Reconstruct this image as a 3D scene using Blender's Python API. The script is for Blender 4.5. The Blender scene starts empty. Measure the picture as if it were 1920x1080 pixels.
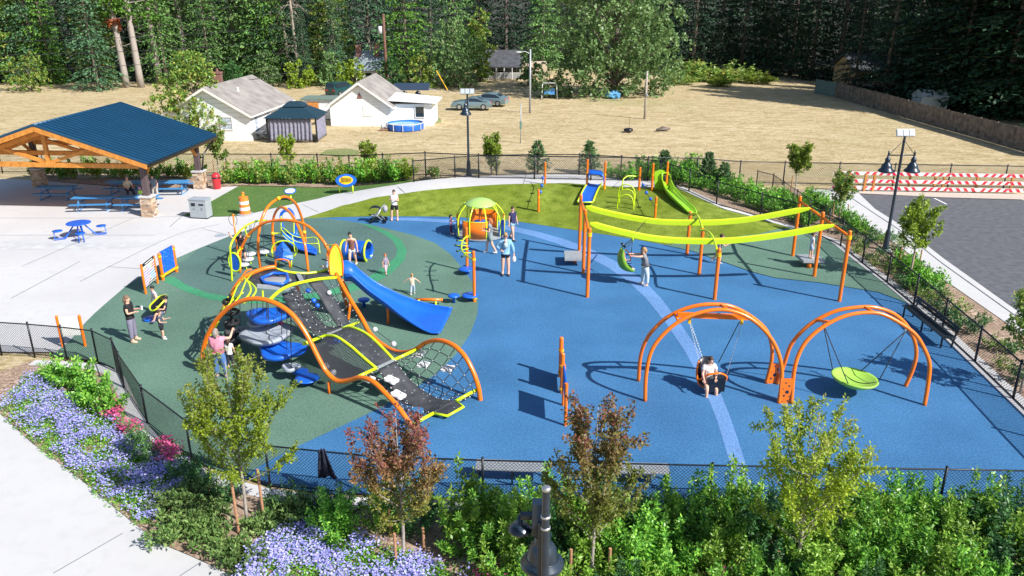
import bpy, bmesh, math, random
from mathutils import Vector, Matrix, noise
R = math.radians
F, CX, CY, PITCH, H = 1500.0, 960.0, 540.0, R(20.6), 12.2   # lens in pixels, image centre, tilt, eye height
col = bpy.context.scene.collection
random.seed(7)

# ------------------------------------------------------------------ terrain
def sstep(t):
    t = max(0.0, min(1.0, t)); return t*t*(3-2*t)
LOW = [(-14, 44.2), (-6.4, 44.0), (0, 43.2), (2, 42.0), (5.3, 40.2), (7.6, 38.6), (12, 36.0), (30, 30)]
def low_y(x):
    for (a, b), (c, d) in zip(LOW, LOW[1:]):
        if x <= c: return b+(d-b)*max(0, (x-a))/(c-a)
    return 30
def Z(x, y):
    a = sstep((x+12.5)/7.5)*(1-sstep((x-9)/8.5))
    b = sstep((y-low_y(x))/6.0 if x > 2 else (y-low_y(x))/4.6)*1.0*a
    f = sstep((y-52.5)/11.0)
    return b*(1-f) - 1.2*f
def ray(px, py):
    x = (px-CX)/F; y = (CY-py)/F
    return Vector((x, math.cos(PITCH)+y*math.sin(PITCH), -math.sin(PITCH)+y*math.cos(PITCH)))
def G(px, py, up=0.0):
    r = ray(px, py); lo = 0.0; t = 5.0
    while t < 400:
        p = r*t
        if H+p.z < Z(p.x, p.y)+up: break
        lo = t; t += 0.6
    hi = t
    for _ in range(24):
        m = (lo+hi)/2; p = r*m
        if H+p.z < Z(p.x, p.y)+up: hi = m
        else: lo = m
    p = r*hi
    return Vector((p.x, p.y, H+p.z))
def Q(px, py, z):
    r = ray(px, py); t = (z-H)/r.z
    return Vector((r.x*t, r.y*t, z))
def AY(px, py, Y):
    r = ray(px, py); t = Y/r.y
    return Vector((r.x*t, Y, H+r.z*t))
def T(px, py, gy):                      # the point seen at (px,py) that stands over the ground seen on row gy
    return AY(px, py, G(px, gy).y)
def L3(a, b, t): return a+(b-a)*t
def V(*a): return Vector(a)

# ------------------------------------------------------------------ materials
def mat(name, color, rough=0.6, metal=0.0, var=0.0, vscale=8.0, bump=0.0, bscale=40.0, spec=None, detail=4.0, color2=None, coat=0.0):
    m = bpy.data.materials.new(name); m.use_nodes = True
    nt = m.node_tree; b = nt.nodes['Principled BSDF']
    b.inputs['Base Color'].default_value = (*color, 1); b.inputs['Roughness'].default_value = rough
    b.inputs['Metallic'].default_value = metal
    if spec is not None: b.inputs['Specular IOR Level'].default_value = spec
    if coat: b.inputs['Coat Weight'].default_value = coat; b.inputs['Coat Roughness'].default_value = .15
    tc = nt.nodes.new('ShaderNodeTexCoord')
    if var or color2:
        n = nt.nodes.new('ShaderNodeTexNoise'); n.inputs['Scale'].default_value = vscale; n.inputs['Detail'].default_value = detail
        nt.links.new(tc.outputs['Object'], n.inputs['Vector'])
        mr = nt.nodes.new('ShaderNodeMapRange'); mr.inputs['From Min'].default_value = .32; mr.inputs['From Max'].default_value = .68
        nt.links.new(n.outputs['Fac'], mr.inputs['Value'])
        mx = nt.nodes.new('ShaderNodeMix'); mx.data_type = 'RGBA'
        c2 = color2 or tuple(c*(1-var) for c in color); c1 = color if color2 else tuple(min(1, c*(1+var)) for c in color)
        mx.inputs['A'].default_value = (*c1, 1); mx.inputs['B'].default_value = (*c2, 1)
        nt.links.new(mr.outputs['Result'], mx.inputs['Factor']); nt.links.new(mx.outputs['Result'], b.inputs['Base Color'])
    if bump:
        n = nt.nodes.new('ShaderNodeTexNoise'); n.inputs['Scale'].default_value = bscale; n.inputs['Detail'].default_value = 3
        nt.links.new(tc.outputs['Object'], n.inputs['Vector'])
        bp = nt.nodes.new('ShaderNodeBump'); bp.inputs['Strength'].default_value = bump; bp.inputs['Distance'].default_value = .02
        nt.links.new(n.outputs['Fac'], bp.inputs['Height']); nt.links.new(bp.outputs['Normal'], b.inputs['Normal'])
    return m
def _mix(nt, fac, a, b, blend='MIX'):
    mx = nt.nodes.new('ShaderNodeMix'); mx.data_type = 'RGBA'; mx.blend_type = blend
    for s, v in (('Factor', fac), ('A', a), ('B', b)):
        if isinstance(v, (int, float)): mx.inputs[s].default_value = v
        elif isinstance(v, tuple): mx.inputs[s].default_value = (*v[:3], 1)
        else: nt.links.new(v, mx.inputs[s])
    return mx.outputs['Result']
def _noise(nt, vec, scale, detail=3, lo=.35, hi=.65, rough=.5):
    n = nt.nodes.new('ShaderNodeTexNoise'); n.inputs['Scale'].default_value = scale; n.inputs['Detail'].default_value = detail
    n.inputs['Roughness'].default_value = rough
    nt.links.new(vec, n.inputs['Vector'])
    mr = nt.nodes.new('ShaderNodeMapRange'); mr.inputs['From Min'].default_value = lo; mr.inputs['From Max'].default_value = hi
    nt.links.new(n.outputs['Fac'], mr.inputs['Value'])
    return mr.outputs['Result']
def rubber(name, c):
    """poured rubber: granules of mixed tone, faint large blotches"""
    m = bpy.data.materials.new(name); m.use_nodes = True; nt = m.node_tree; b = nt.nodes['Principled BSDF']
    tc = nt.nodes.new('ShaderNodeTexCoord').outputs['Object']
    g = _noise(nt, tc, 17, 3, .40, .60, .75); g2 = _noise(nt, tc, 7, 4, .3, .7); g3 = _noise(nt, tc, .35, 5, .3, .7)
    a = _mix(nt, g, tuple(x*.55 for x in c), tuple(min(1, x*1.55+.012) for x in c))
    a = _mix(nt, .35, a, _mix(nt, g2, tuple(x*.75 for x in c), tuple(min(1, x*1.25) for x in c)))
    a = _mix(nt, .42, a, _mix(nt, g3, tuple(x*.66 for x in c), tuple(min(1, x*1.28+.015) for x in c)))
    nt.links.new(a, b.inputs['Base Color']); b.inputs['Roughness'].default_value = .85; b.inputs['Specular IOR Level'].default_value = .3
    n = nt.nodes.new('ShaderNodeTexNoise'); n.inputs['Scale'].default_value = 45
    nt.links.new(tc, n.inputs['Vector'])
    bp = nt.nodes.new('ShaderNodeBump'); bp.inputs['Strength'].default_value = .35; bp.inputs['Distance'].default_value = .01
    nt.links.new(n.outputs['Fac'], bp.inputs['Height']); nt.links.new(bp.outputs['Normal'], b.inputs['Normal'])
    return m
def leafmat(name, cols, trans=.25, rough=.5, patch=None, pscale=1.0, zr=None):
    """leaf colour varies leaf by leaf and tree by tree"""
    m = bpy.data.materials.new(name); m.use_nodes = True; nt = m.node_tree; b = nt.nodes['Principled BSDF']
    geo = nt.nodes.new('ShaderNodeNewGeometry')
    cr = nt.nodes.new('ShaderNodeValToRGB'); el = cr.color_ramp.elements
    el[0].position = 0; el[0].color = (*cols[0], 1); el[1].position = 1; el[1].color = (*cols[-1], 1)
    for i, c in enumerate(cols[1:-1]):
        e = el.new((i+1)/(len(cols)-1)); e.color = (*c, 1)
    nt.links.new(geo.outputs['Random Per Island'], cr.inputs['Fac'])
    out = cr.outputs['Color']
    tc = nt.nodes.new('ShaderNodeTexCoord').outputs['Object']
    if patch:
        out = _mix(nt, _noise(nt, tc, pscale, 2, .45, .6), out, patch)
    if zr:                                   # autumn colour has started at the top of the crown
        sx = nt.nodes.new('ShaderNodeSeparateXYZ'); nt.links.new(tc, sx.inputs[0]); ad = nt.nodes.new('ShaderNodeMath'); ad.operation = 'ADD'
        nt.links.new(sx.outputs['Z'], ad.inputs[0]); nt.links.new(_noise(nt, tc, 1.4, 3, 0, 1), ad.inputs[1])
        m2 = nt.nodes.new('ShaderNodeMapRange'); m2.inputs['From Min'].default_value = zr[0]; m2.inputs['From Max'].default_value = zr[1]; nt.links.new(ad.outputs[0], m2.inputs['Value'])
        cr2 = nt.nodes.new('ShaderNodeValToRGB'); e2 = cr2.color_ramp.elements; e2[0].color = (*zr[2], 1); e2[1].color = (*zr[3], 1); nt.links.new(geo.outputs['Random Per Island'], cr2.inputs['Fac'])
        out = _mix(nt, m2.outputs['Result'], cr2.outputs['Color'], out)
    oi = nt.nodes.new('ShaderNodeObjectInfo')
    hs = nt.nodes.new('ShaderNodeHueSaturation')
    mr = nt.nodes.new('ShaderNodeMapRange'); mr.inputs['To Min'].default_value = .75; mr.inputs['To Max'].default_value = 1.25
    nt.links.new(oi.outputs['Random'], mr.inputs['Value']); nt.links.new(mr.outputs['Result'], hs.inputs['Value'])
    nt.links.new(out, hs.inputs['Color']); out = hs.outputs['Color']
    nt.links.new(out, b.inputs['Base Color']); b.inputs['Roughness'].default_value = rough
    b.inputs['Specular IOR Level'].default_value = .35
    tr = nt.nodes.new('ShaderNodeBsdfTranslucent'); nt.links.new(out, tr.inputs['Color'])
    ms = nt.nodes.new('ShaderNodeMixShader'); ms.inputs[0].default_value = trans
    nt.links.new(b.outputs[0], ms.inputs[1]); nt.links.new(tr.outputs[0], ms.inputs[2])
    nt.links.new(ms.outputs[0], nt.nodes['Material Output'].inputs['Surface'])
    return m

M = {}
M['orange'] = mat('orange_powder_coat', (.90, .19, .006), .32, coat=.3, var=.04, vscale=3)
M['lime'] = mat('lime_powder_coat', (.60, .80, .012), .32, coat=.3, var=.04, vscale=3)
M['lime_soft'] = mat('lime_plastic', (.36, .62, .06), .45, var=.06, vscale=3)
M['yellow'] = mat('yellow_clamp_paint', (.85, .48, .01), .35)
M['blue_plastic'] = mat('blue_roto_plastic', (.010, .12, .62), .38, var=.08, vscale=4, coat=.15)
M['blue_light'] = mat('light_blue_plastic', (.12, .35, .68), .45, var=.06)
M['grey_plastic'] = mat('grey_plastic', (.33, .37, .42), .5, var=.1, vscale=9)
M['pale_plastic'] = mat('pale_grey_plastic', (.6, .62, .66), .45)
M['bin_grey'] = mat('grey_bin_steel', (.38, .42, .44), .45, metal=.2, var=.05)
M['black_belt'] = mat('black_rubber_belt', (.035, .038, .045), .6, var=.3, vscale=14)
M['rope'] = mat('dark_rope', (.03, .032, .04), .8)
M['rope_light'] = mat('grey_rope', (.28, .28, .32), .8)
M['black'] = mat('black_paint', (.008, .01, .016), .35, coat=.2)
M['fence_black'] = mat('black_vinyl_fence', (.006, .008, .013), .4)
M['lampblue'] = mat('dark_painted_lamp_metal', (.014, .028, .050), .34, metal=.15, var=.15, vscale=6, coat=.4)
M['steel'] = mat('galvanised_steel', (.5, .52, .55), .4, metal=.8)
M['grey_metal'] = mat('grey_painted_metal', (.36, .39, .42), .45, metal=.2, var=.08)
M['white'] = mat('white_paint', (.78, .78, .76), .6, var=.06, vscale=5)
M['glass'] = mat('dark_glass', (.02, .03, .04), .08, spec=.8)
M['bark'] = mat('grey_bark', (.16, .13, .11), .9, var=.35, vscale=6, bump=.6, bscale=20)
M['bark_pale'] = mat('pale_young_bark', (.34, .30, .27), .85, var=.3, vscale=20)
M['stake'] = mat('raw_pine_stake', (.42, .22, .12), .8, var=.2, vscale=14)
M['wood'] = mat('stained_orange_timber', (.55, .22, .05), .6, var=.25, vscale=5)
M['red'] = mat('red_plastic', (.62, .03, .04), .4, var=.06)
M['skin'] = mat('skin', (.72, .42, .30), .55, var=.06, vscale=9)
M['white_cloth'] = mat('white_cloth', (.75, .72, .70), .85, var=.05)

# ------------------------------------------------------------------ objects
def tag(o, label=None, cat=None, group=None, kind=None):
    if label: o['label'] = label
    if cat: o['category'] = cat
    if group: o['group'] = group
    if kind: o['kind'] = kind
    return o
def thing(name, label, cat, loc=(0, 0, 0), rz=0.0, group=None):
    o = bpy.data.objects.new(name, None); col.objects.link(o); o.location = loc; o.rotation_euler = (0, 0, rz)
    o.empty_display_size = .2
    return tag(o, label, cat, group)
def dup(root, loc=None, rz=None, sc=None, label=None, group=None):
    r = root.copy(); col.objects.link(r)
    if loc is not None: r.location = loc
    if rz is not None: r.rotation_euler = (0, 0, rz)
    if sc is not None: r.scale = sc if hasattr(sc, '__len__') else (sc, sc, sc)
    if label: r['label'] = label
    if group: r['group'] = group
    for ch in list(root.children):
        c = ch.copy(); col.objects.link(c); c.parent = r
        for g in list(ch.children):
            d = g.copy(); col.objects.link(d); d.parent = c
    return r
def root_loc(o):
    while o.parent: o = o.parent
    return Vector(o.location), o.rotation_euler.z

def catmull(pts, n=6, closed=False):
    pts = [Vector(p) for p in pts]
    if len(pts) < 3: return pts
    P = [pts[-1]]+pts+[pts[0], pts[1]] if closed else [pts[0]*2-pts[1]]+pts+[pts[-1]*2-pts[-2]]
    out = []
    for i in range(1, len(P)-2):
        a, b, c, d = P[i-1:i+3]
        for k in range(n):
            t = k/n
            out.append(.5*((2*b)+(c-a)*t+(2*a-5*b+4*c-d)*t*t+(3*b-a-3*c+d)*t*t*t))
    if not closed: out.append(pts[-1])
    return out

class MB:
    def __init__(s): s.v = []; s.f = []; s.m = []; s.mi = 0; s.uv = None
    def add(s, vs, fs):
        b = len(s.v); s.v += [tuple(v) for v in vs]
        s.f += [tuple(i+b for i in f) for f in fs]; s.m += [s.mi]*len(fs); return s
    def mat(s, i): s.mi = i; return s
    def box(s, c, size, rz=0.0, rot=None, taper=1.0):
        x, y, z = size[0]/2, size[1]/2, size[2]/2
        vs = [V(sx*x*(taper if sz > 0 else 1), sy*y*(taper if sz > 0 else 1), sz*z) for sz in (-1, 1) for sy in (-1, 1) for sx in (-1, 1)]
        Rm = rot if rot is not None else Matrix.Rotation(rz, 3, 'Z')
        vs = [Rm @ v + Vector(c) for v in vs]
        return s.add(vs, [(0, 2, 3, 1), (4, 5, 7, 6), (0, 1, 5, 4), (2, 6, 7, 3), (0, 4, 6, 2), (1, 3, 7, 5)])
    def beam(s, a, b, w, h, up=(0, 0, 1)):          # box beam from a to b
        a, b = Vector(a), Vector(b); d = (b-a)
        if d.length < 1e-6: return s
        z = d.normalized(); u = Vector(up)
        if abs(z.dot(u)) > .98: u = Vector((1, 0, 0))
        x = z.cross(u).normalized(); y = x.cross(z).normalized()
        vs = [p+x*sx*w/2+y*sy*h/2 for p in (a, b) for sy in (-1, 1) for sx in (-1, 1)]
        return s.add(vs, [(0, 2, 3, 1), (4, 5, 7, 6), (0, 1, 5, 4), (2, 6, 7, 3), (0, 4, 6, 2), (1, 3, 7, 5)])
    def tube(s, pts, r, n=8, closed=False, smooth=0, caps=True):
        if smooth: pts = catmull(pts, smooth, closed)
        pts = [Vector(p) for p in pts]; N = len(pts)
        rs = r if hasattr(r, '__len__') else None
        b = len(s.v); prev = None; fs = []
        for i, p in enumerate(pts):
            if closed: d = pts[(i+1) % N]-pts[i-1]
            else: d = pts[min(i+1, N-1)]-pts[max(i-1, 0)]
            if d.length < 1e-9: d = V(0, 0, 1)
            d.normalize()
            if prev is None:
                u = d.cross(V(0, 0, 1)) if abs(d.z) < .95 else d.cross(V(1, 0, 0))
            else: u = prev-d*prev.dot(d)
            if u.length < 1e-6: u = d.orthogonal()
            u.normalize(); prev = u; w = d.cross(u)
            if rs:
                q = i/max(1, N-1)*(len(rs)-1); j_ = min(int(q), len(rs)-2); rr = rs[j_]+(rs[j_+1]-rs[j_])*(q-j_)
            else: rr = r
            for k in range(n):
                a = 2*math.pi*k/n; s.v.append(tuple(p+(u*math.cos(a)+w*math.sin(a))*rr))
        for i in range(N-(0 if closed else 1)):
            j = (i+1) % N
            for k in range(n):
                l = (k+1) % n; fs.append((b+i*n+k, b+i*n+l, b+j*n+l, b+j*n+k))
        if not closed and caps:
            fs.append(tuple(b+k for k in range(n-1, -1, -1))); fs.append(tuple(b+(N-1)*n+k for k in range(n)))
        s.f += fs; s.m += [s.mi]*len(fs); return s
    def cyl(s, a, b, r0, r1=None, n=12): return s.tube([a, b], [r0, r0 if r1 is None else r1], n)
    def ell(s, c, r, n=12, m=8, rot=None):
        c = Vector(c); r = (r, r, r) if not hasattr(r, '__len__') else r
        vs = [V(0, 0, r[2])]
        for i in range(1, m):
            a = math.pi*i/m
            for k in range(n):
                t = 2*math.pi*k/n; vs.append(V(r[0]*math.sin(a)*math.cos(t), r[1]*math.sin(a)*math.sin(t), r[2]*math.cos(a)))
        vs.append(V(0, 0, -r[2])); L = len(vs)-1
        if rot is not None: vs = [rot @ v for v in vs]
        fs = [(0, 1+k, 1+(k+1) % n) for k in range(n)]
        for i in range(m-2):
            for k in range(n):
                l = (k+1) % n; fs.append((1+i*n+k, 1+(i+1)*n+k, 1+(i+1)*n+l, 1+i*n+l))
        fs += [(L, L-n+(k+1) % n, L-n+k) for k in range(n)]
        return s.add([v+c for v in vs], fs)
    def lathe(s, prof, c=(0, 0, 0), n=20, rot=None):   # prof: (r, z) from bottom to top
        c = Vector(c); vs = []
        for (r, z) in prof:
            for k in range(n):
                t = 2*math.pi*k/n; v = V(max(r, .0005)*math.cos(t), max(r, .0005)*math.sin(t), z)
                vs.append((rot @ v if rot is not None else v)+c)
        fs = []
        for i in range(len(prof)-1):
            for k in range(n):
                l = (k+1) % n; fs.append((i*n+k, i*n+l, (i+1)*n+l, (i+1)*n+k))
        fs.append(tuple(range(n-1, -1, -1))); fs.append(tuple((len(prof)-1)*n+k for k in range(n)))
        return s.add(vs, fs)
    def plate(s, poly, nrm, th):                        # polygon (3D, planar) extruded both ways along nrm
        nrm = Vector(nrm).normalized()*th/2; P = [Vector(p) for p in poly]; n = len(P)
        vs = [p+nrm for p in P]+[p-nrm for p in P]
        fs = [tuple(range(n)), tuple(range(2*n-1, n-1, -1))]+[(i, n+i, n+(i+1) % n, (i+1) % n) for i in range(n)]
        return s.add(vs, fs)
    def loft(s, rows, closed=False):                    # rows: lists of points, equal length
        b = []; n = len(rows[0])
        for r_ in rows: b += [Vector(p) for p in r_]
        fs = []
        for i in range(len(rows)-1):
            for k in range(n if closed else n-1):
                l = (k+1) % n; fs.append((i*n+k, i*n+l, (i+1)*n+l, (i+1)*n+k))
        return s.add(b, fs)
    def leaf(s, p, d, up, L, W):                        # one leaf: a folded diamond of two triangles
        d = Vector(d); p = Vector(p); sd = d.cross(Vector(up))
        if sd.length < 1e-5: sd = d.orthogonal()
        sd.normalize(); sd *= W/2
        m = p+d*L*.45
        b = len(s.v); s.v += [tuple(p), tuple(m+sd), tuple(p+d*L), tuple(m-sd)]
        s.f.append((b, b+1, b+2, b+3)); s.m.append(s.mi)
    def build(s, name, mats, parent=None, smooth=False, world=True, solid=0.0, edge=None):
        if not hasattr(mats, '__len__'): mats = [mats]
        me = bpy.data.meshes.new(name)
        vs = s.v
        if parent is not None and world:
            o0, rz = root_loc(parent); Rm = Matrix.Rotation(-rz, 3, 'Z')
            vs = [tuple(Rm @ (Vector(v)-o0)) for v in vs]
        me.from_pydata(vs, [], s.f); 
        for m in mats: me.materials.append(m)
        if len(mats) > 1: me.polygons.foreach_set('material_index', s.m)
        if smooth: me.polygons.foreach_set('use_smooth', [True]*len(me.polygons))
        me.update()
        o = bpy.data.objects.new(name, me); col.objects.link(o)
        if parent is not None: o.parent = parent
        if smooth and edge is not None:
            try: me.set_sharp_from_angle(angle=R(edge))
            except Exception: pass
        if solid:
            md = o.modifiers.new('solid', 'SOLIDIFY'); md.thickness = solid; md.offset = 0
        return o
def resample(pts, step):
    pts = [Vector(p) for p in pts]; out = [pts[0].copy()]; acc = 0
    tot = sum((b-a).length for a, b in zip(pts, pts[1:])); n = max(1, round(tot/step)); step = tot/n
    need = step
    for a, b in zip(pts, pts[1:]):
        L = (b-a).length; pos = 0
        while pos+need <= L+1e-6:
            pos += need; out.append(a+(b-a)*(pos/L)); need = step
        need -= (L-pos)
    if len(out) < n+1: out.append(pts[-1].copy())
    return out
def drape(name, poly, m, off=0.0, step=1.0, smooth_n=0, thick=0.0, closed_smooth=False):
    """ground zone: polygon on the terrain, off metres above it"""
    P = [Vector((p[0], p[1], 0)) for p in poly]
    if closed_smooth: P = catmull(P, 6, True)
    bm = bmesh.new(); vs = [bm.verts.new(p) for p in P]
    es = [bm.edges.new((vs[i], vs[(i+1) % len(vs)])) for i in range(len(vs))]
    bmesh.ops.triangle_fill(bm, use_beauty=True, use_dissolve=False, edges=es)
    xs = [p.x for p in P]; ys = [p.y for p in P]
    if step:
        for ax, lo, hi in ((0, min(xs), max(xs)), (1, min(ys), max(ys))):
            k = math.floor(lo/step)+1
            while k*step < hi:
                co = [0, 0, 0]; no = [0, 0, 0]; co[ax] = k*step+.0003; no[ax] = 1
                bmesh.ops.bisect_plane(bm, geom=bm.verts[:]+bm.edges[:]+bm.faces[:], plane_co=co, plane_no=no, dist=1e-5)
                k += 1
    for v in bm.verts: v.co.z = Z(v.co.x, v.co.y)+off
    bmesh.ops.recalc_face_normals(bm, faces=bm.faces[:])
    for f in bm.faces:
        if f.normal.z < 0: f.normal_flip()
    me = bpy.data.meshes.new(name); bm.to_mesh(me); bm.free(); me.materials.append(m)
    me.polygons.foreach_set('use_smooth', [True]*len(me.polygons))
    o = bpy.data.objects.new(name, me); col.objects.link(o); o['kind'] = 'structure'
    return o
def GP(pts, up=0.0): return [G(x, y, up) for x, y in pts]
# ------------------------------------------------------------------ world, sun, camera
sc = bpy.context.scene
w = bpy.data.worlds.new('World'); sc.world = w; w.use_nodes = True
SUN_EL, SUN_AZ = R(40.2), R(124.7)        # azimuth clockwise from +Y (away from the camera)
sky = w.node_tree.nodes.new('ShaderNodeTexSky'); sky.sky_type = 'NISHITA'; sky.sun_disc = False
sky.sun_elevation = SUN_EL; sky.sun_rotation = SUN_AZ
bg = w.node_tree.nodes['Background']; bg.inputs['Strength'].default_value = .083
w.node_tree.links.new(sky.outputs[0], bg.inputs['Color'])
sd = V(math.sin(SUN_AZ)*math.cos(SUN_EL), math.cos(SUN_AZ)*math.cos(SUN_EL), math.sin(SUN_EL))
ld = bpy.data.lights.new('sun', 'SUN'); ld.energy = 4.6; ld.angle = R(.53); ld.color = (1, .955, .90)
lo = bpy.data.objects.new('sun', ld); col.objects.link(lo); lo.rotation_euler = sd.to_track_quat('Z', 'Y').to_euler(); lo.location = (40, -40, 60)
cam = bpy.data.cameras.new('camera'); cam.sensor_width = 36; cam.lens = F/1920*36; cam.clip_end = 3000; cam.clip_start = .1
co = bpy.data.objects.new('camera', cam); col.objects.link(co); co.location = (0, 0, H); co.rotation_euler = (math.pi/2-PITCH, 0, 0)
sc.camera = co
sc.view_settings.view_transform = 'Standard'; sc.view_settings.look = 'None'; sc.view_settings.exposure = .64; sc.view_settings.gamma = 1
sc.render.engine = 'CYCLES'; sc.cycles.max_bounces = 6; sc.cycles.transparent_max_bounces = 12
sc.cycles.use_denoising = True

# ------------------------------------------------------------------ ground sheets
def field_mat():
    m = bpy.data.materials.new('dry_grass'); m.use_nodes = True; nt = m.node_tree; b = nt.nodes['Principled BSDF']
    tc = nt.nodes.new('ShaderNodeTexCoord').outputs['Object']
    mp = nt.nodes.new('ShaderNodeMapping'); mp.inputs['Scale'].default_value = (.45, 1.0, 1); mp.inputs['Rotation'].default_value = (0, 0, R(12)); nt.links.new(tc, mp.inputs['Vector'])
    v = mp.outputs['Vector']
    c = _mix(nt, _noise(nt, v, .16, 6, .35, .65), (.46, .365, .195), (.56, .455, .275))
    c = _mix(nt, _noise(nt, v, 1.3, 6, .42, .62, .7), c, (.33, .25, .11))
    c = _mix(nt, _noise(nt, tc, .055, 5, .56, .70), c, (.34, .31, .14))
    c = _mix(nt, _noise(nt, v, 5.0, 4, .45, .75, .8), c, (.68, .58, .42))
    nt.links.new(c, b.inputs['Base Color']); b.inputs['Roughness'].default_value = .95; b.inputs['Specular IOR Level'].default_value = .1
    n = nt.nodes.new('ShaderNodeTexNoise'); n.inputs['Scale'].default_value = 2.2; n.inputs['Detail'].default_value = 8; n.inputs['Roughness'].default_value = .7
    nt.links.new(tc, n.inputs['Vector'])
    bp = nt.nodes.new('ShaderNodeBump'); bp.inputs['Strength'].default_value = .9; bp.inputs['Distance'].default_value = .18
    nt.links.new(n.outputs['Fac'], bp.inputs['Height']); nt.links.new(bp.outputs['Normal'], b.inputs['Normal'])
    return m
def grid_ground():
    xs = [-900, -500, -300, -200, -150, -120, -100, -80, -60, -50]+[-44+2*i for i in range(45)]+[50, 60, 80, 100, 120, 150, 200, 300, 500, 900]
    ys = [-60, -20, 0, 8]+[10+1.5*i for i in range(48)]+[86, 92, 100, 110, 120, 135, 150, 175, 200, 250, 350, 500, 900, 1600]
    vs = [(x, y, Z(x, y)-.07-(.22 if -16 < x < 18 and 24 < y < 49.5 else 0)) for y in ys for x in xs]; n = len(xs)
    mb = MB(); mb.add(vs, [(j*n+i, j*n+i+1, (j+1)*n+i+1, (j+1)*n+i) for j in range(len(ys)-1) for i in range(n-1)])
    o = mb.build('ground', field_mat(), smooth=True); o['kind'] = 'structure'; return o
grid_ground()

def concrete_mat(name, c=(.57, .57, .575), c2=(.49, .49, .50)):
    m = bpy.data.materials.new(name); m.use_nodes = True; nt = m.node_tree; b = nt.nodes['Principled BSDF']
    tc = nt.nodes.new('ShaderNodeTexCoord').outputs['Object']
    a = _mix(nt, _noise(nt, tc, .25, 6, .35, .68), c, c2)
    a = _mix(nt, _noise(nt, tc, 2.5, 5, .5, .8), a, tuple(x*.82 for x in c))
    a = _mix(nt, _noise(nt, tc, 30, 2, .4, .7), a, tuple(x*.93 for x in c))
    nt.links.new(a, b.inputs['Base Color']); b.inputs['Roughness'].default_value = .85; b.inputs['Specular IOR Level'].default_value = .25
    return m
M['concrete'] = concrete_mat('broom_finished_concrete')
M['asphalt'] = mat('asphalt', (.105, .11, .125), .9, var=.22, vscale=3, bump=.4, bscale=60, detail=8)
def mulch_mat():
    m = bpy.data.materials.new('bark_mulch'); m.use_nodes = True; nt = m.node_tree; b = nt.nodes['Principled BSDF']
    tc = nt.nodes.new('ShaderNodeTexCoord').outputs['Object']
    vo = nt.nodes.new('ShaderNodeTexVoronoi'); vo.inputs['Scale'].default_value = 16; nt.links.new(tc, vo.inputs['Vector'])
    cr = nt.nodes.new('ShaderNodeValToRGB'); cr.color_ramp.elements[0].color = (.10, .06, .04, 1); cr.color_ramp.elements[1].color = (.60, .47, .36, 1)
    e = cr.color_ramp.elements.new(.5); e.color = (.36, .25, .18, 1)
    sp = nt.nodes.new('ShaderNodeSeparateColor'); nt.links.new(vo.outputs['Color'], sp.inputs[0]); nt.links.new(sp.outputs[0], cr.inputs['Fac'])
    a = _mix(nt, _noise(nt, tc, .8, 4, .4, .7), cr.outputs['Color'], (.30, .21, .15))
    nt.links.new(a, b.inputs['Base Color']); b.inputs['Roughness'].default_value = .95
    bp = nt.nodes.new('ShaderNodeBump'); bp.inputs['Strength'].default_value = .8; bp.inputs['Distance'].default_value = .03
    nt.links.new(sp.outputs[1], bp.inputs['Height']); nt.links.new(bp.outputs['Normal'], b.inputs['Normal'])
    return m
M['mulch'] = mulch_mat()
def turf_mat(name, c1, c2, c3, sc1):
    m = bpy.data.materials.new(name); m.use_nodes = True; nt = m.node_tree; b = nt.nodes['Principled BSDF']
    tc = nt.nodes.new('ShaderNodeTexCoord').outputs['Object']
    a = _mix(nt, _noise(nt, tc, sc1, 4, .35, .65), c1, c2)
    a = _mix(nt, _noise(nt, tc, sc1*5, 5, .4, .66, .7), a, c3)
    nt.links.new(a, b.inputs['Base Color']); b.inputs['Roughness'].default_value = .9; b.inputs['Specular IOR Level'].default_value = .15
    n = nt.nodes.new('ShaderNodeTexNoise'); n.inputs['Scale'].default_value = 14; n.inputs['Detail'].default_value = 6
    nt.links.new(tc, n.inputs['Vector'])
    bp = nt.nodes.new('ShaderNodeBump'); bp.inputs['Strength'].default_value = 1; bp.inputs['Distance'].default_value = .05
    nt.links.new(n.outputs['Fac'], bp.inputs['Height']); nt.links.new(bp.outputs['Normal'], b.inputs['Normal'])
    return m
M['turf'] = turf_mat('synthetic_turf', (.165, .225, .020), (.235, .30, .045), (.115, .165, .014), .30)
M['lawn'] = turf_mat('lawn_grass', (.10, .19, .05), (.14, .23, .06), (.06, .13, .035), 1.2)
M['rub_blue'] = rubber('blue_rubber', (.038, .152, .33))
M['rub_pale'] = rubber('pale_blue_rubber', (.115, .245, .50))
M['rub_green'] = rubber('green_rubber', (.100, .188, .142))
M['rub_teal'] = rubber('teal_green_rubber', (.080, .152, .135))
M['rub_ring'] = rubber('bright_green_rubber', (.045, .25, .125))

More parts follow.
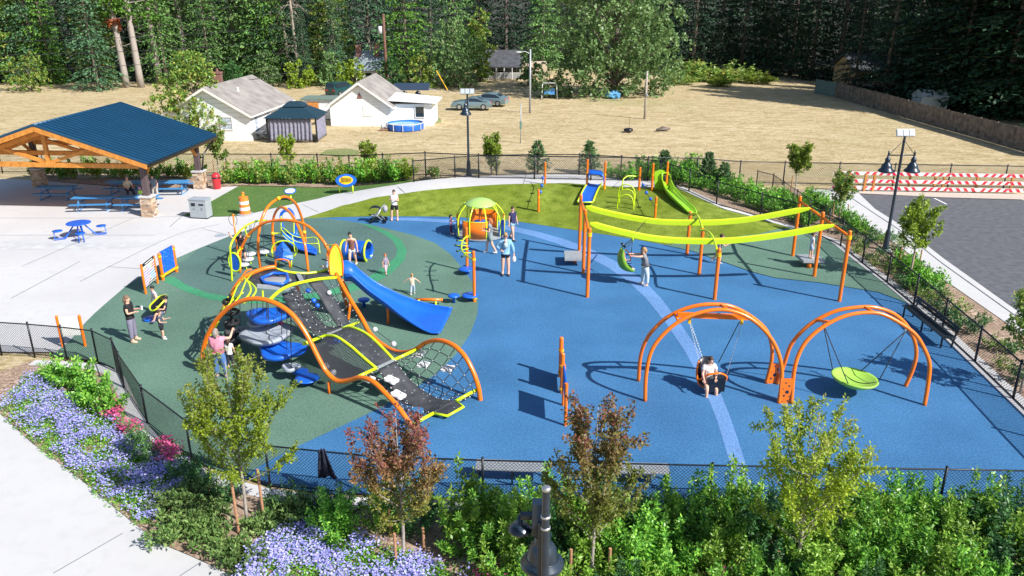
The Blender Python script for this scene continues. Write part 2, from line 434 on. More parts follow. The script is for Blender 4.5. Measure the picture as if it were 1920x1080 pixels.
# outline of the play surface, in order (left edge up, round the back, down the right curb, along the near fence)
LEFT = [(232, 729), (214, 690), (190, 679), (150, 672), (95, 668), (130, 640), (160, 605), (178, 587), (200, 567.5), (237, 536), (262, 519), (300, 495), (332, 484), (375, 465), (430, 443), (480, 426), (520, 415.5), (567, 410)]
TURF_LOW = [(567, 410), (600, 408.5), (650, 407), (700, 406), (740, 406), (790, 406), (840, 406.7), (885, 409), (923, 411), (970, 415.5), (1034, 425), (1086, 433), (1148, 442), (1202, 451), (1245, 459), (1300, 452), (1360, 448), (1420, 440), (1481, 427.5)]
CURB = [(1481, 427), (1517, 437.5), (1556, 451), (1600, 486), (1655.6, 528), (1708, 572), (1755.6, 617), (1800, 660), (1850, 708), (1920, 776), (2000, 855), (2090, 940)]
NEAR = [(2090, 960), (1920, 957), (1770, 955), (1600, 952), (1400, 950), (1200, 945), (1000, 938), (800, 933), (687, 927), (610, 925), (560, 918), (500, 908), (434.6, 889), (383, 871), (345, 851), (310, 829), (288, 806), (265.6, 778), (246, 750)]
surf = GP(LEFT)+GP(TURF_LOW[1:])+GP(CURB[1:])+GP(NEAR)
# outer concrete: plaza on the left, the ring path, and the walk below the beds; one sheet under everything near
path_outer = [(-80, 560), (-200, 420), (-160, 330), (60, 338), (240, 352), (330, 352), (395, 352), (447, 349), (392, 380), (341.7, 405), (394, 407), (442, 405.5), (475, 399.5), (511, 391), (560, 380), (628, 364), (683, 355.6), (740, 346.7), (793, 338.5), (850, 333), (895, 330.5), (950, 328), (1055, 326), (1120, 329), (1180, 333), (1227, 339), (1268, 351.5)]
path_inner = [(1267, 352.6), (1220, 352), (1150, 350), (1065, 343.5), (1023, 344), (940, 346), (857, 352), (758, 363), (700, 371), (640, 386), (600, 400), (567, 410)]
drape('plaza_pavement', GP(path_outer)+GP(path_inner)+GP(LEFT[::-1][1:-3])+[G(95, 660), G(-80, 660)], M['concrete'], .0)
drape('turf_mound', GP(path_inner[::-1])+GP([(1300, 366), (1356, 393), (1419, 410), (1481, 427)])+GP(TURF_LOW[::-1][1:-1]), M['turf'], .012, .6)
drape('lawn', GP([(447, 349), (392, 380), (341.7, 405), (394, 407), (442, 405.5), (475, 399.5), (511, 391), (560, 380), (628, 364), (683, 355.6), (740, 346.7), (793, 338.5), (775, 337), (735, 343), (650, 350), (560, 351)]), M['lawn'], .008)
drape('rubber_surface_blue', surf, M['rub_blue'], .004)
# green field of the climbing area: bounded on the right by a big arc
ARC = [(590, 409), (640, 413), (690, 420.5), (731, 430), (775, 441), (815.6, 455.6), (845, 477), (868.7, 505), (888, 533), (897, 562), (895, 590), (882, 626), (855, 665), (815, 703), (765, 738), (713, 765), (660, 790), (610, 813), (575, 829), (535, 848), (490, 872), (455, 895)]
drape('rubber_surface_green', GP([(434.6, 889), (383, 871), (345, 851), (310, 829), (288, 806), (265.6, 778), (246, 750)])+GP(LEFT)+GP(ARC), M['rub_green'], .008)
# teal circle inside the bright green ring
RO = [(345, 497), (300, 510), (273, 513), (281, 519), (300, 524), (322, 535), (350, 548), (385, 560), (425, 567), (480, 570), (540, 567), (600, 560), (660, 547), (700, 533), (735, 512), (757, 490), (763, 470), (752, 450), (728, 435), (698, 423), (672, 418)]
RI = [(672, 418), (690, 425), (718, 438), (737, 452), (745, 468), (742, 482), (726, 497), (700, 514), (660, 533), (600, 548), (540, 556), (480, 559), (430, 557), (392, 550), (352, 536), (327, 520), (310, 507), (322, 498), (345, 489)]
drape('rubber_circle_teal', GP(RI)+GP([(375, 465.5), (430, 443.5), (480, 426.5), (520, 416), (567, 410.5), (600, 411), (640, 414)]), M['rub_teal'], .011)
drape('rubber_ring_green', GP(RO[3:-1])+GP(RI[:-3]), M['rub_ring'], .014)
drape('rubber_surface_green_far', GP([(1245, 460), (1300, 472), (1360, 493), (1411, 511), (1455.6, 522), (1536, 530.6), (1605, 541.7), (1647, 548.6), (1683, 562), (1708, 573), (1655.6, 528.5), (1600, 486.5), (1556, 451.5), (1517, 438), (1481, 428), (1420, 440.5), (1360, 448.5), (1300, 452.5)]), M['rub_green'], .03)
# pale blue band
bo = [(720, 409), (780, 409), (840, 411.5), (900, 417), (960, 424), (1010, 435), (1060, 449), (1110, 468), (1160, 493), (1205, 524), (1240, 560), (1278, 610), (1312, 660), (1345, 722), (1372, 790), (1395, 860), (1412, 925), (1416, 950)]
bi = [(1384, 950), (1380, 925), (1366, 860), (1345, 790), (1318, 722), (1285, 660), (1250, 608), (1212, 560), (1180, 530), (1140, 502), (1090, 476), (1045, 457), (1000, 443), (955, 432), (900, 424), (840, 418), (780, 414.5), (720, 412)]
drape('rubber_band_pale', GP([(x, y) for x, y in bo])+GP(bi), M['rub_pale'], .008)
# joints in the paving
def strip(name, pts, wd, m, off, smooth=0):
    P = [Vector(p) for p in (catmull(pts, smooth) if smooth else pts)]; rows = []
    P = resample(P, .8) if not smooth else P
    for i, p in enumerate(P):
        d = P[min(i+1, len(P)-1)]-P[max(i-1, 0)]; d.z = 0; d.normalize(); s = V(-d.y, d.x, 0)*wd/2
        rows.append([V(*(p+s).xy, Z(*(p+s).xy)+off), V(*(p-s).xy, Z(*(p-s).xy)+off)])
    mb = MB(); mb.loft(rows); o = mb.build(name, m); o['kind'] = 'structure'; return o
M['joint'] = mat('joint_dark_grey', (.20, .22, .24), .9)  # dark grey for the paving joints
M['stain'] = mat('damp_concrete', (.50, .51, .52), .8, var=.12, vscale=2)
for pts in ([(150, 528), (205, 500), (290, 458), (340, 436), (412, 420)], [(380, 429), (430, 441)], [(203, 500), (263, 504)], [(318, 426), (341, 405)], [(566, 383), (597, 398)], [(745, 350), (760, 363)], [(986, 328), (981, 345)], [(1168, 334), (1148, 351)],
            [(0, 441), (150, 441), (290, 441)], [(150, 409), (270, 408.5), (341, 405)], [(150, 490), (20, 560)], [(0, 409), (150, 409)], [(40, 500), (150, 452), (250, 409)]):
    strip('pavement_joint', GP(pts), .045, M['joint'], .004)
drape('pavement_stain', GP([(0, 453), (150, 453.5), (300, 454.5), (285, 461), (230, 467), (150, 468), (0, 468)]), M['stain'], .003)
# curbs: real raised bands
def curb(name, pts, w_, h_, m):
    P = [Vector(p) for p in pts]; P = resample(P, .6); rows = []
    for i, p in enumerate(P):
        d = P[min(i+1, len(P)-1)]-P[max(i-1, 0)]; d.z = 0; d.normalize(); s = V(-d.y, d.x, 0)*w_/2
        a, b = p+s, p-s; zt = Z(p.x, p.y)
        rows.append([V(a.x, a.y, zt-.08), V(a.x, a.y, zt+h_), V(b.x, b.y, zt+h_), V(b.x, b.y, zt-.08)])
    mb = MB(); mb.loft(rows); o = mb.build(name, m, edge=30); o['kind'] = 'structure'; return o
rc = GP([(1268, 351.5), (1300, 366), (1356, 392), (1419, 409)]+CURB)
curb('concrete_curb', rc, .16, .05, M['concrete'])
off = []
for i, p in enumerate(rc):
    d = rc[min(i+1, len(rc)-1)]-rc[max(i-1, 0)]; d.z = 0; d.normalize(); off.append(p+V(-d.y, d.x, 0)*-.0+V(d.y, -d.x, 0)*-.34)
curb('concrete_curb', off, .30, .02, M['concrete'])
nearP = GP(NEAR)
leftP = GP([(234, 729), (216, 694), (190, 682), (150, 678), (60, 674)])
nc = GP([(1920, 972), (1770, 970), (1400, 965), (1000, 953), (800, 948), (687, 943), (610, 940), (560, 934), (500, 926), (434, 909), (375, 888), (330, 865), (298, 840), (268, 806), (250, 775), (236, 745), (222, 712), (205, 696), (180, 688), (150, 685), (60, 680)])
strip('concrete_curb', nc, .42, M['concrete'], .012)
# planting beds (mulch) near and right, walk at lower left
drape('mulch_bed', GP([(60, 676), (150, 680), (190, 684), (222, 705), (240, 750), (270, 800), (320, 852), (400, 893), (500, 922), (610, 936), (800, 944), (1000, 950), (1400, 962), (1920, 968), (2250, 985)])+[G(2600, 1150), G(1500, 1300), G(300, 1300)]+GP([(440, 1080), (360, 1043), (300, 1018), (240, 972), (195, 935), (150, 897), (60, 830), (-60, 720)]), M['mulch'], .006)
drape('footpath', GP([(-60, 721), (60, 831), (150, 898), (195, 936), (240, 973), (300, 1019), (360, 1044), (440, 1081)])+[G(300, 1300), G(-400, 1300), G(-500, 900)], M['concrete'], .001)
strip('pavement_joint', GP([(380, 1052), (330, 1085)]), .03, M['joint'], .005)
strip('pavement_joint', GP([(230, 1000), (100, 1075)]), .03, M['joint'], .005)
bed_r_in = [(1268, 348), (1300, 363), (1356, 390), (1425, 408), (1483, 424), (1520, 435), (1560, 448), (1604, 484), (1660, 528), (1712, 572), (1760, 616), (1804, 659), (1854, 707), (1924, 775), (2004, 854), (2094, 939)]
bed_r_out = [(2300, 980), (1920, 628), (1770, 524), (1692, 466), (1640, 430), (1580, 395), (1516, 356), (1480, 352), (1420, 350), (1330, 347), (1285, 338)]
drape('mulch_bed', GP(bed_r_in)+GP(bed_r_out), M['mulch'], -.02)
drape('sidewalk', GP([(2300, 980), (1920, 628), (1770, 524), (1692, 466), (1640, 430), (1580, 395), (1516, 356), (1560, 355), (1608, 360), (1640, 391), (1692, 424), (1770, 485), (1920, 592), (2100, 730), (2500, 1000)]), M['concrete'], .0)
drape('parking_asphalt', GP([(1600, 363), (1640, 391), (1692, 424), (1770, 485), (1920, 592), (2100, 730), (2500, 1000)])+[V(60, 20, 0), V(60, 51.5, 0)]+GP([(1920, 375), (1770, 371), (1680, 366)]), M['asphalt'], -.01)
curb('parking_kerb', GP([(1600, 372), (1640, 399), (1692, 433), (1770, 494), (1920, 601), (2100, 740)]), .16, .03, M['concrete'])
M['gravel'] = mat('pale_gravel', (.50, .44, .38), .95, var=.35, vscale=14, detail=8)
drape('gravel_strip', GP([(1560, 354.5), (1640, 356), (1770, 360), (1920, 364), (1920, 374), (1770, 370), (1680, 365.5), (1600, 362)]), M['gravel'], -.004)
strip('parking_line', GP([(1752, 371.5), (1775, 383)]), .12, M['white'], .0)
# beds at the back
drape('mulch_bed', GP([(60, 337), (240, 350), (330, 351), (447, 347), (560, 349), (650, 348), (735, 341), (775, 335), (770, 326), (600, 330), (430, 327), (60, 318)]), M['mulch'], -.02)
M['patchgrass'] = turf_mat('green_grass_patch', (.13, .22, .05), (.22, .25, .10), (.30, .27, .14), .5)
drape('grass_patch', GP([(600, 288), (612, 280), (650, 277), (672, 281), (674, 288), (640, 293)]), M['patchgrass'], -.04)
drape('grass_patch', GP([(800, 229), (812, 220), (826, 221), (828, 228), (806, 232)]), M['patchgrass'], -.04)
# ------------------------------------------------------------------ foliage
LM = {
 'conifer': leafmat('dark_and_shaded_fir_needles', [(0.011, 0.034, 0.018), (0.023, 0.063, 0.030), (0.040, 0.098, 0.040), (0.021, 0.052, 0.032)], .12, .6),
 'conifer_blue': leafmat('blue_green_fir_needles', [(0.039, 0.105, 0.055), (0.066, 0.160, 0.077), (0.121, 0.242, 0.110), (0.055, 0.121, 0.055)], .18, .6),
 'conifer_bright': leafmat('bright_cedar_foliage', [(0.070, 0.172, 0.028), (0.118, 0.265, 0.040), (0.187, 0.359, 0.047)], .2, .6),
 'conifer_green': leafmat('mid_green_fir_needles', [(0.064, 0.161, 0.047), (0.120, 0.270, 0.064), (0.216, 0.389, 0.098), (0.086, 0.194, 0.064)], .15, .6),
 'decid': leafmat('grey_green_leaves', [(0.086, 0.172, 0.052), (0.155, 0.276, 0.086), (0.259, 0.380, 0.155), (0.103, 0.207, 0.061)], .2, .45),
 'maple': leafmat('mid_green_leaves', [(0.086, 0.188, 0.034), (0.153, 0.290, 0.051), (0.290, 0.427, 0.086), (0.427, 0.341, 0.086)], .25, .45),
 'yellowgreen': leafmat('yellow_green_leaves', [(0.149, 0.230, 0.023), (0.230, 0.345, 0.034), (0.368, 0.483, 0.057), (0.115, 0.184, 0.023)], .35, .45),
 'youngmaple': leafmat('young_maple_leaves', [(.20, .31, .03), (.33, .44, .05), (.50, .36, .22), (.23, .36, .03)], .38, .5, zr=(3.8, 5.6, (.15, .25, .012), (.42, .54, .05))),
 'redmaple': leafmat('turning_red_leaves', [(.30, .05, .07), (.16, .05, .04), (.46, .16, .16), (.20, .12, .05), (.36, .08, .10)], .3, .5, zr=(2.2, 4.0, (.10, .13, .02), (.34, .34, .06))),
 'mixmaple': leafmat('half_turned_leaves', [(.30, .06, .06), (.20, .14, .04), (.42, .18, .14), (.16, .18, .04), (.30, .22, .08)], .3, .5, zr=(3.2, 4.8, (.11, .16, .02), (.28, .32, .06))),
 'shrub': leafmat('shrub_leaves', [(0.055, 0.184, 0.028), (0.110, 0.313, 0.037), (0.202, 0.478, 0.055), (0.350, 0.626, 0.092)], .25, .35),
 'shrub_yellow': leafmat('yellow_green_shrub_leaves', [(0.099, 0.242, 0.022), (0.176, 0.363, 0.033), (0.286, 0.495, 0.066), (0.374, 0.528, 0.110)], .3, .4),  # yellower leaf tone, mixed among the hedge shrubs
 'shrub_dark': leafmat('dark_shrub_leaves', [(0.030, 0.090, 0.030), (0.053, 0.150, 0.045), (0.090, 0.225, 0.060)], .2, .45),
 'juniper': leafmat('juniper_foliage', [(0.048, 0.144, 0.048), (0.096, 0.224, 0.064), (0.176, 0.320, 0.112)], .15, .6),
 'juniper_pale': leafmat('light_spreading_juniper', [(.06, .14, .03), (.12, .22, .05), (.22, .32, .10), (.09, .16, .04)], .2, .6),  # lighter green of the spreading juniper sprays
 'pine': leafmat('young_pine_needles', [(0.042, 0.112, 0.042), (0.084, 0.196, 0.070), (0.154, 0.266, 0.098)], .15, .6),
 'purple': leafmat('lilac_petals', [(.26, .28, .72), (.40, .40, .84), (.60, .58, .90), (.32, .27, .70)], .25, .6),
 'pink': leafmat('pink_petals', [(.65, .08, .25), (.80, .18, .38), (.55, .05, .18)], .25, .6),
 'deadtwig': mat('dead_branch', (.34, .29, .24), .9, var=.2),
}
def rdir():
    while True:
        v = V(random.uniform(-1, 1), random.uniform(-1, 1), random.uniform(-1, 1))
        if .01 < v.length < 1: return v.normalized()
UP = V(0, 0, 1)

def conifer_mesh(h, r, bare, dens=1.0, leaf=.42, droop=.25, seed=0, kind='fir'):
    """trunk + whorled branches carrying flat sprays; bare = bare trunk share"""
    random.seed(seed); tr = MB(); cr = MB()
    lean = V(random.uniform(-.012, .012), random.uniform(-.012, .012), 0)
    ax = lambda z: V(lean.x*z, lean.y*z, z)
    tr.tube([ax(0), ax(h*.12), ax(h*.5), ax(h)], [h*.013, h*.010, h*.007, .02], 8)
    z = h*bare; k = 0
    while z < h*.985:
        f = (z-h*bare)/(h*(1-bare))
        env = (1-f)**.85*(.6+.4*min(1, f*5+.4)); env = r*env*random.uniform(.78, 1.12)+.25
        nb = max(4, int((6+random.random()*3)*dens)); a0 = random.random()*6.28
        for i in range(nb):
            a = a0+6.283*i/nb+random.uniform(-.3, .3); L = env*random.uniform(.65, 1.12)
            d = V(math.cos(a), math.sin(a), 0); sl = .30-.55*(1-f)*random.uniform(.5, 1.2)
            base = ax(z)
            if random.random() < .5: tr.tube([base, base+d*L*.6+UP*L*.6*sl], [.05, .015], 3)
            st = max(3, int(L/.42))
            for j in range(st):
                t = (j+.6)/st
                if t < .18: continue
                p = base+d*L*t+UP*(L*t*sl-droop*L*t*t)
                wdt = .34*L*(1-t*.6)*.9
                for q in range(2+int(wdt*3.6*dens)):
                    sd = V(-d.y, d.x, 0)*random.uniform(-1, 1)*wdt
                    pp = p+sd+UP*(random.uniform(-.12, .10)-abs(sd.length)*.15)
                    dd = (d*random.uniform(.3, 1)+sd.normalized()*random.uniform(0, .9)+UP*random.uniform(-.75, .1)).normalized()
                    cr.leaf(pp, dd, UP+rdir()*.7, leaf*random.uniform(.7, 1.5), leaf*random.uniform(.4, .75))
        z += (.62+.5*random.random())*(1.15-.45*f)*max(.55, h/26)
        k += 1
    return tr, cr

def blob_crown(cr, blobs, n, leaf, flat=.0, out=.8):
    """leaves scattered in clumps on the shells of the blobs"""
    tot = sum(b[1]**2 for b in blobs)
    for c, r in blobs:
        c = Vector(c); k = int(n*r*r/tot)
        ncl = max(3, int(k/14))
        for _ in range(ncl):
            d = rdir(); rr = r*random.uniform(.55, 1.06)
            if d.z < -.5 and random.random() < .5: d.z *= -1
            cc = c+V(d.x*rr, d.y*rr, d.z*rr*.85); cs = r*random.uniform(.10, .24)
            for _ in range(14):
                p = cc+rdir()*cs*random.uniform(.2, 1)
                dd = (d*.6+rdir()*.8-UP*.15).normalized()
                cr.leaf(p, dd, UP+rdir()*.8, leaf*random.uniform(.7, 1.4), leaf*random.uniform(.5, .9))

def decid_mesh(h, r, bare, n, leaf, seed=0, nblob=22, zs=1.0, trunk=.02):
    random.seed(seed); tr = MB(); cr = MB(); blobs = []
    tr.tube([V(0, 0, 0), V(.01*h, 0, h*.2), V(-.01*h, .01*h, h*.5), V(0, 0, h*.86)], [h*trunk, h*trunk*.8, h*trunk*.5, h*trunk*.15], 8, smooth=3)
    for i in range(nblob):
        f = (i+.5)/nblob; z = h*(bare+(1-bare)*f*.93)
        w = r*math.sin(math.pi*min(1, .14+f*.80))**.7
        a = i*2.4+random.uniform(-.4, .4); rad = w*random.uniform(.25, .8)
        br = r*random.uniform(.26, .42)*(1.05-.45*f)
        c = V(math.cos(a)*rad, math.sin(a)*rad, z); blobs.append((c, br))
        zb = max(h*bare*.8, z-rad*1.1)
        tr.tube([V(0, 0, zb), V(c.x*.45, c.y*.45, zb+(z-zb)*.6), c], [h*trunk*.35, h*trunk*.2, h*trunk*.05], 5, smooth=2)
    blob_crown(cr, blobs, n, leaf)
    return tr, cr

def plume_mesh(h, r, bare, leaf, seed, nbr=22, per=100, dens=1.0):
    """young street tree: a thin trunk with many ascending leafy wands of uneven length"""
    random.seed(seed); tr = MB(); cr = MB()
    tr.tube([V(0, 0, 0), V(.03, .01, h*.3), V(.0, .02, h*.6), V(.01, 0, h*.97)], [.045, .035, .02, .006], 7, smooth=3)
    for i in range(nbr):
        f = i/nbr; z0 = h*(bare+(.62*f)*(1-bare)); a = i*2.4+random.uniform(-.5, .5)
        top = z0+(h-z0)*random.uniform(.30, .96)*(1.0 if f > .12 else .7)
        reach = r*random.uniform(.62, 1.12)*(1-.45*f)
        pts = [V(0, 0, z0), V(math.cos(a)*reach*.5, math.sin(a)*reach*.5, z0+(top-z0)*.35), V(math.cos(a)*reach*.85, math.sin(a)*reach*.85, z0+(top-z0)*.7), V(math.cos(a)*reach, math.sin(a)*reach, top)]
        P = catmull(pts, 5); tr.tube(P, [.014, .003], 4)
        k = int(per*dens*(P[-1]-P[0]).length/1.2)
        subs = [P]
        for _ in range(4):                                   # side twigs
            q = random.choice(P[3:-2]); d = (V(math.cos(a), math.sin(a), .5)*.5+rdir()*.8+UP*.4).normalized()
            L = random.uniform(.18, .45)*r; subs.append([q+d*L*t/3 for t in range(4)]); tr.tube([q, q+d*L], [.006, .002], 3)
        for S in subs:
            kk = k if S is P else k//3
            for _ in range(kk):
                t = random.random()**.8*(len(S)-1)*.999; j = int(t); q = S[j]+(S[j+1]-S[j])*(t-j)
                d = (rdir()+UP*.15).normalized(); sp = .10*(1-.35*t/(len(S)))
                cr.leaf(q+d*random.uniform(.0, sp), d, UP+rdir(), leaf*random.uniform(.7, 1.35), leaf*random.uniform(.5, .85))
    for _ in range(int(per*1.2*dens)):
        z = h*random.uniform(bare+.05, .95); d = rdir()
        cr.leaf(V(0, 0, z)+d*random.uniform(.02, .12), d, UP+rdir(), leaf, leaf*.7)
    return tr, cr

def shrub_mesh(r, h, n, leaf, seed, up=.5, wands=14):
    random.seed(seed); cr = MB()
    for i in range(wands):
        a = random.random()*6.28; R0 = r*math.sqrt(random.random())*.95
        b = V(math.cos(a)*R0*.35, math.sin(a)*R0*.35, .02); top = V(math.cos(a)*R0, math.sin(a)*R0, h*(random.uniform(.5, 1.0) if i % 5 else random.uniform(1.15, 1.5))*(1-.35*(R0/r)**2))
        L = (top-b).length
        for _ in range(int(n/wands)):
            t = random.random()**.55; q = b+(top-b)*t
            d = (rdir()+UP*.25).normalized()
            cr.leaf(q+d*random.uniform(0, .15*r+.03)*(1.1-t*.7), (d+UP*up*.4).normalized(), UP+rdir()*.8, leaf*random.uniform(.7, 1.4), leaf*random.uniform(.38, .6))
    return cr

def tree_thing(name, label, cat, loc, trc, leafm, bark='bark', group=None, rz=0.0, sc=1.0):
    o = thing(name, label, cat, loc, rz, group); o.scale = (sc, sc, sc) if not hasattr(sc, '__len__') else sc
    tr, cr = trc
    tr.build('trunk', M[bark], o, smooth=True, world=False); cr.build('crown', LM[leafm], o, world=False)
    return o

# ---- prototypes placed directly as the first tree of their kind
firs = [conifer_mesh(25, 5.0, .025, 1.25, seed=1), conifer_mesh(29, 4.8, .12, 1.1, seed=2), conifer_mesh(22, 4.4, .02, 1.3, seed=3), conifer_mesh(27, 5.6, .05, 1.1, seed=4, droop=.35)]
FP = {}
def fir(kind, leafm, loc, sc, rz, label, group, name='fir_tree', cat='tree'):
    key = (kind, leafm)
    if key not in FP:
        FP[key] = tree_thing(name, label, cat, loc, firs[kind], leafm, group=group, rz=rz, sc=sc)
        return FP[key]
    o = dup(FP[key], loc, rz, sc, label, group); return o
# front rows follow the forest edge as seen; base rows in picture lines turned into ground points
random.seed(21)
def fline(px):      # ground row of the forest edge
    pts = [(-200, 150), (0, 156), (150, 158), (300, 160), (420, 150), (560, 150), (700, 150), (830, 152), (905, 128), (1000, 128), (1080, 130), (1280, 134), (1480, 140), (1560, 150), (1700, 165), (1800, 178), (1920, 190), (2200, 200)]
    for (a, b), (c, d) in zip(pts, pts[1:]):
        if px <= c: return b+(d-b)*(px-a)/(c-a)
    return 200
zones = [(-260, 'left edge of the picture'), (150, 'meadow left of the pavilion'), (330, 'grey-roofed white house'), (480, 'gap between the two white houses'), (660, 'utility pole'), (830, 'parked silver cars'), (1010, 'huge broadleaf tree'), (1290, 'bramble bank'), (1500, 'weathered board fence'), (1780, 'board fence far right')]
def zone(px):
    z = zones[0][1]
    for a, b in zones:
        if px >= a: z = b
    return z
rows = [(0, 46, 'front'), (14, 52, 'second'), (30, 60, 'deep')]
for ri, (dy, stepx, word) in enumerate(rows):
    px = -240+ri*17
    while px < 2180:
        g = G(px, fline(px)); x, y = g.x, g.y+dy+random.uniform(-2, 3)
        x = g.x*(y/g.y)
        px += stepx*random.uniform(.8, 1.15)
        if ri == 0 and (880 < px < 1060 or 1075 < px < 1235): continue
        if ri == 0 and 690 < px < 870: continue
        if ri == 0 and 170 < px < 320: continue
        if ri == 0 and 320 < px < 420 and random.random() < .5: continue
        right = px > 1290
        kind = random.choice([0, 2, 3] if ri == 0 else [0, 1, 3])
        if right: lm = 'conifer'; kind = random.choice([0, 3, 1, 2])  # right-hand wood: its shade is put into the darker needle colour
        else: lm = random.choice(['conifer_blue', 'conifer', 'conifer_green', 'conifer_green'])
        if ri == 2: lm = 'conifer'
        tone = {'conifer_green': 'mid green', 'conifer': 'dark green', 'conifer_blue': 'blue-green', 'conifer_bright': 'bright green'}[lm]
        lab = '%s fir, %s row, by the %s' % (tone, word, zone(px))
        fir(kind, lm, (x, y, Z(x, y)-.1), random.uniform(.85, 1.15)*(1.05 if ri else 1), random.random()*6.28, lab, 'firs in the wood, %s %s %s' % (tone, word, zone(px)))
# bright cedar right of the utility pole and other trees that can be told apart
def at(px, py): g = G(px, py); return (g.x, g.y, g.z-.08)
fir(0, 'conifer_bright', at(765, 158), (1.05, 1.05, .98), .4, 'bright green cedar standing just right of the brown utility pole', None, 'cedar_tree')
for (px, py, s, lb) in ((185, 168, .9, 'shaggy mid-green cedar at the meadow edge left of the three bare trunks'), (632, 156, .62, 'short pale green fir between the roofs of the two white houses'), (575, 158, .5, 'small dark fir right of the dead snags')):
    fir(2, 'conifer_blue', at(px, py), s, 1.0, lb, None)
fir(3, 'conifer', at(1725, 190), .95, 2.0, 'large fir with lit branches over the right end of the board fence', None)
fir(0, 'conifer', at(1655, 186), .9, 2.9, 'large dark fir beyond the middle of the board fence', None)
fir(3, 'conifer_blue', at(1800, 196), 1.0, 4.0, 'tall blue-green fir beyond the board fence at the far right', None)
for i, (px, py) in enumerate([(1795, 203), (1830, 207), (1865, 204), (1900, 214), (1935, 210), (1965, 218), (1845, 197), (1885, 199), (1925, 202), (1960, 206), (1995, 212), (2030, 216), (2060, 212), (2090, 222), (1815, 192), (2000, 204), (1750, 190), (1780, 196), (2130, 222), (1925, 220), (1975, 226), (2020, 229), (2075, 234), (2120, 240), (1880, 218), (2170, 246), (2060, 223)]):
    fir(3 if i % 2 else 0, 'conifer', at(px, py), (1.55, 1.55, random.uniform(.95, 1.15)), i*1.3, 'tall fir beyond the right end of the board fence, shading the meadow', 'firs beyond the right end of the board fence')
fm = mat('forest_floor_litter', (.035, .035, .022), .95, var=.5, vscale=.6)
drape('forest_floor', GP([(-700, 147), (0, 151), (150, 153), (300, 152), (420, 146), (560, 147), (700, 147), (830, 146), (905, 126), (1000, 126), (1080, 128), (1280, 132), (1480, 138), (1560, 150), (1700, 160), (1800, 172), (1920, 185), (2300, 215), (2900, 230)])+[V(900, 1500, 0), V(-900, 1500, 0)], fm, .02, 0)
for i, (px, py, h, r, lm, lb) in enumerate([(30, 153, 17, 5.5, 'maple', 'tall leafy broadleaf tree at the far left wood edge'), (190, 154, 15, 4.2, 'maple', 'sunlit leafy tree left of the three bare-trunked pines'), (330, 147, 15, 4.0, 'decid', 'leafy tree between the bare-trunked pines and the outbuilding'), (470, 149, 14, 4.6, 'decid', 'grey-green leafy tree behind the roof of the left white house'), (625, 150, 13, 4.6, 'maple', 'sunlit leafy tree left of the two-chimney cottage')]):
    tree_thing('broadleaf_tree', lb, 'tree', at(px, py), decid_mesh(h, r, .06, 6500, .36, seed=70+i, nblob=30), lm)
fir(1, 'conifer_bright', at(520, 152), .8, 1.1, 'bright cedar just left of the dead snags', None, 'cedar_tree'); fir(0, 'conifer_bright', at(100, 156), .8, 2.1, 'bright cedar at the left meadow edge beyond the pavilion', None, 'cedar_tree')
fir(0, 'conifer', at(1600, 178), .7, .9, 'dark fir screening the tan house at the left end of the board fence', None)
# bare-trunk pines at left
for (px, py, tx, lb) in ((238, 163, 224, 'leftmost of the three tall bare-trunked pines at the meadow edge, with a rusty dead tuft'), (265, 163, 255, 'middle one of the three tall bare-trunked pines at the meadow edge'), (300, 156, 292, 'right-hand thick bare-trunked pine of the three at the meadow edge'), (416, 146, 405, 'tall slim pine with a bare pale trunk behind the chimney of the white house'), (353, 150, 346, 'slim bare-trunked pine left of the chimney house')):
    g = at(px, py); h = 27
    random.seed(px); tr = MB(); lx = (tx-px)/150*8
    tr.tube([V(0, 0, 0), V(lx*.35, 0, h*.33), V(lx*.5, .2, h*.6), V(lx*.5, .1, h)], [.50, .38, .28, .05], 9, smooth=4)
    cr = MB(); bl = []
    for i in range(24):
        f = i/24; z = h*(.36+.62*f); a = i*2.4; rad = random.uniform(.8, 3.4)*(1-.55*f)
        c = V(lx*.45+math.cos(a)*rad, math.sin(a)*rad, z); bl.append((c, random.uniform(.8, 1.5))); tr.tube([V(lx*.45, 0, z-.4), c], [.09, .03], 4)
    for i in range(9):
        z = h*random.uniform(.16, .38); a = random.random()*6.28; tr.tube([V(lx*.38, 0, z), V(lx*.4+math.cos(a)*1.6, math.sin(a)*1.6, z-.5)], [.05, .01], 3)
    blob_crown(cr, bl, 5200, .40)
    o = thing('pine_tree', lb, 'tree', g); tr.build('trunk', M['bark_pale'], o, smooth=True, world=False); cr.build('crown', LM['conifer_bright' if px < 280 else 'decid'], o, world=False)
    if px == 238:
        b = MB(); blob_crown(b, [(V(lx*.3, -.4, 8.6), .9)], 260, .4); b.build('dead_tuft', mat('rusty_needles', (.35, .10, .04), .9, var=.3), o, world=False)
# dead snags
for (px, py, h, n, lb) in ((561, 118, 17, 60, 'taller grey dead snag with drooping bare branches between the houses'), (545, 126, 11, 34, 'shorter grey dead snag beside the taller one')):
    g = at(px, 152); random.seed(px); tr = MB()
    tr.tube([V(0, 0, 0), V(-.2, 0, h*.5), V(-.4, 0, h)], [.32, .2, .04], 8)
    br = MB()
    for i in range(n):
        z = h*random.uniform(.3, .97); a = random.random()*6.28; L = random.uniform(1.2, 4.0)*(1.1-z/h*.6)
        d = V(math.cos(a), math.sin(a), 0); x0 = -.4*z/h
        br.tube([V(x0, 0, z), V(x0, 0, z)+d*L*.5+UP*(-.1), V(x0, 0, z)+d*L-UP*L*.45], [.05, .03, .008], 3)
    o = thing('dead_tree', lb, 'dead tree', g); tr.build('trunk', LM['deadtwig'], o, smooth=True, world=False); br.build('branches', LM['deadtwig'], o, world=False)
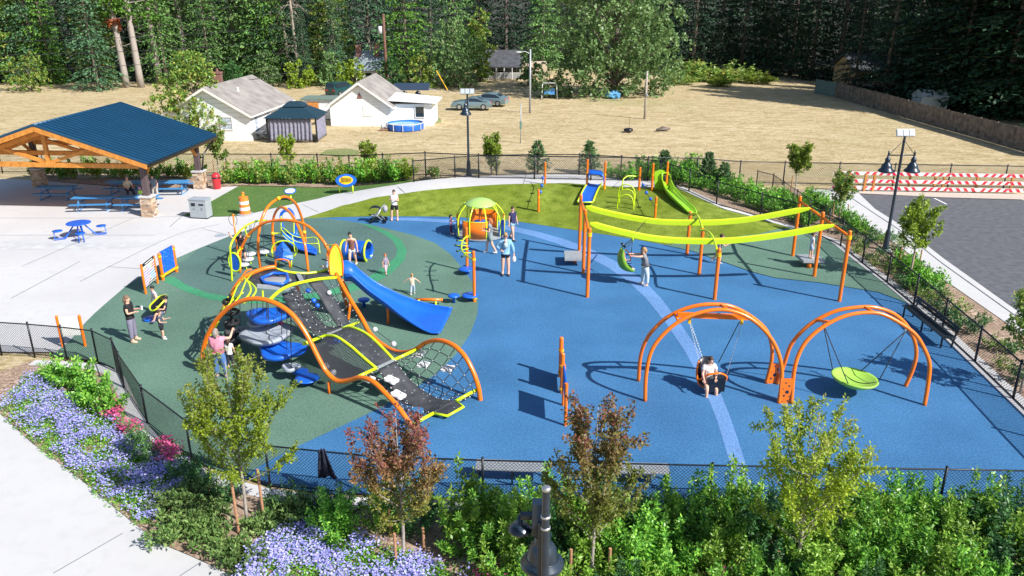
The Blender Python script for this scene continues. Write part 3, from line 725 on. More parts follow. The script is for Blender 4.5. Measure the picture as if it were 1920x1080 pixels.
# broadleaf trees
big = decid_mesh(26, 10.8, .05, 26000, .44, seed=5, nblob=64, trunk=.016)
tree_thing('broadleaf_tree', 'huge grey-green broadleaf tree on the far side of the meadow', 'tree', at(1150, 178), big, 'decid', sc=(.98, .85, 1.0))
tree_thing('broadleaf_tree', 'rounded green tree behind the parked silver cars', 'tree', at(850, 162), decid_mesh(9.5, 5.2, .02, 6500, .34, seed=8, nblob=26), 'decid')
tree_thing('broadleaf_tree', 'dark spreading tree with yellowish top between the cars and the farmhouse', 'tree', at(900, 152), decid_mesh(11, 3.6, .05, 5000, .34, seed=9, nblob=20), 'maple')
tree_thing('broadleaf_tree', 'large leafy maple in front of the left white house gable', 'tree', (at(374, 256)[0], at(374, 256)[1], -1.25), decid_mesh(7.8, 4.1, .06, 11000, .26, seed=11, nblob=30), 'maple')
for i, (px, py, h, r, lm, lb) in enumerate([(560, 163, 3.6, 2.9, 'yellowgreen', 'yellow-green bush left of the second white house at the wood edge'), (665, 170, 4.2, 3.0, 'yellowgreen', 'yellow-green bush just behind the second white house'), (620, 160, 5, 3, 'decid', 'grey-green bush between the two white houses'), (500, 160, 5, 3, 'decid', 'grey-green bush behind the roof of the left white house'), (185, 152, 4.5, 2.6, 'maple', 'green bush beside the bare-trunked pines'), (735, 166, 4.2, 2.6, 'shrub_dark', 'dark bush at the foot of the utility pole'), (1030, 182, 5, 3, 'decid', 'leafy bush at the left foot of the huge broadleaf tree'), (1225, 176, 6, 3.6, 'decid', 'low leafy mass at the right foot of the huge broadleaf tree'), (790, 165, 5, 3.0, 'maple', 'leafy bush right of the bright cedar'), (990, 160, 6, 2.4, 'decid', 'narrow bush in front of the farmhouse end wall'), (60, 170, 5, 4, 'maple', 'green bush at the far left meadow edge'), (440, 168, 4, 2.2, 'shrub_dark', 'dark bush behind the brick chimney')]):
    tree_thing('bush', lb, 'bush', at(px, py), decid_mesh(h, r, .02, int(2600), .30, seed=30+i, nblob=12), lm)
# bramble bank
for i, (px, py, s, lb) in enumerate([(1320, 152, (2.6, 1.4, 1), 'left part of the sunlit bramble bank under the dark firs'), (1375, 153, (2.4, 1.3, 1), 'middle part of the sunlit bramble bank under the dark firs'), (1420, 156, (1.5, 1.0, .6), 'small yellowish bramble clump at the right end of the bank'), (1345, 161, (1.4, .9, .5), 'low yellowish weeds in front of the bramble bank'), (1270, 158, (1.5, 1, .8), 'bramble clump beside the huge broadleaf tree')]):
    cr = shrub_mesh(2.2, 2.3, 1700, .30, 60+i, wands=40)
    o = tag(cr.build('bramble', LM['yellowgreen' if i in (2, 3) else 'maple']), lb, 'bush'); o.location = at(px, py); o.scale = s

# ---- young trees
def young(name, lb, px, py, toppy, halfw, lm, seed, leaf=.09, bare=.25, nbr=22, per=90, stakes=(), dens=1.0, group=None, kind='plume', trunk='bark_pale', sy=None):
    g = G(px, py); h = AY(px, toppy, g.y).z-g.z; D = g.y*math.cos(PITCH)+(H-g.z)*math.sin(PITCH)
    r = halfw/F*D
    trc = plume_mesh(h, r, bare, leaf, seed, nbr, per, dens)
    o = tree_thing(name, lb, 'tree', g, trc, lm, trunk)
    for k, (sx, sy_, top) in enumerate(stakes):
        b = G(sx, sy_); z = AY(sx, top, b.y).z
        st = MB().cyl(b-UP*.05, V(b.x, b.y, z), .035, .033, 8); so = st.build('tree_stake', M['stake'], smooth=False)
        tag(so, ('raw wooden stake %s %s' % (('left of', 'right of', 'behind')[k % 3], 'the trunk of the '+lb))[:110], 'stake', 'stakes around the young trees')
    return o, g, h, r
young('young_maple', 'young yellow-green maple inside the near fence curve at lower left', 464, 985, 666, 98, 'youngmaple', 101, .072, .26, 30, 125)
young('young_maple', 'young maple turning dark red at lower centre left', 757, 1052, 762, 100, 'redmaple', 102, .075, .25, 28, 105)
young('young_maple', 'young reddish-brown and green maple right of the near lamp', 1106, 1108, 752, 92, 'mixmaple', 103, .075, .28, 28, 105)
young('young_maple', 'young olive-green maple at lower right among the shrubs', 1486, 1100, 762, 105, 'youngmaple', 104, .068, .25, 30, 110)
def stake(px, py, top, lb):
    b = G(px, py); z = AY(px, top, b.y).z
    o = MB().cyl(V(b.x, b.y, b.z-.05), V(b.x, b.y, z), .036, .033, 8).build('tree_stake', M['stake']); tag(o, lb, 'stake', 'stakes beside the young trees')
for a in ((448, 1000, 890, 'wooden stake left of the yellow-green maple trunk'), (495, 975, 880, 'wooden stake right of the yellow-green maple trunk'), (733, 1005, 955, 'wooden stake behind the dark red maple, left of its trunk'), (743, 1060, 1000, 'wooden stake in the lilac flowers in front of the dark red maple'), (795, 1030, 990, 'wooden stake right of the dark red maple trunk'), (1068, 1120, 1030, 'wooden stake left of the reddish-brown maple trunk'), (1140, 1110, 1028, 'wooden stake right of the reddish-brown maple trunk'), (1450, 1110, 1034, 'wooden stake left of the olive-green maple trunk'), (1518, 1110, 1034, 'wooden stake right of the olive-green maple trunk'), (1502, 1120, 1068, 'short wooden stake just right of the olive-green maple trunk'),
          (1481, 372, 330, 'thin stake left of the round-topped young tree by the gate fence'), (1560, 412, 378, 'stake left of the small tree at the corner of the sidewalk'), (1588, 405, 383, 'stake right of the small tree at the corner of the sidewalk'), (1684, 503, 461, 'left stake of the tree beside the parking lot'), (1707, 520, 471, 'middle stake of the tree beside the parking lot'), (1722, 505, 468, 'right stake of the tree beside the parking lot'), (402, 325, 300, 'stake left of the small tree near the red bin'), (424, 325, 303, 'stake right of the small tree near the red bin')):
    stake(*a)
young('young_tree', 'round-topped young tree near the gate in the black fence', 1488, 372, 266, 24, 'yellowgreen', 111, .16, .42, 16, 70)
young('young_tree', 'small young tree at the near corner of the far sidewalk', 1572, 412, 320, 24, 'maple', 112, .14, .33, 15, 70)
young('young_tree', 'young light-green tree between the play fence and the parking lot', 1704, 525, 374, 38, 'yellowgreen', 113, .13, .38, 20, 80)
young('young_tree', 'young green tree in the bed near the right edge beyond the dark bench', 1912, 738, 545, 55, 'maple', 119, .11, .35, 20, 80)
young('young_tree', 'small leafy tree behind the red bin', 410, 330, 236, 24, 'maple', 114, .17, .33, 15, 70)
young('sapling', 'yellow-green sapling in front of the grey curtained gazebo', 541, 312, 254, 17, 'yellowgreen', 115, .18, .12, 12, 60)
young('sapling', 'yellow-green sapling on the green patch by the black fence', 690, 318, 263, 17, 'yellowgreen', 116, .18, .12, 12, 60)
young('sapling', 'feathery yellow-green conifer sapling right of the tall black lamp post', 921, 326, 246, 20, 'yellowgreen', 117, .17, .05, 18, 50)
young('sapling', 'small green sapling just inside the left fence corner', 813, 333, 314, 12, 'maple', 118, .15, .05, 10, 60)
def young_conifer(px, py, top, hw, lm, lb, seed, dens=1.0):
    g = G(px, py); h = AY(px, top, g.y).z-g.z; D = g.y*math.cos(PITCH)+(H-g.z)*math.sin(PITCH); r = hw/F*D
    random.seed(seed); tr = MB(); cr = MB(); tr.tube([V(0, 0, 0), V(0, 0, h)], [.06, .01], 6)
    n = int(26*dens)
    for i in range(n):
        f = i/n; z = h*(.06+.92*f); L = r*(1-f)**.8*random.uniform(.75, 1.15)+.08
        for k in range(5):
            a = i*1.1+k*1.257+random.uniform(-.3, .3); d = V(math.cos(a), math.sin(a), random.uniform(.15, .6)).normalized()
            tr.tube([V(0, 0, z), V(0, 0, z)+d*L], [.012, .004], 3)
            for j in range(int(5+L*9)):
                q = V(0, 0, z)+d*L*random.uniform(.25, 1.03); dd = (d+rdir()*.8).normalized(); cr.leaf(q, dd, rdir(), random.uniform(.12, .26), random.uniform(.05, .10))
    return tree_thing('young_conifer', lb, 'tree', g, (tr, cr), lm)
young_conifer(1008, 326, 264, 24, 'juniper', 'feathery grey-green young conifer left of the blue hood slide', 131)
young_conifer(1104, 324, 264, 20, 'juniper', 'feathery young conifer behind the blue hood slide', 132)
young_conifer(1244, 325, 282, 15, 'pine', 'dark young pine behind the green slide', 133)
young_conifer(1325, 350, 285, 19, 'pine', 'larger young pine in the shrub bed right of the green slide', 134, 1.2)
young_conifer(1355, 358, 306, 15, 'pine', 'smaller young pine beside the larger one in the shrub bed', 135)

# ---- shrubs
def shrubs(protos, pts, lm, name, cat, labels, group, sc=(.85, 1.2)):
    built = []
    for i, (px, py) in enumerate(pts):
        g = G(px, py); lab = labels(px, py, i); k = i % len(protos)
        s = random.uniform(*sc)
        if k >= len(built):
            o = protos[k].build(name, LM[lm[k % len(lm)]]); built.append(o); tag(o, lab, cat, group)
        else:
            o = built[k].copy(); col.objects.link(o); o['label'] = lab
        o.location = g; o.rotation_euler = (0, 0, random.random()*6.28); o.scale = (s, s, s*random.uniform(.9, 1.1))
random.seed(77)
near = [shrub_mesh(.85, 1.15, 3000, .092, 200+i, wands=26) for i in range(5)]
P = []
for row, (y0, x0, x1, st) in enumerate([(1000, 640, 2060, 74), (1045, 870, 2080, 78), (1100, 900, 2080, 84), (1165, 920, 2090, 92), (984, 930, 2060, 120)]):
    x = x0+row*19
    while x < x1:
        px, py = x+random.uniform(-14, 14), y0+random.uniform(-8, 8); x += st
        if abs(px-1486) < 16 and py > 1060: continue
        if y0 == 972 and (1240 < px < 1430 or 1610 < px < 1800): continue
        P.append((px, py))
def near_label(px, py, i):
    lx = [(740, 'left of the dark red maple'), (860, 'beside the dark red maple'), (1040, 'left of the near lamp'), (1180, 'around the reddish-brown maple'), (1400, 'between the two right-hand maples'), (1560, 'around the olive-green maple'), (1780, 'right of the olive-green maple'), (9999, 'at the far lower right')]
    w = [b for a, b in lx if px < a][0]; r = 'back' if py < 985 else 'second' if py < 1020 else 'third' if py < 1070 else 'fourth' if py < 1130 else 'front'
    return 'glossy green shrub, %s row of the near hedge, %s' % (r, w)
shrubs(near, P, ['shrub', 'shrub_yellow', 'shrub_dark', 'shrub_yellow', 'shrub'], 'hedge_shrub', 'shrub', near_label, 'leafy shrubs of the near hedge')
# hedge along the back of the lawn
mid = [shrub_mesh(.75, 1.15, 620, .19, 230+i, wands=16) for i in range(4)]
P = []
for x in range(60, 190, 20): P.append((x, 331+random.uniform(-3, 3)))
for x in range(212, 385, 20): P.append((x, 333+random.uniform(-3, 3)))
for x in range(430, 770, 15): P.append((x, 343-max(0, (x-640)*.06)+random.uniform(-2, 2)))
for x in range(438, 770, 22): P.append((x, 334+random.uniform(-2, 2)))
shrubs(mid, P, ['maple', 'shrub', 'yellowgreen', 'shrub'], 'hedge_shrub', 'shrub', lambda px, py, i: 'bushy shrub in the back hedge, %s' % ('at the left behind the pavilion' if px < 200 else 'seen through the pavilion' if px < 390 else 'right of the red bin' if px < 520 else 'behind the round blue sign' if px < 620 else 'behind the oval blue music panel' if px < 690 else 'by the left end of the curved fence'), 'shrubs of the back hedge', (.72, 1.05))
# bed between the back fences at right
P = []
for k in range(3):
    for x in range(1150+k*60, 1520, 17):
        base = 338+max(0, (x-1260))*.36
        py = base-3-k*11+random.uniform(-3, 3)
        if py < 322: continue
        if x > 1440 and k == 0 and random.random() < .3: continue
        P.append((x+random.uniform(-5, 5), py))
shrubs(mid, P, ['shrub'], 'bed_shrub', 'shrub', lambda px, py, i: 'leafy shrub in the bed %s' % ('behind the arched climber' if px < 1205 else 'behind the green slide' if px < 1290 else 'around the two young pines' if px < 1380 else 'between the far fences left of the gate' if px < 1440 else 'at the foot of the round-topped young tree'), 'shrubs in the bed behind the mound', (.6, .9))
# low clumps in the right-hand bed, dark leafy cover by the sidewalk
low = [shrub_mesh(.42, .42, 300, .10, 250+i, wands=22) for i in range(3)]
P = []
for px, py in [(1500, 400), (1530, 412), (1552, 424), (1575, 437), (1592, 420), (1612, 432), (1620, 462), (1600, 452), (1611, 474), (1633, 454), (1630, 488), (1643, 497), (1650, 480), (1668, 492), (1667, 512), (1684, 528), (1700, 540), (1716, 552), (1720, 535), (1740, 545), (1735, 565), (1752, 580), (1756, 556), (1775, 565), (1772, 595), (1790, 612), (1800, 590), (1822, 625), (1840, 605), (1860, 655), (1634, 441), (1646, 449), (1655, 456), (1680, 475), (1674, 450), (1690, 462), (1540, 395), (1560, 402), (1880, 690), (1905, 715), (1890, 660)]:
    P.append((px, py))
shrubs(low, P, ['shrub_dark', 'juniper', 'maple'], 'low_shrub', 'shrub', lambda px, py, i: 'small low clump in the mulch bed, %s' % ('near the tall swing frame corner' if px < 1600 else 'left of the right lamp base' if px < 1655 and py < 480 else 'below the right lamp base' if px < 1690 else 'around the tree beside the parking lot' if px < 1745 else 'behind the dark bench'), 'low clumps in the right mulch bed')
P = [(1520, 372), (1535, 380), (1548, 390), (1565, 398), (1580, 412), (1592, 418), (1603, 428), (1615, 436), (1532, 392), (1700, 508), (1712, 516), (1725, 524), (1735, 532), (1748, 540), (1718, 532), (1690, 500), (1728, 545), (1510, 380)]
shrubs([shrub_mesh(.62, .62, 560, .13, 270+i, wands=20) for i in range(2)], P, ['shrub', 'shrub'], 'leafy_shrub', 'shrub', lambda px, py, i: 'bright leafy shrub along the sidewalk edge %s' % ('near the small corner tree' if px < 1640 else 'around the tree beside the parking lot'), 'leafy shrubs along the sidewalk')
# ground cover and flowers at lower left (nobody could count the plants)
def inpoly(x, y, poly):
    c = False; n = len(poly)
    for i in range(n):
        (x1, y1), (x2, y2) = poly[i], poly[(i+1) % n]
        if (y1 > y) != (y2 > y) and x < (x2-x1)*(y-y1)/(y2-y1)+x1: c = not c
    return c
def scatter(poly, n):
    xs = [p[0] for p in poly]; ys = [p[1] for p in poly]; out = []
    while len(out) < n:
        x, y = random.uniform(min(xs), max(xs)), random.uniform(min(ys), max(ys))
        if inpoly(x, y, poly): out.append((x, y))
    return out
def flower_mass(name, lb, polys, nplants, petal, hgt=.32, leafn=26, fl=13, spread=.17, fsize=.055, greens=('shrub',)):
    lf = MB(); 
    for poly in polys:
        poly = [tuple(G(*p).xy) for p in poly]
        for x, y in scatter(poly, nplants):
            hh = hgt*random.uniform(.7, 1.2)*(.75+.5*noise.noise(V(x*1.3, y*1.3, 0)))
            lf.mi = 0
            for _ in range(leafn):
                d = rdir(); d.z = abs(d.z); p = V(x, y, 0)+V(d.x*spread, d.y*spread, d.z*hh*.8*random.random()+.02)
                lf.leaf(p, (d+rdir()*.5).normalized(), rdir(), random.uniform(.05, .10), random.uniform(.02, .035))
            lf.mi = 1
            nv = noise.noise(V(x*1.1+7, y*1.1, 3)); nf = fl if nv > -.08 else fl//2 if nv > -.24 else fl//8
            for _ in range(nf):
                a, rr = random.random()*6.28, spread*1.1*math.sqrt(random.random()); p = V(x+math.cos(a)*rr, y+math.sin(a)*rr, hh*random.uniform(.75, 1.2))
                s = fsize*random.uniform(.6, 1.15); t = rdir()*.45+UP; t.normalize(); u = t.orthogonal().normalized(); w_ = t.cross(u)
                lf.add([p+(u*math.cos(q*1.2566)+w_*math.sin(q*1.2566))*s*.5 for q in range(5)], [(0, 1, 2, 3, 4)])
    o = lf.build(name, [LM[greens[0]], LM[petal]]); tag(o, lb, 'flowers', None, 'stuff'); return o
random.seed(5)
flower_mass('lilac_flowers', 'lilac-blue flower carpet along the pale footpath at the left', [[(60, 700), (110, 740), (150, 765), (175, 770), (215, 795), (250, 815), (300, 845), (352, 880), (345, 915), (325, 940), (290, 978), (262, 985), (232, 962), (195, 930), (150, 892), (60, 822), (0, 770)]], 1050, 'purple')
flower_mass('lilac_flowers', 'lilac-blue flower mound under the dark red maple', [[(470, 1060), (478, 1035), (510, 1005), (560, 990), (640, 1000), (700, 1025), (760, 1045), (820, 1060), (880, 1090), (900, 1180), (470, 1180), (440, 1110)]], 900, 'purple')
flower_mass('pink_flowers', 'pink flowering clumps beside the curb above the lilac carpet', [[(188, 770), (215, 760), (232, 790), (225, 805), (195, 795)], [(225, 808), (255, 800), (262, 822), (240, 830)], [(285, 838), (310, 832), (345, 858), (330, 880), (300, 870)]], 55, 'pink', .45, 22, 10, .16, .07)
flower_mass('pink_flowers', 'pink flowers at the foot of the near lamp post', [[(900, 1075), (990, 1075), (1000, 1130), (900, 1140)], [(1300, 1100), (1380, 1100), (1380, 1130), (1300, 1130)]], 40, 'pink', .5, 20, 9, .16, .07)
low2 = shrub_mesh(.62, .42, 1000, .10, 301, wands=46, up=1.0)
def scat(proto, pts, lm, name, lab, group, sc=(.8, 1.2)):
    first = None
    for i, (px, py) in enumerate(pts):
        if first is None: first = proto.build(name, LM[lm]); o = first
        else: o = first.copy(); col.objects.link(o)
        tag(o, lab(px, py), 'shrub', group); s = random.uniform(*sc); o.location = G(px, py); o.rotation_euler = (0, 0, random.random()*6.28); o.scale = (s, s, s)
scat(low2, [(308, 955), (345, 935), (385, 955), (345, 982), (330, 1010), (392, 985), (395, 1012), (432, 1042), (462, 1060), (505, 992), (545, 982)], 'juniper_pale', 'juniper', lambda px, py: 'spreading green juniper %s' % ('between the lilac carpet and the stakes' if px < 420 else 'at the front of the yellow-green maple'), 'junipers in the near bed')
scat(shrub_mesh(.5, .5, 1100, .07, 302, wands=50), [(352, 897), (385, 912), (535, 958), (566, 953), (596, 964), (630, 958), (655, 972), (582, 982), (625, 990), (425, 938)], 'shrub_dark', 'groundcover_shrub', lambda px, py: 'dark low shrub %s' % ('beside the curb left of the yellow-green maple' if px < 450 else 'beside the curb left of the dark red maple'), 'dark low shrubs by the curb')
scat(shrub_mesh(.55, .7, 1100, .10, 303, wands=30), [(158, 730), (172, 745), (160, 760), (185, 752), (205, 775), (130, 720), (100, 715)], 'shrub', 'leafy_shrub', lambda px, py: 'bright green leafy shrub in the corner bed at far left', 'leafy shrubs in the left corner bed')
scat(shrub_mesh(.4, .55, 600, .07, 304, wands=24), [(240, 815), (255, 828), (270, 840), (262, 855), (250, 838), (280, 862)], 'juniper', 'flowering_shrub', lambda px, py: 'olive green shrub among the pink flowers beside the curb', 'olive shrubs by the curb')
# ------------------------------------------------------------------ chain link fences
def wires(mb, a, b, z0, z1, step, r):
    """diamond wire between posts a and b (ground points), from z0 to z1 above them"""
    d = V(b.x-a.x, b.y-a.y, 0); L = d.length; d.normalize(); h = z1-z0; s = step
    def pt(u, t): return V(a.x+d.x*u, a.y+d.y*u, a.z+(b.z-a.z)*u/L+z0+t)
    k = -int(h/s)-1
    while k*s < L:
        u0 = k*s
        for sg in (1, -1):
            if sg == 1: p = [(u0, 0), (u0+h, h)]
            else: p = [(u0, h), (u0+h, 0)]
            (ua, ta), (ub, tb) = p
            lo, hi = max(ua, 0), min(ub, L)
            if hi-lo < .01: continue
            f = lambda u: ta+(tb-ta)*(u-ua)/(ub-ua)
            A, B = pt(lo, f(lo)), pt(hi, f(hi)); n = V(-d.y, d.x, 0)*r
            up = V(0, 0, r*1.2)
            mb.add([A+n*.3+up, A-n*.3, A+n-up, B+n*.3+up, B-n*.3, B+n-up], [(0, 1, 4, 3), (1, 2, 5, 4), (2, 0, 3, 5)])
        k += 1
def chain_fence(lb, pts, h, spacing, step=.085, r=.0042, mid=False, pr=.032, grp=None, rail=.022):
    pts = [Vector((p.x, p.y, Z(p.x, p.y))) for p in pts]
    P = resample(pts, spacing)
    for p in P: p.z = Z(p.x, p.y)
    t = thing('chain_link_fence', lb, 'fence', P[0], group=grp)
    for p in P:
        m = MB(); m.cyl(p-UP*.1, p+UP*(h+.06), pr, pr, 8); m.ell(p+UP*(h+.07), (pr*1.25, pr*1.25, pr*.9), 8, 5); m.build('post', M['fence_black'], t, smooth=True)
    m = MB(); m.tube([p+UP*h for p in P], rail, 7); m.build('top_rail', M['fence_black'], t, smooth=True)
    m = MB(); m.tube([p+UP*.07 for p in P], rail*.8, 6); m.build('bottom_rail', M['fence_black'], t, smooth=True)
    if mid: m = MB(); m.tube([p+UP*h*.5 for p in P], rail*.8, 6); m.build('middle_rail', M['fence_black'], t, smooth=True)
    m = MB()
    for a, b in zip(P, P[1:]): wires(m, a, b, .06, h, step, r)
    m.build('wire_mesh', M['fence_black'], t)
    return t, P
fl = GP([(1975, 963), (1715, 958), (1268, 950), (960, 942), (800, 938), (687, 932), (610, 929), (560, 922), (505, 911), (434.6, 893), (383, 873), (345, 854), (309, 831), (287, 807), (264, 779), (245, 748), (233, 728)])
chain_fence('black chain-link fence along the near edge of the play area', fl, 1.22, 2.75, .095, .0050, mid=False)
chain_fence('short black chain-link fence at the left corner by the round-edged bed', GP([(233, 727), (222, 700), (205, 687), (182, 680), (150, 676), (100, 670), (20, 664), (-60, 660)]), 1.22, 1.35, .095, .0050)
chain_fence('curved black chain-link fence behind the white path and turf mound', GP([(776, 341), (785, 340), (793, 339)])[:1]+GP([(793, 338.8), (850, 333.3), (895, 330.8), (950, 328.3), (1055, 326.3), (1120, 329.3), (1180, 333.3), (1227, 339), (1268, 351), (1300, 364), (1356, 390.5), (1423, 407), (1489, 424), (1524, 436), (1560, 449), (1602, 483), (1656, 526), (1710, 571), (1757, 615), (1804, 658), (1854, 706), (1924, 774), (2004, 853), (2094, 938)]), 1.30, 2.6, .12, .0065, pr=.042, rail=.030)
chain_fence('long straight black chain-link boundary fence between the park and the dry meadow', GP([(-150, 322), (150, 325), (300, 326), (436, 326), (600, 328), (760, 331), (900, 334), (1100, 338), (1250, 340), (1440, 344), (1660, 349), (1900, 353), (2200, 358)]), 1.45, 3.5, .16, .007, pr=.045, rail=.034)
chain_fence('black chain-link fence running from the gate post down the mulch bed', GP([(1417, 357), (1427, 356), (1437, 357), (1460, 376), (1489, 396), (1508, 412), (1530, 424), (1552, 436)]), 1.25, 2.2, .14, .006)
# jacket hung over the near fence
g = G(611, 926); t = MB(); random.seed(3)
rows = []
for i in range(9):
    f = i/8; w_ = .10+.22*f; z = 1.36-f*.78
    rows.append([g+V(-.02+w_*(k/8)*1.5-w_*.35, -.06-.05*math.sin(k*1.6+i*.4)-.02*f, z-.05*abs(k-4)*f*.3) for k in range(9)])
t.loft(rows); o = t.build('jacket', mat('dark_navy_cloth', (.012, .014, .035), .9, var=.2), smooth=True, solid=.025); tag(o, 'dark jacket hung over a post of the near fence', 'jacket')
# weathered board fence at far right
def board_fence(lb, top_px, h, m, bw=.15, group=None, gap=.008):
    P = resample([Vector(g_) for g_ in top_px], bw+gap)
    for p in P: p.z = Z(p.x, p.y)
    t = thing('board_fence', lb, 'fence', P[0], group=group); bd = MB(); ps = MB(); random.seed(int(abs(P[0].x)*10))
    for a, b in zip(P, P[1:]):
        d = (b-a).normalized(); n = V(-d.y, d.x, 0); hh = h*random.uniform(.985, 1.01); c = (a+b)/2+n*random.uniform(-.006, .006)
        bd.beam(V(c.x, c.y, c.z-.05), V(c.x, c.y, c.z+hh), bw, .02, up=n)
    bd.build('boards', m, t)
    rl = MB()
    for zz in (.35, h-.35):
        for a, b in zip(P[::12], P[12::12]):
            d = (b-a).normalized(); n = V(-d.y, d.x, 0)*.04; rl.beam(a+UP*zz-n*-1, b+UP*zz-n*-1, .04, .09)
    rl.build('rails', m, t)
    for p in P[::16]: MB().box(p+UP*(h/2), (.1, .1, h+.1)).build('post', m, t)
    return t
M['oldboard'] = mat('weathered_grey_board', (.17, .14, .12), .9, var=.45, vscale=2.5, color2=None)
M['newboard'] = mat('stained_brown_board', (.40, .24, .16), .85, var=.3, vscale=2)
board_fence('weathered grey board fence running along the right side of the meadow', GP([(1566, 182), (1600, 192), (1660, 208.6), (1692, 219), (1750, 236), (1830, 258), (1960, 296)]), 1.9, M['oldboard'])
board_fence('short weathered fence with leaning greenish panels at its far end', GP([(1528, 174), (1548, 178), (1564, 181)]), 1.8, mat('mossy_grey_board', (.13, .20, .19), .9, var=.3))
board_fence('brown stained board fence in front of the tan house beyond the firs', GP([(1575, 165), (1650, 172), (1720, 180), (1760, 186), (1850, 200)]), 1.8, M['newboard'])
# ------------------------------------------------------------------ houses across the meadow
def siding(name, c, pitch=.3):
    m = bpy.data.materials.new(name); m.use_nodes = True; nt = m.node_tree; b = nt.nodes['Principled BSDF']
    tc = nt.nodes.new('ShaderNodeTexCoord').outputs['Object']
    sx = nt.nodes.new('ShaderNodeSeparateXYZ'); nt.links.new(tc, sx.inputs[0])
    d = nt.nodes.new('ShaderNodeMath'); d.operation = 'MULTIPLY'; d.inputs[1].default_value = 1/pitch; nt.links.new(sx.outputs['Z'], d.inputs[0])
    f = nt.nodes.new('ShaderNodeMath'); f.operation = 'FRACT'; nt.links.new(d.outputs[0], f.inputs[0])
    l = nt.nodes.new('ShaderNodeMath'); l.operation = 'LESS_THAN'; l.inputs[1].default_value = .10; nt.links.new(f.outputs[0], l.inputs[0])
    a = _mix(nt, _noise(nt, tc, .9, 5, .35, .7), c, tuple(x*.86 for x in c))
    a = _mix(nt, l.outputs[0], a, tuple(x*.62 for x in c))
    nt.links.new(a, b.inputs['Base Color']); b.inputs['Roughness'].default_value = .7
    return m
M['siding'] = siding('white_lap_siding', (.90, .92, .95), .42)
M['siding2'] = siding('white_asbestos_shingle_siding', (.90, .91, .91), .30)
M['tan'] = siding('tan_siding', (.55, .40, .22), .2)
M['shingle'] = mat('weathered_grey_shingles', (.27, .25, .235), .95, var=.22, vscale=.9, bump=.5, bscale=18, detail=8)
M['darkroof'] = mat('dark_shingles', (.07, .075, .085), .9, var=.3, vscale=1.5)
M['brick'] = mat('brown_brick', (.22, .11, .09), .9, var=.35, vscale=9)
M['trim'] = mat('white_trim', (.80, .78, .74), .6)
M['curtain'] = mat('pale_curtain', (.40, .46, .55), .8, var=.4, vscale=7)
def window(par, c, w_, h_, n, m='glass', bars=1):
    """window standing 2 cm proud of the wall, n = outward normal; parts: frame > pane"""
    n = Vector(n).normalized(); s = V(-n.y, n.x, 0); c = Vector(c)
    fr = MB(); t = .07
    for sx in (-1, 1): fr.beam(c+s*sx*(w_/2)-UP*h_/2+n*.03, c+s*sx*(w_/2)+UP*h_/2+n*.03, t, .06, up=n)
    for sz in (-1, 1): fr.beam(c-s*(w_/2+t/2)+UP*sz*(h_/2+t/2)+n*.03, c+s*(w_/2+t/2)+UP*sz*(h_/2+t/2)+n*.03, .06, t)
    for k in range(bars): fr.beam(c-s*w_/2+n*.03+UP*(h_*((k+1)/(bars+1)-.5)), c+s*w_/2+n*.03+UP*(h_*((k+1)/(bars+1)-.5)), .045, .04)
    f = fr.build('window', M['trim'], par)
    MB().plate([c+s*a*w_/2+UP*b_*h_/2+n*.012 for a, b_ in ((-1, -1), (1, -1), (1, 1), (-1, 1))], n, .008).build('pane', M[m] if isinstance(m, str) else m, f)
def gable_house(name, lb, C, u, v, W_, D_, eave, ridge, wallm, roofm, over=.35, chimney=None, rname='roof'):
    """C: corner on the ground, u: unit along the gable wall, v: unit along the ridge"""
    C = Vector(C); u = Vector(u).normalized(); v = Vector(v).normalized()
    t = thing(name, lb, 'house', C)
    w = MB(); A, B = C, C+u*W_; A2, B2 = A+v*D_, B+v*D_; z = lambda p, h: V(p.x, p.y, C.z+h)
    ap, ap2 = (A+B)/2, (A2+B2)/2
    vs = [z(A, -.2), z(B, -.2), z(B, eave), z(ap, ridge), z(A, eave), z(A2, -.2), z(B2, -.2), z(B2, eave), z(ap2, ridge), z(A2, eave)]
    w.add(vs, [(0, 1, 2, 3, 4), (6, 5, 9, 8, 7), (1, 6, 7, 2), (5, 0, 4, 9)]); w.build('wall', wallm, t)
    r_ = MB(); sl = (ridge-eave)/(W_/2)
    for e, s in ((A, -1), (B, 1)):
        e1 = z(e, eave)+u*s*over-UP*sl*over-v*over+UP*.05; e2 = z(e+v*D_, eave)+u*s*over-UP*sl*over+v*over+UP*.05
        p1, p2 = z(ap, ridge)-v*over+UP*.05, z(ap2, ridge)+v*over+UP*.05
        r_.plate([e1, e2, p2, p1], (e2-e1).cross(p1-e1), .12)
    ro = r_.build(rname, roofm, t)
    f = MB()
    for e, s in ((A, -1), (B, 1)):
        e1 = z(e, eave)+u*s*over-UP*sl*over-v*(over+.04)-UP*.06; f.beam(e1, z(ap, ridge)-v*(over+.04)-UP*.06, .05, .2)
        f.beam(z(e, eave)+u*s*(over+.02)-UP*(sl*over+.02)-v*over, z(e, eave)+u*s*(over+.02)-UP*(sl*over+.02)+v*(D_+over), .08, .14)
    f.build('fascia', M['trim'], t)
    return t, ro, z
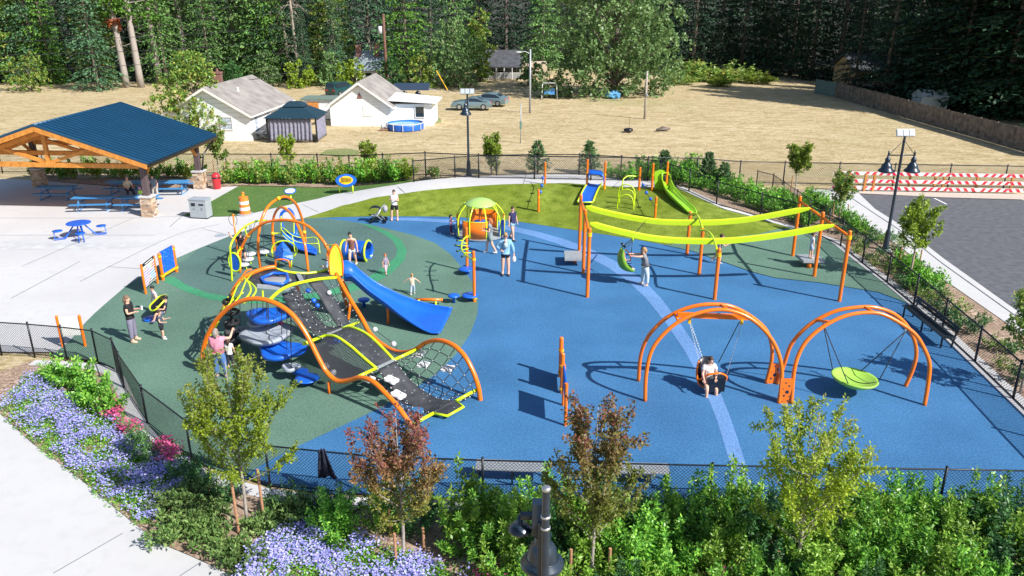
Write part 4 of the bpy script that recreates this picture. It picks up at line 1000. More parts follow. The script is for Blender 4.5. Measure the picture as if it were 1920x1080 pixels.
# left white house
Ca = G(473, 263.5); va = V(1.0, 10.8, 0).normalized(); ua = V(-va.y, va.x, 0)
t, ro, z = gable_house('white_house', 'white clapboard house with grey shingle roof, brick chimney and leafy tree in front', Ca, ua, va, 8.0, 10.8, 2.45, 4.75, M['siding'], M['shingle'])
window(t, Ca+ua*2.3+UP*1.55-va*.01, 1.15, 1.1, -va, M['curtain']); window(t, Ca+ua*5.4+UP*1.55-va*.01, 1.0, 1.1, -va, 'glass')
for d, h0, hh, ww in ((1.3, 1.2, 2.0, .8), (4.3, 1.55, 1.2, .9), (7.6, 1.5, 1.1, 1.0)): window(t, Ca+va*d+UP*h0+ua*.01*-1, ww, hh, -ua, M['curtain'], 1)
ch = MB(); cc = Ca+ua*5.0+va*5.2; ch.box(cc+UP*4.6, (.75, .75, 2.0), rz=.1); ch.box(cc+UP*5.6, (.88, .88, .15), rz=.1); ch.cyl(cc+UP*5.65, cc+UP*6.0, .12, .12, 8)
ch.build('chimney', M['brick'], ro)
v1 = MB(); v1.cyl(Ca+ua*2.6+va*4+UP*3.9, Ca+ua*2.6+va*4+UP*4.35, .12, .12, 10); v1.build('roof_vent', M['white'], ro)
st = MB()
for k in range(3): st.box(Ca+va*1.2-ua*(.5+.28*k)+UP*(.55-.2*k), (.3, 1.1, .08))
st.box(Ca+va*1.2-ua*.3+UP*.62, (.9, 1.3, .1)); st.build('steps', M['grey_metal'], t)
# right white house
Cb = G(621, 235); vb = V(.045, 1, 0).normalized(); ub = V(vb.y, -vb.x, 0)
t, ro, z = gable_house('white_house', 'white shingled house with grey gable roof and flat white lean-to on its right', Cb, ub, vb, 6.3, 8.3, 2.15, 4.35, M['siding2'], M['shingle'], .4)
Ce = Cb+ub*6.3
w = MB(); e = [Ce+vb*.6, Ce+vb*.6+ub*4.2, Ce+vb*4.6+ub*4.2, Ce+vb*4.6]
w.add([V(p.x, p.y, Cb.z-.2) for p in e]+[V(p.x, p.y, Cb.z+2.15) for p in e], [(0, 1, 5, 4), (1, 2, 6, 5), (2, 3, 7, 6)]); w.build('lean_to_wall', M['siding2'], t)
w = MB(); z2 = Cb.z+2.28; w.plate([Ce-ub*.3+vb*.2+UP*2.55, Ce+ub*4.7+vb*.2+UP*2.28, Ce+ub*4.7+vb*4.9+UP*2.28, Ce-ub*.3+vb*4.9+UP*2.75], UP, .12); w.build('lean_to_roof', M['white'], t)
window(t, Ce+vb*.59+ub*2.9+UP*1.35, .95, 1.05, -vb, 'glass', 0)
MB().plate([Cb+ub*3.9+UP*(.95+b_)-vb*.03+ub*a for a, b_ in ((-.45, 0), (.45, 0), (.45, 1.0), (-.45, 1.0))], vb, .03).build('boarded_window', M['trim'], t)
MB().plate([Cb+ub*3.15+UP*(2.75+b_)-vb*.03+ub*a for a, b_ in ((-.28, 0), (.28, 0), (0, .62))], vb, .03).build('gable_vent', M['brick'], t)
# wooden shed between the houses
g = G(590, 226); t = thing('garden_shed', 'low shed with flat green-grey roof and orange-red door between the white houses', 'shed', g)
MB().box(g+V(.2, 2.4, 1.0), (3.0, 2.6, 2.0)).build('wall', M['siding2'], t); MB().box(g+V(.2, 2.4, 2.1), (3.6, 3.1, .14)).build('roof', mat('mossy_roof', (.14, .20, .17), .9, var=.2), t)
MB().box(g+V(-.3, 1.06, .95), (1.2, .06, 1.7)).build('door', M['wood'], t)
# gazebo
ga = G(504, 266.5); t = thing('gazebo', 'dark-roofed gazebo hung with grey curtains beside the left white house', 'gazebo', ga)
W_, D_ = 4.5, 3.6; m = MB(); c = ga+V(W_/2, D_/2, 0)
def hip(mb, c, w_, d_, z0, z1, k):
    b = [c+V(sx*w_/2, sy*d_/2, z0) for sx, sy in ((-1, -1), (1, -1), (1, 1), (-1, 1))]; tp = [c+V(sx*w_/2*k, sy*d_/2*k, z1) for sx, sy in ((-1, -1), (1, -1), (1, 1), (-1, 1))]
    mb.add(b+tp, [(0, 1, 5, 4), (1, 2, 6, 5), (2, 3, 7, 6), (3, 0, 4, 7), (4, 5, 6, 7), (3, 2, 1, 0)])
hip(m, c, W_+.6, D_+.6, 2.2, 3.0, .42); M['teal_roof'] = mat('dark_teal_metal_roof', (.018, .05, .075), .45, metal=.2, var=.15)
ro = m.build('roof', M['teal_roof'], t); m = MB(); hip(m, c, W_*.46, D_*.46, 3.08, 3.45, .55); m.build('upper_roof', M['teal_roof'], ro)
for sx, sy in ((-1, -1), (1, -1), (1, 1), (-1, 1)): MB().box(c+V(sx*W_/2, sy*D_/2, 1.1), (.14, .14, 2.2)).build('post', M['black'], t)
M['drape'] = mat('grey_violet_curtain', (.22, .22, .29), .9, var=.2, vscale=4)
for (a, b, nm) in ((ga+V(.1, .02, 0), ga+V(W_-.45, .02, 0), 1), (ga+V(W_, .2, 0), ga+V(W_, D_-.1, 0), 2), (ga+V(0, .1, 0), ga+V(0, D_, 0), 3)):
    d = (b-a); L = d.length; d.normalize(); n = V(-d.y, d.x, 0); rows = []
    for k in range(8):
        f = k/7; rows.append([a+d*(L*q/60)+n*(.05+.06*f)*math.sin(q*1.15+.6*math.sin(q*.3)+f)+UP*(2.15-2.05*f) for q in range(61)])
    m = MB(); m.loft(rows); m.build('curtain', M['drape'], t, smooth=True, solid=.02)
# pool
g = G(760, 241); t = thing('swimming_pool', 'round blue above-ground pool with white frame in front of the right white house', 'pool', g)
rad = 1.85; M['poolblue'] = mat('blue_pool_vinyl', (.02, .13, .55), .45, var=.12, vscale=5)
m = MB(); n = 32; ring = lambda r_, z_: [g+V(math.cos(6.2832*k/n)*r_, math.sin(6.2832*k/n)*r_, z_) for k in range(n)]
m.loft([ring(rad, 0), ring(rad+.03, .4), ring(rad, .60), ring(rad-.03, .60), ring(rad-.03, .02)], True); m.build('wall', M['poolblue'], t, smooth=True)
m = MB(); m.add(ring(rad-.03, .5), [tuple(range(n))]); m.build('water', mat('pool_water', (.05, .30, .62), .06, spec=.6), t)
m = MB(); m.tube([p for p in ring(rad, .62)], .035, 6, closed=True)
m.build('top_rail', M['white'], t, smooth=True)
for k in range(12):
    a = 6.2832*k/12; m = MB(); q = g+V(math.cos(a)*(rad+.09), math.sin(a)*(rad+.09), 0); m.cyl(q, q+UP*.63, .035, .035, 6); m.build('leg', M['white'], t)
g2 = G(720, 244); t = thing('pool_pump', 'small grey pool pump on a board beside the blue pool', 'pump', g2)
MB().box(g2+UP*.05, (.9, .5, .08)).build('board', M['stake'], t); m = MB(); m.cyl(g2+V(-.15, 0, .08), g2+V(-.15, 0, .55), .14, .12, 10); m.cyl(g2+V(.1, 0, .25), g2+V(.42, 0, .25), .11, .11, 10); m.build('motor', M['grey_metal'], t, smooth=True)
# farmhouse and other far buildings
def simple_house(lb, px0, px1, py, eave, ridge, depth, wall, roof, porch=False, rows_=None, name='house'):
    a, b = G(px0, py), G(px1, py); W_ = (b-a).length; C = V(a.x, a.y, a.z); u = V(1, 0, 0); v = V(0, 1, 0)
    t = thing(name, lb, 'house', C)
    m = MB(); z0 = C.z
    vs = [V(x, y, z) for (x, y, z) in ((0, 0, -.2), (W_, 0, -.2), (W_, depth, -.2), (0, depth, -.2), (0, 0, eave), (W_, 0, eave), (W_, depth, eave), (0, depth, eave), (0, depth/2, ridge), (W_, depth/2, ridge))]
    m.add([C+p for p in vs], [(0, 1, 5, 4), (1, 2, 6, 9, 5), (2, 3, 7, 6), (3, 0, 4, 8, 7)]); m.build('wall', wall, t)
    o = .5; sl = (ridge-eave)/(depth/2); m = MB()
    for s in (0, 1):
        y0 = -o if s == 0 else depth+o
        q = [C+V(-o, y0, eave-sl*o+.06), C+V(W_+o, y0, eave-sl*o+.06), C+V(W_+o, depth/2, ridge+.06), C+V(-o, depth/2, ridge+.06)]
        m.plate(q, (q[1]-q[0]).cross(q[3]-q[0]), .14)
    ro = m.build('roof', roof, t)
    for k in range(3): window(t, C+V(W_*(k+.5)/3, -.01, 1.15), 1.0, 1.0, (0, -1, 0), 'glass')
    return t, C, W_, ro
t, C, W_, ro = simple_house('low farmhouse with dark roof and white-railed porch left of the huge tree', 902, 975, 146, 1.9, 3.9, 7, mat('shaded_blue_grey_siding', (.20, .24, .28), .8), M['darkroof'])  # wall colour darkened to carry the shade the farmhouse lies in
m = MB(); m.box(C+V(W_/2, -1.2, 1.84), (W_+.6, 2.6, .12)); m.build('porch_roof', M['darkroof'], t)
for k in range(6): MB().box(C+V(W_*k/5, -2.4, .9), (.12, .12, 1.8)).build('porch_post', M['white'], t)
m = MB()
for a in range(40): m.box(C+V(W_*a/39, -2.4, .55), (.07, .04, .9))
m.box(C+V(W_/2, -2.4, 1.0), (W_, .08, .07)); m.build('porch_railing', M['white'], t)
m = MB(); m.box(C+V(W_+2.2, 1.0, 1.1), (4.0, 5, 2.3)); m.build('end_room', mat('cream_wall', (.62, .50, .38), .8), t)
simple_house('small white outbuilding with dark roof among the bare trunks at left', 352, 382, 140, 2.6, 4.0, 5, M['white'], M['darkroof'])
t, C, W_, ro = simple_house('grey-roofed cottage with two chimneys half hidden by trees left of the utility pole', 668, 716, 158, 2.2, 4.4, 7, M['white'], mat('pale_grey_shingles', (.22, .27, .29), .9, var=.2))
for x_, h_, mm in ((.2, 5.2, M['brick']), (W_-.9, 5.5, M['brick'])):
    MB().box(C+V(x_, 2.5, h_/2+1), (.7, .7, h_-1.6)).build('chimney', mm, ro)
t, C, W_, ro = simple_house('tan house behind the brown fence and fir trunks at far right', 1600, 1770, 166, 2.6, 4.4, 8, M['tan'], M['darkroof'])
g = G(1757, 216); t = thing('garden_shed', 'small pale grey-green storage shed behind the board fence at far right', 'shed', g)
sm = mat('pale_green_shed', (.50, .58, .56), .6, var=.06); x0 = g+V(.6, 3.4, 0)
m = MB(); m.add([x0+V(*p) for p in ((-1.5, -1.2, 0), (1.5, -1.2, 0), (1.5, 1.2, 0), (-1.5, 1.2, 0), (-1.5, -1.2, 1.7), (1.5, -1.2, 1.7), (1.5, 1.2, 1.7), (-1.5, 1.2, 1.7), (-1.5, 0, 2.3), (1.5, 0, 2.3))], [(0, 1, 5, 4), (1, 2, 6, 9, 5), (2, 3, 7, 6), (3, 0, 4, 8, 7)]); m.build('wall', sm, t)
m = MB()
for s in (-1, 1):
    q = [x0+V(-1.6, s*1.35, 1.68), x0+V(1.6, s*1.35, 1.68), x0+V(1.6, 0, 2.37), x0+V(-1.6, 0, 2.37)]; m.plate(q, (q[1]-q[0]).cross(q[3]-q[0]), .05)
m.build('roof', mat('shed_roof', (.58, .62, .62), .5), t)

# ------------------------------------------------------------------ cars
def car(lb, loc, rz, paint, kind='coupe', name='parked_car'):
    t = thing(name, lb, 'car', loc, rz)
    L, W_ = (4.75, 1.86)
    top = {'coupe': [(-2.36, .50), (-2.34, .82), (-1.95, 1.0), (-1.45, 1.04), (-.62, 1.36), (.05, 1.40), (.75, 1.02), (1.5, .94), (2.2, .80), (2.38, .55)],
           'sedan': [(-2.32, .50), (-2.32, .95), (-1.7, 1.06), (-1.1, 1.40), (-.2, 1.46), (.45, 1.40), (1.05, 1.02), (1.8, .94), (2.25, .78), (2.34, .5)],
           'suv': [(-2.3, .55), (-2.32, 1.1), (-2.1, 1.72), (-1.0, 1.8), (.3, 1.74), (.95, 1.18), (1.8, 1.08), (2.25, .9), (2.33, .55)]}[kind]
    low = .26; rows = []
    belt = {'coupe': .93, 'sedan': .96, 'suv': 1.12}[kind]
    for x, z in top:
        w_ = W_/2*(1-.10*(abs(x)/2.4)**3); zb = min(z, belt)
        wt = w_*(.76 if z > belt+.1 else .9)
        rows.append([V(x, -w_*.94, low), V(x, -w_, low+.22), V(x, -w_*.985, zb-.06), V(x, -wt, z), V(x, wt, z), V(x, w_*.985, zb-.06), V(x, w_, low+.22), V(x, w_*.94, low)])
    m = MB(); m.loft(rows, True); k = len(m.v)
    m.f += [tuple(range(7, -1, -1)), tuple(range(k-8, k))]; m.m += [0, 0]
    m.build('body', paint, t, smooth=True, world=False, edge=28)
    # glasshouse sits 1 cm proud
    hi = [p for p in top if p[1] > belt+.02]; xs = [p[0] for p in hi]
    g_ = MB()
    for s in (-1, 1):
        a = [(x, z-.07) for x, z in hi]; w2 = W_/2
        pts = [V(x, s*(w2*.83+.02), z) for x, z in a]; lowp = [V(x, s*(w2*.97+.01), belt+.01) for x, z in a]
        g_.loft([lowp, pts])
    g_.build('side_window', M['glass'], t, world=False)
    # windscreen + rear window
    for (i, j, nm) in ((0, 1, 'rear_window'), (1, 0, 'windscreen')):
        seq = top if nm == 'rear_window' else top[::-1]
        for (x1, z1), (x2, z2) in zip(seq, seq[1:]):
            if z2-z1 > .2 and z2 > belt+.2:
                n = V(-(z2-z1), 0, (x2-x1)); n = n.normalized()*(1 if n.z > 0 else -1)
                q = [V(x1+(x2-x1)*f, y, z1+(z2-z1)*f)+n*.015 for f, y in ((.12, -.64), (.12, .64), (.9, .6), (.9, -.6))]
                MB().add(q, [(0, 1, 2, 3)]).build(nm, M['glass'], t, world=False, solid=.01)
                break
    for sx in (-1.42, 1.38):
        for s in (-1, 1):
            w_ = MB(); w_.tube([V(sx, s*.93, .33), V(sx, s*.70, .33)], .33, 18); o = w_.build('wheel', M['black'], t, smooth=True, world=False, edge=40)
            h_ = MB(); h_.tube([V(sx, s*.945, .33), V(sx, s*.90, .33)], .21, 10); h_.build('rim', M['steel'], o, world=False)
    for s in (-1, 1):
        MB().box((2.28, s*.62, .66), (.14, .36, .14)).build('headlight', M['pale_plastic'], t, world=False)
        MB().box((-2.30, s*.62, .80), (.10, .34, .16)).build('tail_light', M['red'], t, world=False)
    return t
silver = mat('silver_blue_car_paint', (.20, .30, .35), .28, metal=.4, coat=.6)
silver2 = mat('silver_car_paint', (.22, .33, .37), .3, metal=.4, coat=.5)
g = G(884, 207); cs = 1.0
c = car('silver-blue coupe parked side-on on the dry grass, nearer of the two', (g.x, g.y+.9, g.z+.06), math.pi-.05, silver, 'coupe'); 
g = G(916, 200); car('silver sedan parked behind the nearer coupe with its tail to the right', (g.x, g.y+1.2, g.z+.06), math.pi-.30, silver2, 'sedan')
g = G(630, 194); car('dark teal car half hidden behind the right white house', (g.x-.8, g.y+8, g.z+.06), R(60), mat('dark_teal_paint', (.01, .06, .065), .3, coat=.5), 'suv')
g = G(1664, 190); car('white car glimpsed behind the board fence at far right', (g.x, g.y+4, g.z+.06), R(20), mat('white_car_paint', (.8, .8, .8), .3, coat=.5), 'sedan')
g = G(771, 181); t = thing('cargo_trailer', 'dark blue low trailer seen above the flat lean-to roof', 'trailer', (g.x, g.y, g.z))
MB().box(g+V(0, 1, 1.15), (4.6, 1.9, .75)).build('body', mat('dark_blue_paint', (.03, .06, .12), .5), t); MB().tube([g+V(2.3, 1, .9), g+V(3.3, 1, .7)], .05, 6).build('tow_bar', M['steel'], t)
for s in (-1, 1): MB().tube([g+V(s*.9, .15, .38), g+V(s*.9, -.05, .38)], .36, 14).build('wheel', M['black'], t, smooth=True)
# playset + blue things under the big tree
g = G(1030, 184); t = thing('garden_swing_seat', 'small white and blue garden swing seat at the left foot of the huge tree', 'swing seat', g)
m = MB()
for sx in (-1, 1):
    m.tube([g+V(sx*1.0, -.5, 0), g+V(sx*.9, 0, 1.9), g+V(sx*1.0, .5, 0)], .05, 6)
m.tube([g+V(-.9, 0, 1.9), g+V(.9, 0, 1.9)], .05, 6); m.build('frame', M['white'], t); MB().box(g+V(0, 0, .55), (1.4, .5, .12)).box(g+V(0, .3, .9), (1.4, .08, .6)).build('seat', M['blue_light'], t)
g = G(1150, 184); t = thing('tarp_heap', 'crumpled light blue tarpaulin heap under the huge tree', 'tarpaulin', g); random.seed(9); m = MB()
m.ell(g+UP*.4, (1.0, .7, .5), 14, 8)
m.v = [tuple(Vector(v)+rdir()*.12) for v in m.v]; m.build('sheet', mat('tarp_blue', (.10, .33, .60), .6), t)

# ------------------------------------------------------------------ poles and wires
def pole_at(px, py, top, r0, r1, m, name, lb, cat='pole'):
    g = G(px, py); zt = AY(px, top, g.y).z; t = thing(name, lb, cat, g)
    MB().tube([g-UP*.2, V(g.x, g.y, zt)], [r0, r1], 10).build('shaft', m, t, smooth=True); return t, g, zt
M['polewood'] = mat('creosoted_pole', (.17, .085, .06), .9, var=.3, vscale=3)
t, g, zt = pole_at(726, 166, 26, .24, .16, M['polewood'], 'utility_pole', 'tall brown wooden utility pole with transformer behind the right white house', 'utility pole')
m = MB(); m.cyl(V(g.x-.55, g.y, zt-2.6), V(g.x-.55, g.y, zt-1.6), .28, .28, 12); m.build('transformer', M['pale_plastic'], t, smooth=True)
MB().tube([V(g.x, g.y, zt-3.2), V(g.x+4, g.y-1, g.z+6), V(g.x+8.6, g.y-2, g.z)], .018, 4).build('guy_wire', M['rope'], t)
MB().tube([V(g.x+7.2, g.y-1.7, g.z+2.6), V(g.x+8.7, g.y-2, g.z)], .07, 6).build('guy_guard', M['yellow'], t)
def span(lb, a, b, sag, r=.028):
    pts = [L3(a, b, k/14)-UP*sag*4*(k/14)*(1-k/14) for k in range(15)]
    o = MB().tube(pts, r, 4).build('overhead_wire', M['rope'], None); tag(o, lb, 'wire')
top = V(g.x, g.y, zt)
span('upper overhead wire running left from the utility pole', top-UP*.5, V(-75, g.y-12, zt-3.0), .8)
span('middle overhead wire running left from the utility pole', top-UP*2.4, V(-75, g.y-12, zt-4.6), .8)
span('lower overhead wire running left from the utility pole', top-UP*3.6, V(-75, g.y-12, zt-6.8), .8)
span('service wire dropping from the utility pole towards the left white house', top-UP*4.2, Ca+ua*4+va*6+UP*4.6, .5)
t, g, zt = pole_at(993.5, 211, 92, .13, .10, M['grey_metal'], 'light_pole', 'plain grey pole with a small street light arm in the meadow', 'street light')
m = MB(); m.tube([V(g.x, g.y, zt-.5), V(g.x-.6, g.y, zt-.25), V(g.x-1.1, g.y, zt-.3)], .04, 6); m.ell(V(g.x-1.3, g.y, zt-.33), (.35, .14, .09), 10, 6); m.build('lamp_arm', M['pale_plastic'], t, smooth=True)
t, g, zt = pole_at(1208.5, 222, 133, .13, .10, mat('grey_wood_pole', (.38, .34, .30), .9, var=.2), 'wooden_pole', 'bare weathered wooden pole on the right half of the meadow')
MB().box(V(g.x+.1, g.y-.15, zt-2.5), (.16, .14, .3)).build('meter_box', M['grey_metal'], t)
t, g, zt = pole_at(976, 267, 194, .05, .05, M['grey_metal'], 'meadow_post', 'thin grey post with small green box in the meadow near the young sapling')
MB().box(V(g.x, g.y-.08, g.z+1.6), (.18, .12, .7)).build('box', mat('teal_box', (.10, .22, .20), .6), t)
g = G(1178, 247); t = thing('old_tyre', 'old black tyre with a thin stick lying in the meadow', 'tyre', g)
m = MB(); m.tube([g+V(math.cos(a*.3927)*.33, math.sin(a*.3927)*.33, .18) for a in range(16)], .15, 8, closed=True); m.build('tyre', M['black'], t, smooth=True); MB().tube([g+V(.05, 0, 0), g+V(.1, 0, 1.5)], .02, 5).build('stick', M['polewood'], t)
g = G(1243, 245); t = thing('log_pile', 'low pile of dark logs and dead grass right of the old tyre', 'logs', g); random.seed(4)
for k in range(4): MB().tube([g+V(-.7+.2*k, -.2+.15*k, .12+.06*k), g+V(.5+.1*k, .1*k, .14)], [.11, .09], 8).build('log', M['bark'], t, smooth=True)
g = G(862, 271); 
# ------------------------------------------------------------------ play equipment
def smooth_tube(pts, r, n=10, k=6): return MB().tube(pts, r, n, smooth=k)
def post(t, bx, by, topy, r=.064, m='orange', cap=True, name='post'):
    g = G(bx, by); zt = AY(bx, topy, g.y).z; mb = MB(); top = V(g.x, g.y, zt)
    mb.cyl(g-UP*.1, top, r, r, 14)
    if cap: mb.ell(top, (r, r, r*.7), 12, 6)
    mb.build(name, M[m], t, smooth=True, edge=40); return g, top
def ringclamp(t, p, r=.09, h=.09, name='clamp'):
    MB().cyl(Vector(p)-UP*h/2, Vector(p)+UP*h/2, r, r, 14).build(name, M['yellow'], t, smooth=True, edge=40)

# ---- big net climber -------------------------------------------------------
G0 = G(560, 690)
net = thing('net_climber', 'large orange and lime net climber with black belt bridges and blue slide', 'climbing frame', G0)
FG = [(378, 685), (440, 697), (500, 709), (560, 722), (616, 737), (665, 753), (720, 776), (775, 802)]
def gyf(tab, x):
    for (a, b), (c, d) in zip(tab, tab[1:]):
        if x <= c: return b+(d-b)*(x-a)/(c-a)
    return tab[-1][1]
def FT(x, y): return T(x, y, gyf(FG, x))
BG = [(620, 606), (633, 612), (656, 628), (678, 642), (694, 652), (718, 666), (750, 681), (798, 703), (848, 727), (900, 750)]
def BT(x, y): return T(x, y, gyf(BG, x))
front = [FT(*p) for p in [(378, 687), (381, 655), (391, 625), (411, 594), (440, 570), (475, 560), (513, 567), (547, 589), (574, 626), (597, 671), (612, 697), (632, 714), (655, 713), (675, 708), (700, 716), (727, 742), (750, 768), (775, 804)]]
front[0].z = -.05; front[-1].z = -.05
smooth_tube(front, .078, 12).build('front_arch', M['orange'], net, smooth=True)
back = [BT(*p) for p in [(630, 512), (637, 526), (656, 560), (678, 596), (694, 625), (718.6, 647), (746, 660), (774, 657.5), (798, 643), (822, 638), (848.6, 646.7), (870, 666), (887, 697), (897, 726), (901, 751)]]
back[-1].z = -.05
smooth_tube(back, .078, 12).build('back_arch', M['orange'], net, smooth=True)
# second arch rising behind the front one to the tower deck
SG = [(400, 642), (447, 634), (494, 625), (520, 620), (630, 600)]
def ST(x, y): return T(x, y, gyf(SG, x))
s2 = [ST(*p) for p in [(398, 641), (404, 612), (413, 590), (425, 568), (447, 530), (469, 514), (494, 504), (517, 500)]]
s2[0].z = -.05
smooth_tube(s2, .078, 12).build('rear_left_arch', M['orange'], net, smooth=True)
topc = ST(517, 500)
smooth_tube([topc+V(.02, 0, .05), topc+V(.05, -.05, .28), topc+V(.5, -.1, .28), topc+V(.55, -.1, .0)], .03, 8, 3).build('grab_handle', M['orange'], net, smooth=True)
smooth_tube([ST(447, 529), ST(462, 508)+UP*.0, ST(472, 505)], .03, 8, 3).build('grab_handle', M['orange'], net, smooth=True)
# tower deck region: back lime rail, front lime rail
brail = [T(*p) for p in [(514, 503, 616), (535, 509, 612), (558, 512, 606), (580, 512, 602), (602, 509, 598), (616, 504, 596)]]
smooth_tube(brail, .05, 10).build('back_rail', M['lime'], net, smooth=True)
frail = [T(*p) for p in [(503, 566, 705), (512, 556, 695), (528, 543, 680), (548, 534, 664), (572, 528, 648), (600, 523, 632), (632, 520.5, 613)]]
smooth_tube(frail, .060, 10).build('front_rail', M['lime'], net, smooth=True)
# vertical orange posts under the deck
def leg(px, top, by, r=.07, name='leg', m='orange'):
    g = G(px[1], by); a = T(px[0], top, by); MB().tube([g-UP*.05, a], r, 10).build(name, M[m], net, smooth=True)
leg((557, 570), 536, 584); leg((636, 653), 523, 582); leg((617, 617), 716, 738, .05)
smooth_tube([T(640, 524, 600), T(652, 545, 600), T(656, 570, 600), T(653, 600, 602)], .055, 8).build('leg', M['orange'], net, smooth=True)
# belts: perforated black rubber, thick sheets with little pale rivets
def perf_mat():
    m = bpy.data.materials.new('perforated_black_belt'); m.use_nodes = True; nt = m.node_tree; b = nt.nodes['Principled BSDF']
    tc = nt.nodes.new('ShaderNodeTexCoord').outputs['Object']
    vo = nt.nodes.new('ShaderNodeTexVoronoi'); vo.inputs['Scale'].default_value = 5.5; nt.links.new(tc, vo.inputs['Vector'])
    l = nt.nodes.new('ShaderNodeMath'); l.operation = 'LESS_THAN'; l.inputs[1].default_value = .15; nt.links.new(vo.outputs['Distance'], l.inputs[0])
    a = _mix(nt, _noise(nt, tc, 3, 4), (.030, .033, .042), (.060, .062, .070)); a = _mix(nt, l.outputs[0], a, (.16, .22, .22))
    nt.links.new(a, b.inputs['Base Color']); b.inputs['Roughness'].default_value = .65; return m
M['belt'] = perf_mat()
def sheet(name, rows, th=.035, m='belt', par=None, sm=True):
    mb = MB(); mb.loft(rows); return mb.build(name, M[m], par or net, smooth=sm, solid=th)
def belt(name, A, B, k=8, th=.035, sag=0, m='belt', n=4, up=0):
    A = catmull(A, k); B = catmull(B, k); rows = []
    for i, (a, b) in enumerate(zip(A, B)):
        f = i/(len(A)-1); dz = -sag*4*f*(1-f)
        rows.append([L3(a, b, q/n)+UP*(dz+up) for q in range(n+1)])
    return sheet(name, rows, th, m)
def rivets(A, B, n, r=.022):
    A = catmull(A, 8); B = catmull(B, 8); mb = MB()
    for P in (A, B):
        for i in range(n): q = P[int(i*(len(P)-1)/(n-1))]; mb.ell(q+UP*.03, (r, r, r), 6, 4)
    return mb
# upper deck sheet between the rear arch/back rail and the grey front edge, with the blue framed bubble
da = [T(462, 523, 640), T(488, 511, 628), T(514, 505, 618), T(545, 513, 612), T(575, 515, 606)]
db = [T(484, 538, 652), T(500, 540, 650), T(520, 541, 646), T(540, 541, 642), T(572, 531, 634)]
belt('deck_sheet', da, db, 6)
MB().beam(T(482, 536, 654), T(556, 543, 646), .16, .10).build('deck_edge', M['grey_metal'], net)
MB().beam(T(559, 513, 612), T(567, 529, 636), .16, .05).build('deck_joint', M['grey_metal'], net)
pent = [(489, 522), (497, 530), (530, 533), (540, 526), (538, 514), (512, 512)]
pp = [T(x, y, 634)+UP*.0 for x, y in pent]
c0 = sum(pp, V(0, 0, 0))/6
zc = c0.z+.10; nrm = UP; pp = [Q(x, y, zc) for x, y in pent]; c0 = sum(pp, V(0, 0, 0))/6
MB().tube(pp, .06, 8, closed=True).build('window_frame', M['blue_plastic'], net, smooth=True)
MB().ell(c0-UP*.06, (.56, .30, .10), 16, 8).build('bubble_window', mat('grey_bubble', (.30, .31, .30), .15, coat=.5), net, smooth=True)
belt('net_bridge', [T(575, 515, 604), T(600, 512, 600), T(615, 509, 598)], [T(572, 529, 638), T(602, 523, 630), T(630, 521, 614)], 6)
# two hanging belts from the tower down to the lower bridge
b1a = [T(*p) for p in [(528, 551, 655), (545, 580, 670), (568, 607, 684), (592, 625, 690), (615, 628, 686), (640, 617, 668)]]
b1b = [T(*p) for p in [(562, 544, 645), (575, 566, 652), (590, 590, 660), (606, 608, 664), (622, 614, 664), (640, 613, 662)]]
belt('hanging_belt', b1a, b1b, 6, n=5)
b2a = [T(*p) for p in [(578, 530, 640), (597, 553, 645), (614, 583, 652), (634, 613, 663)]]
b2b = [T(*p) for p in [(603, 526, 632), (620, 548, 636), (638, 578, 645), (656, 606, 652)]]
belt('hanging_belt', b2a, b2b, 6, n=4); 
# cross bars of the lower bridge
F1, B1 = FT(569, 645), BT(676, 603); F2, B2 = FT(665.6, 709), BT(783.6, 654); F3, B3 = FT(771.5, 797), BT(893, 731)
def xbar(a, b, f0, f1):
    MB().tube([a, L3(a, b, f0)], .055, 10).build('cross_bar', M['lime'], net, smooth=True); MB().tube([L3(a, b, f1), b], .055, 10).build('cross_bar', M['lime'], net, smooth=True)
xbar(F1, B1, .355, .654); xbar(F2, B2, .32, .60); xbar(F3, B3, .325, .67)
for a, b in ((F1, B1), (F2, B2)): MB().beam(L3(a, b, .34), L3(a, b, .66), .09, .05).build('grey_bar', M['grey_metal'], net)
def mid_gy(x, f): return gyf(FG, x)*(1-f)
P1, P1b = L3(F1, B1, .355), L3(F1, B1, .654); P2, P2b = L3(F2, B2, .32), L3(F2, B2, .60); P3, P3b = L3(F3, B3, .325), L3(F3, B3, .67)
def arcY(a, b, pix):          # rail between two 3D ends seen at the given picture points
    out = []
    for i, (x, y) in enumerate(pix):
        f = (i+1)/(len(pix)+1); Y = a.y+(b.y-a.y)*f; out.append(AY(x, y, Y))
    return [a]+out+[b]
ra = arcY(P1, P2, [(630, 631), (656, 648), (680, 669)]); rb = arcY(P1b, P2b, [(660, 614), (686, 625), (710, 645)])
smooth_tube(ra, .05).build('bridge_rail', M['lime'], net, smooth=True); smooth_tube(rb, .05).build('bridge_rail', M['lime'], net, smooth=True)
belt('arched_belt', [p-UP*.03 for p in ra], [p-UP*.03 for p in rb], 6, n=5)
rivets(ra, rb, 14).build('rivets', M['white'], net)
P2c = L3(P2, P3, .03); P2d = L3(P2b, P3b, .03)
ea = arcY(P2c, P3, [(733, 728), (760, 755), (787, 772)]); eb = arcY(P2d, P3b, [(760, 703), (790, 730), (822, 748)])
belt('sloping_belt', ea, eb, 6, n=5)
rivets(ea, eb, 12, .018).build('rivets', M['white'], net)
tip = [P3, T(839, 779, 790), T(868, 762, 778), P3b]
MB().tube([P3, Q(839, 780, P3.z), Q(869, 763, P3b.z), P3b], .045, 8).build('end_rail', M['lime'], net, smooth=True)
sheet('end_sheet', [[P3, P3b], [Q(838, 777, P3.z), Q(866, 761, P3b.z)]], .03, sm=False)
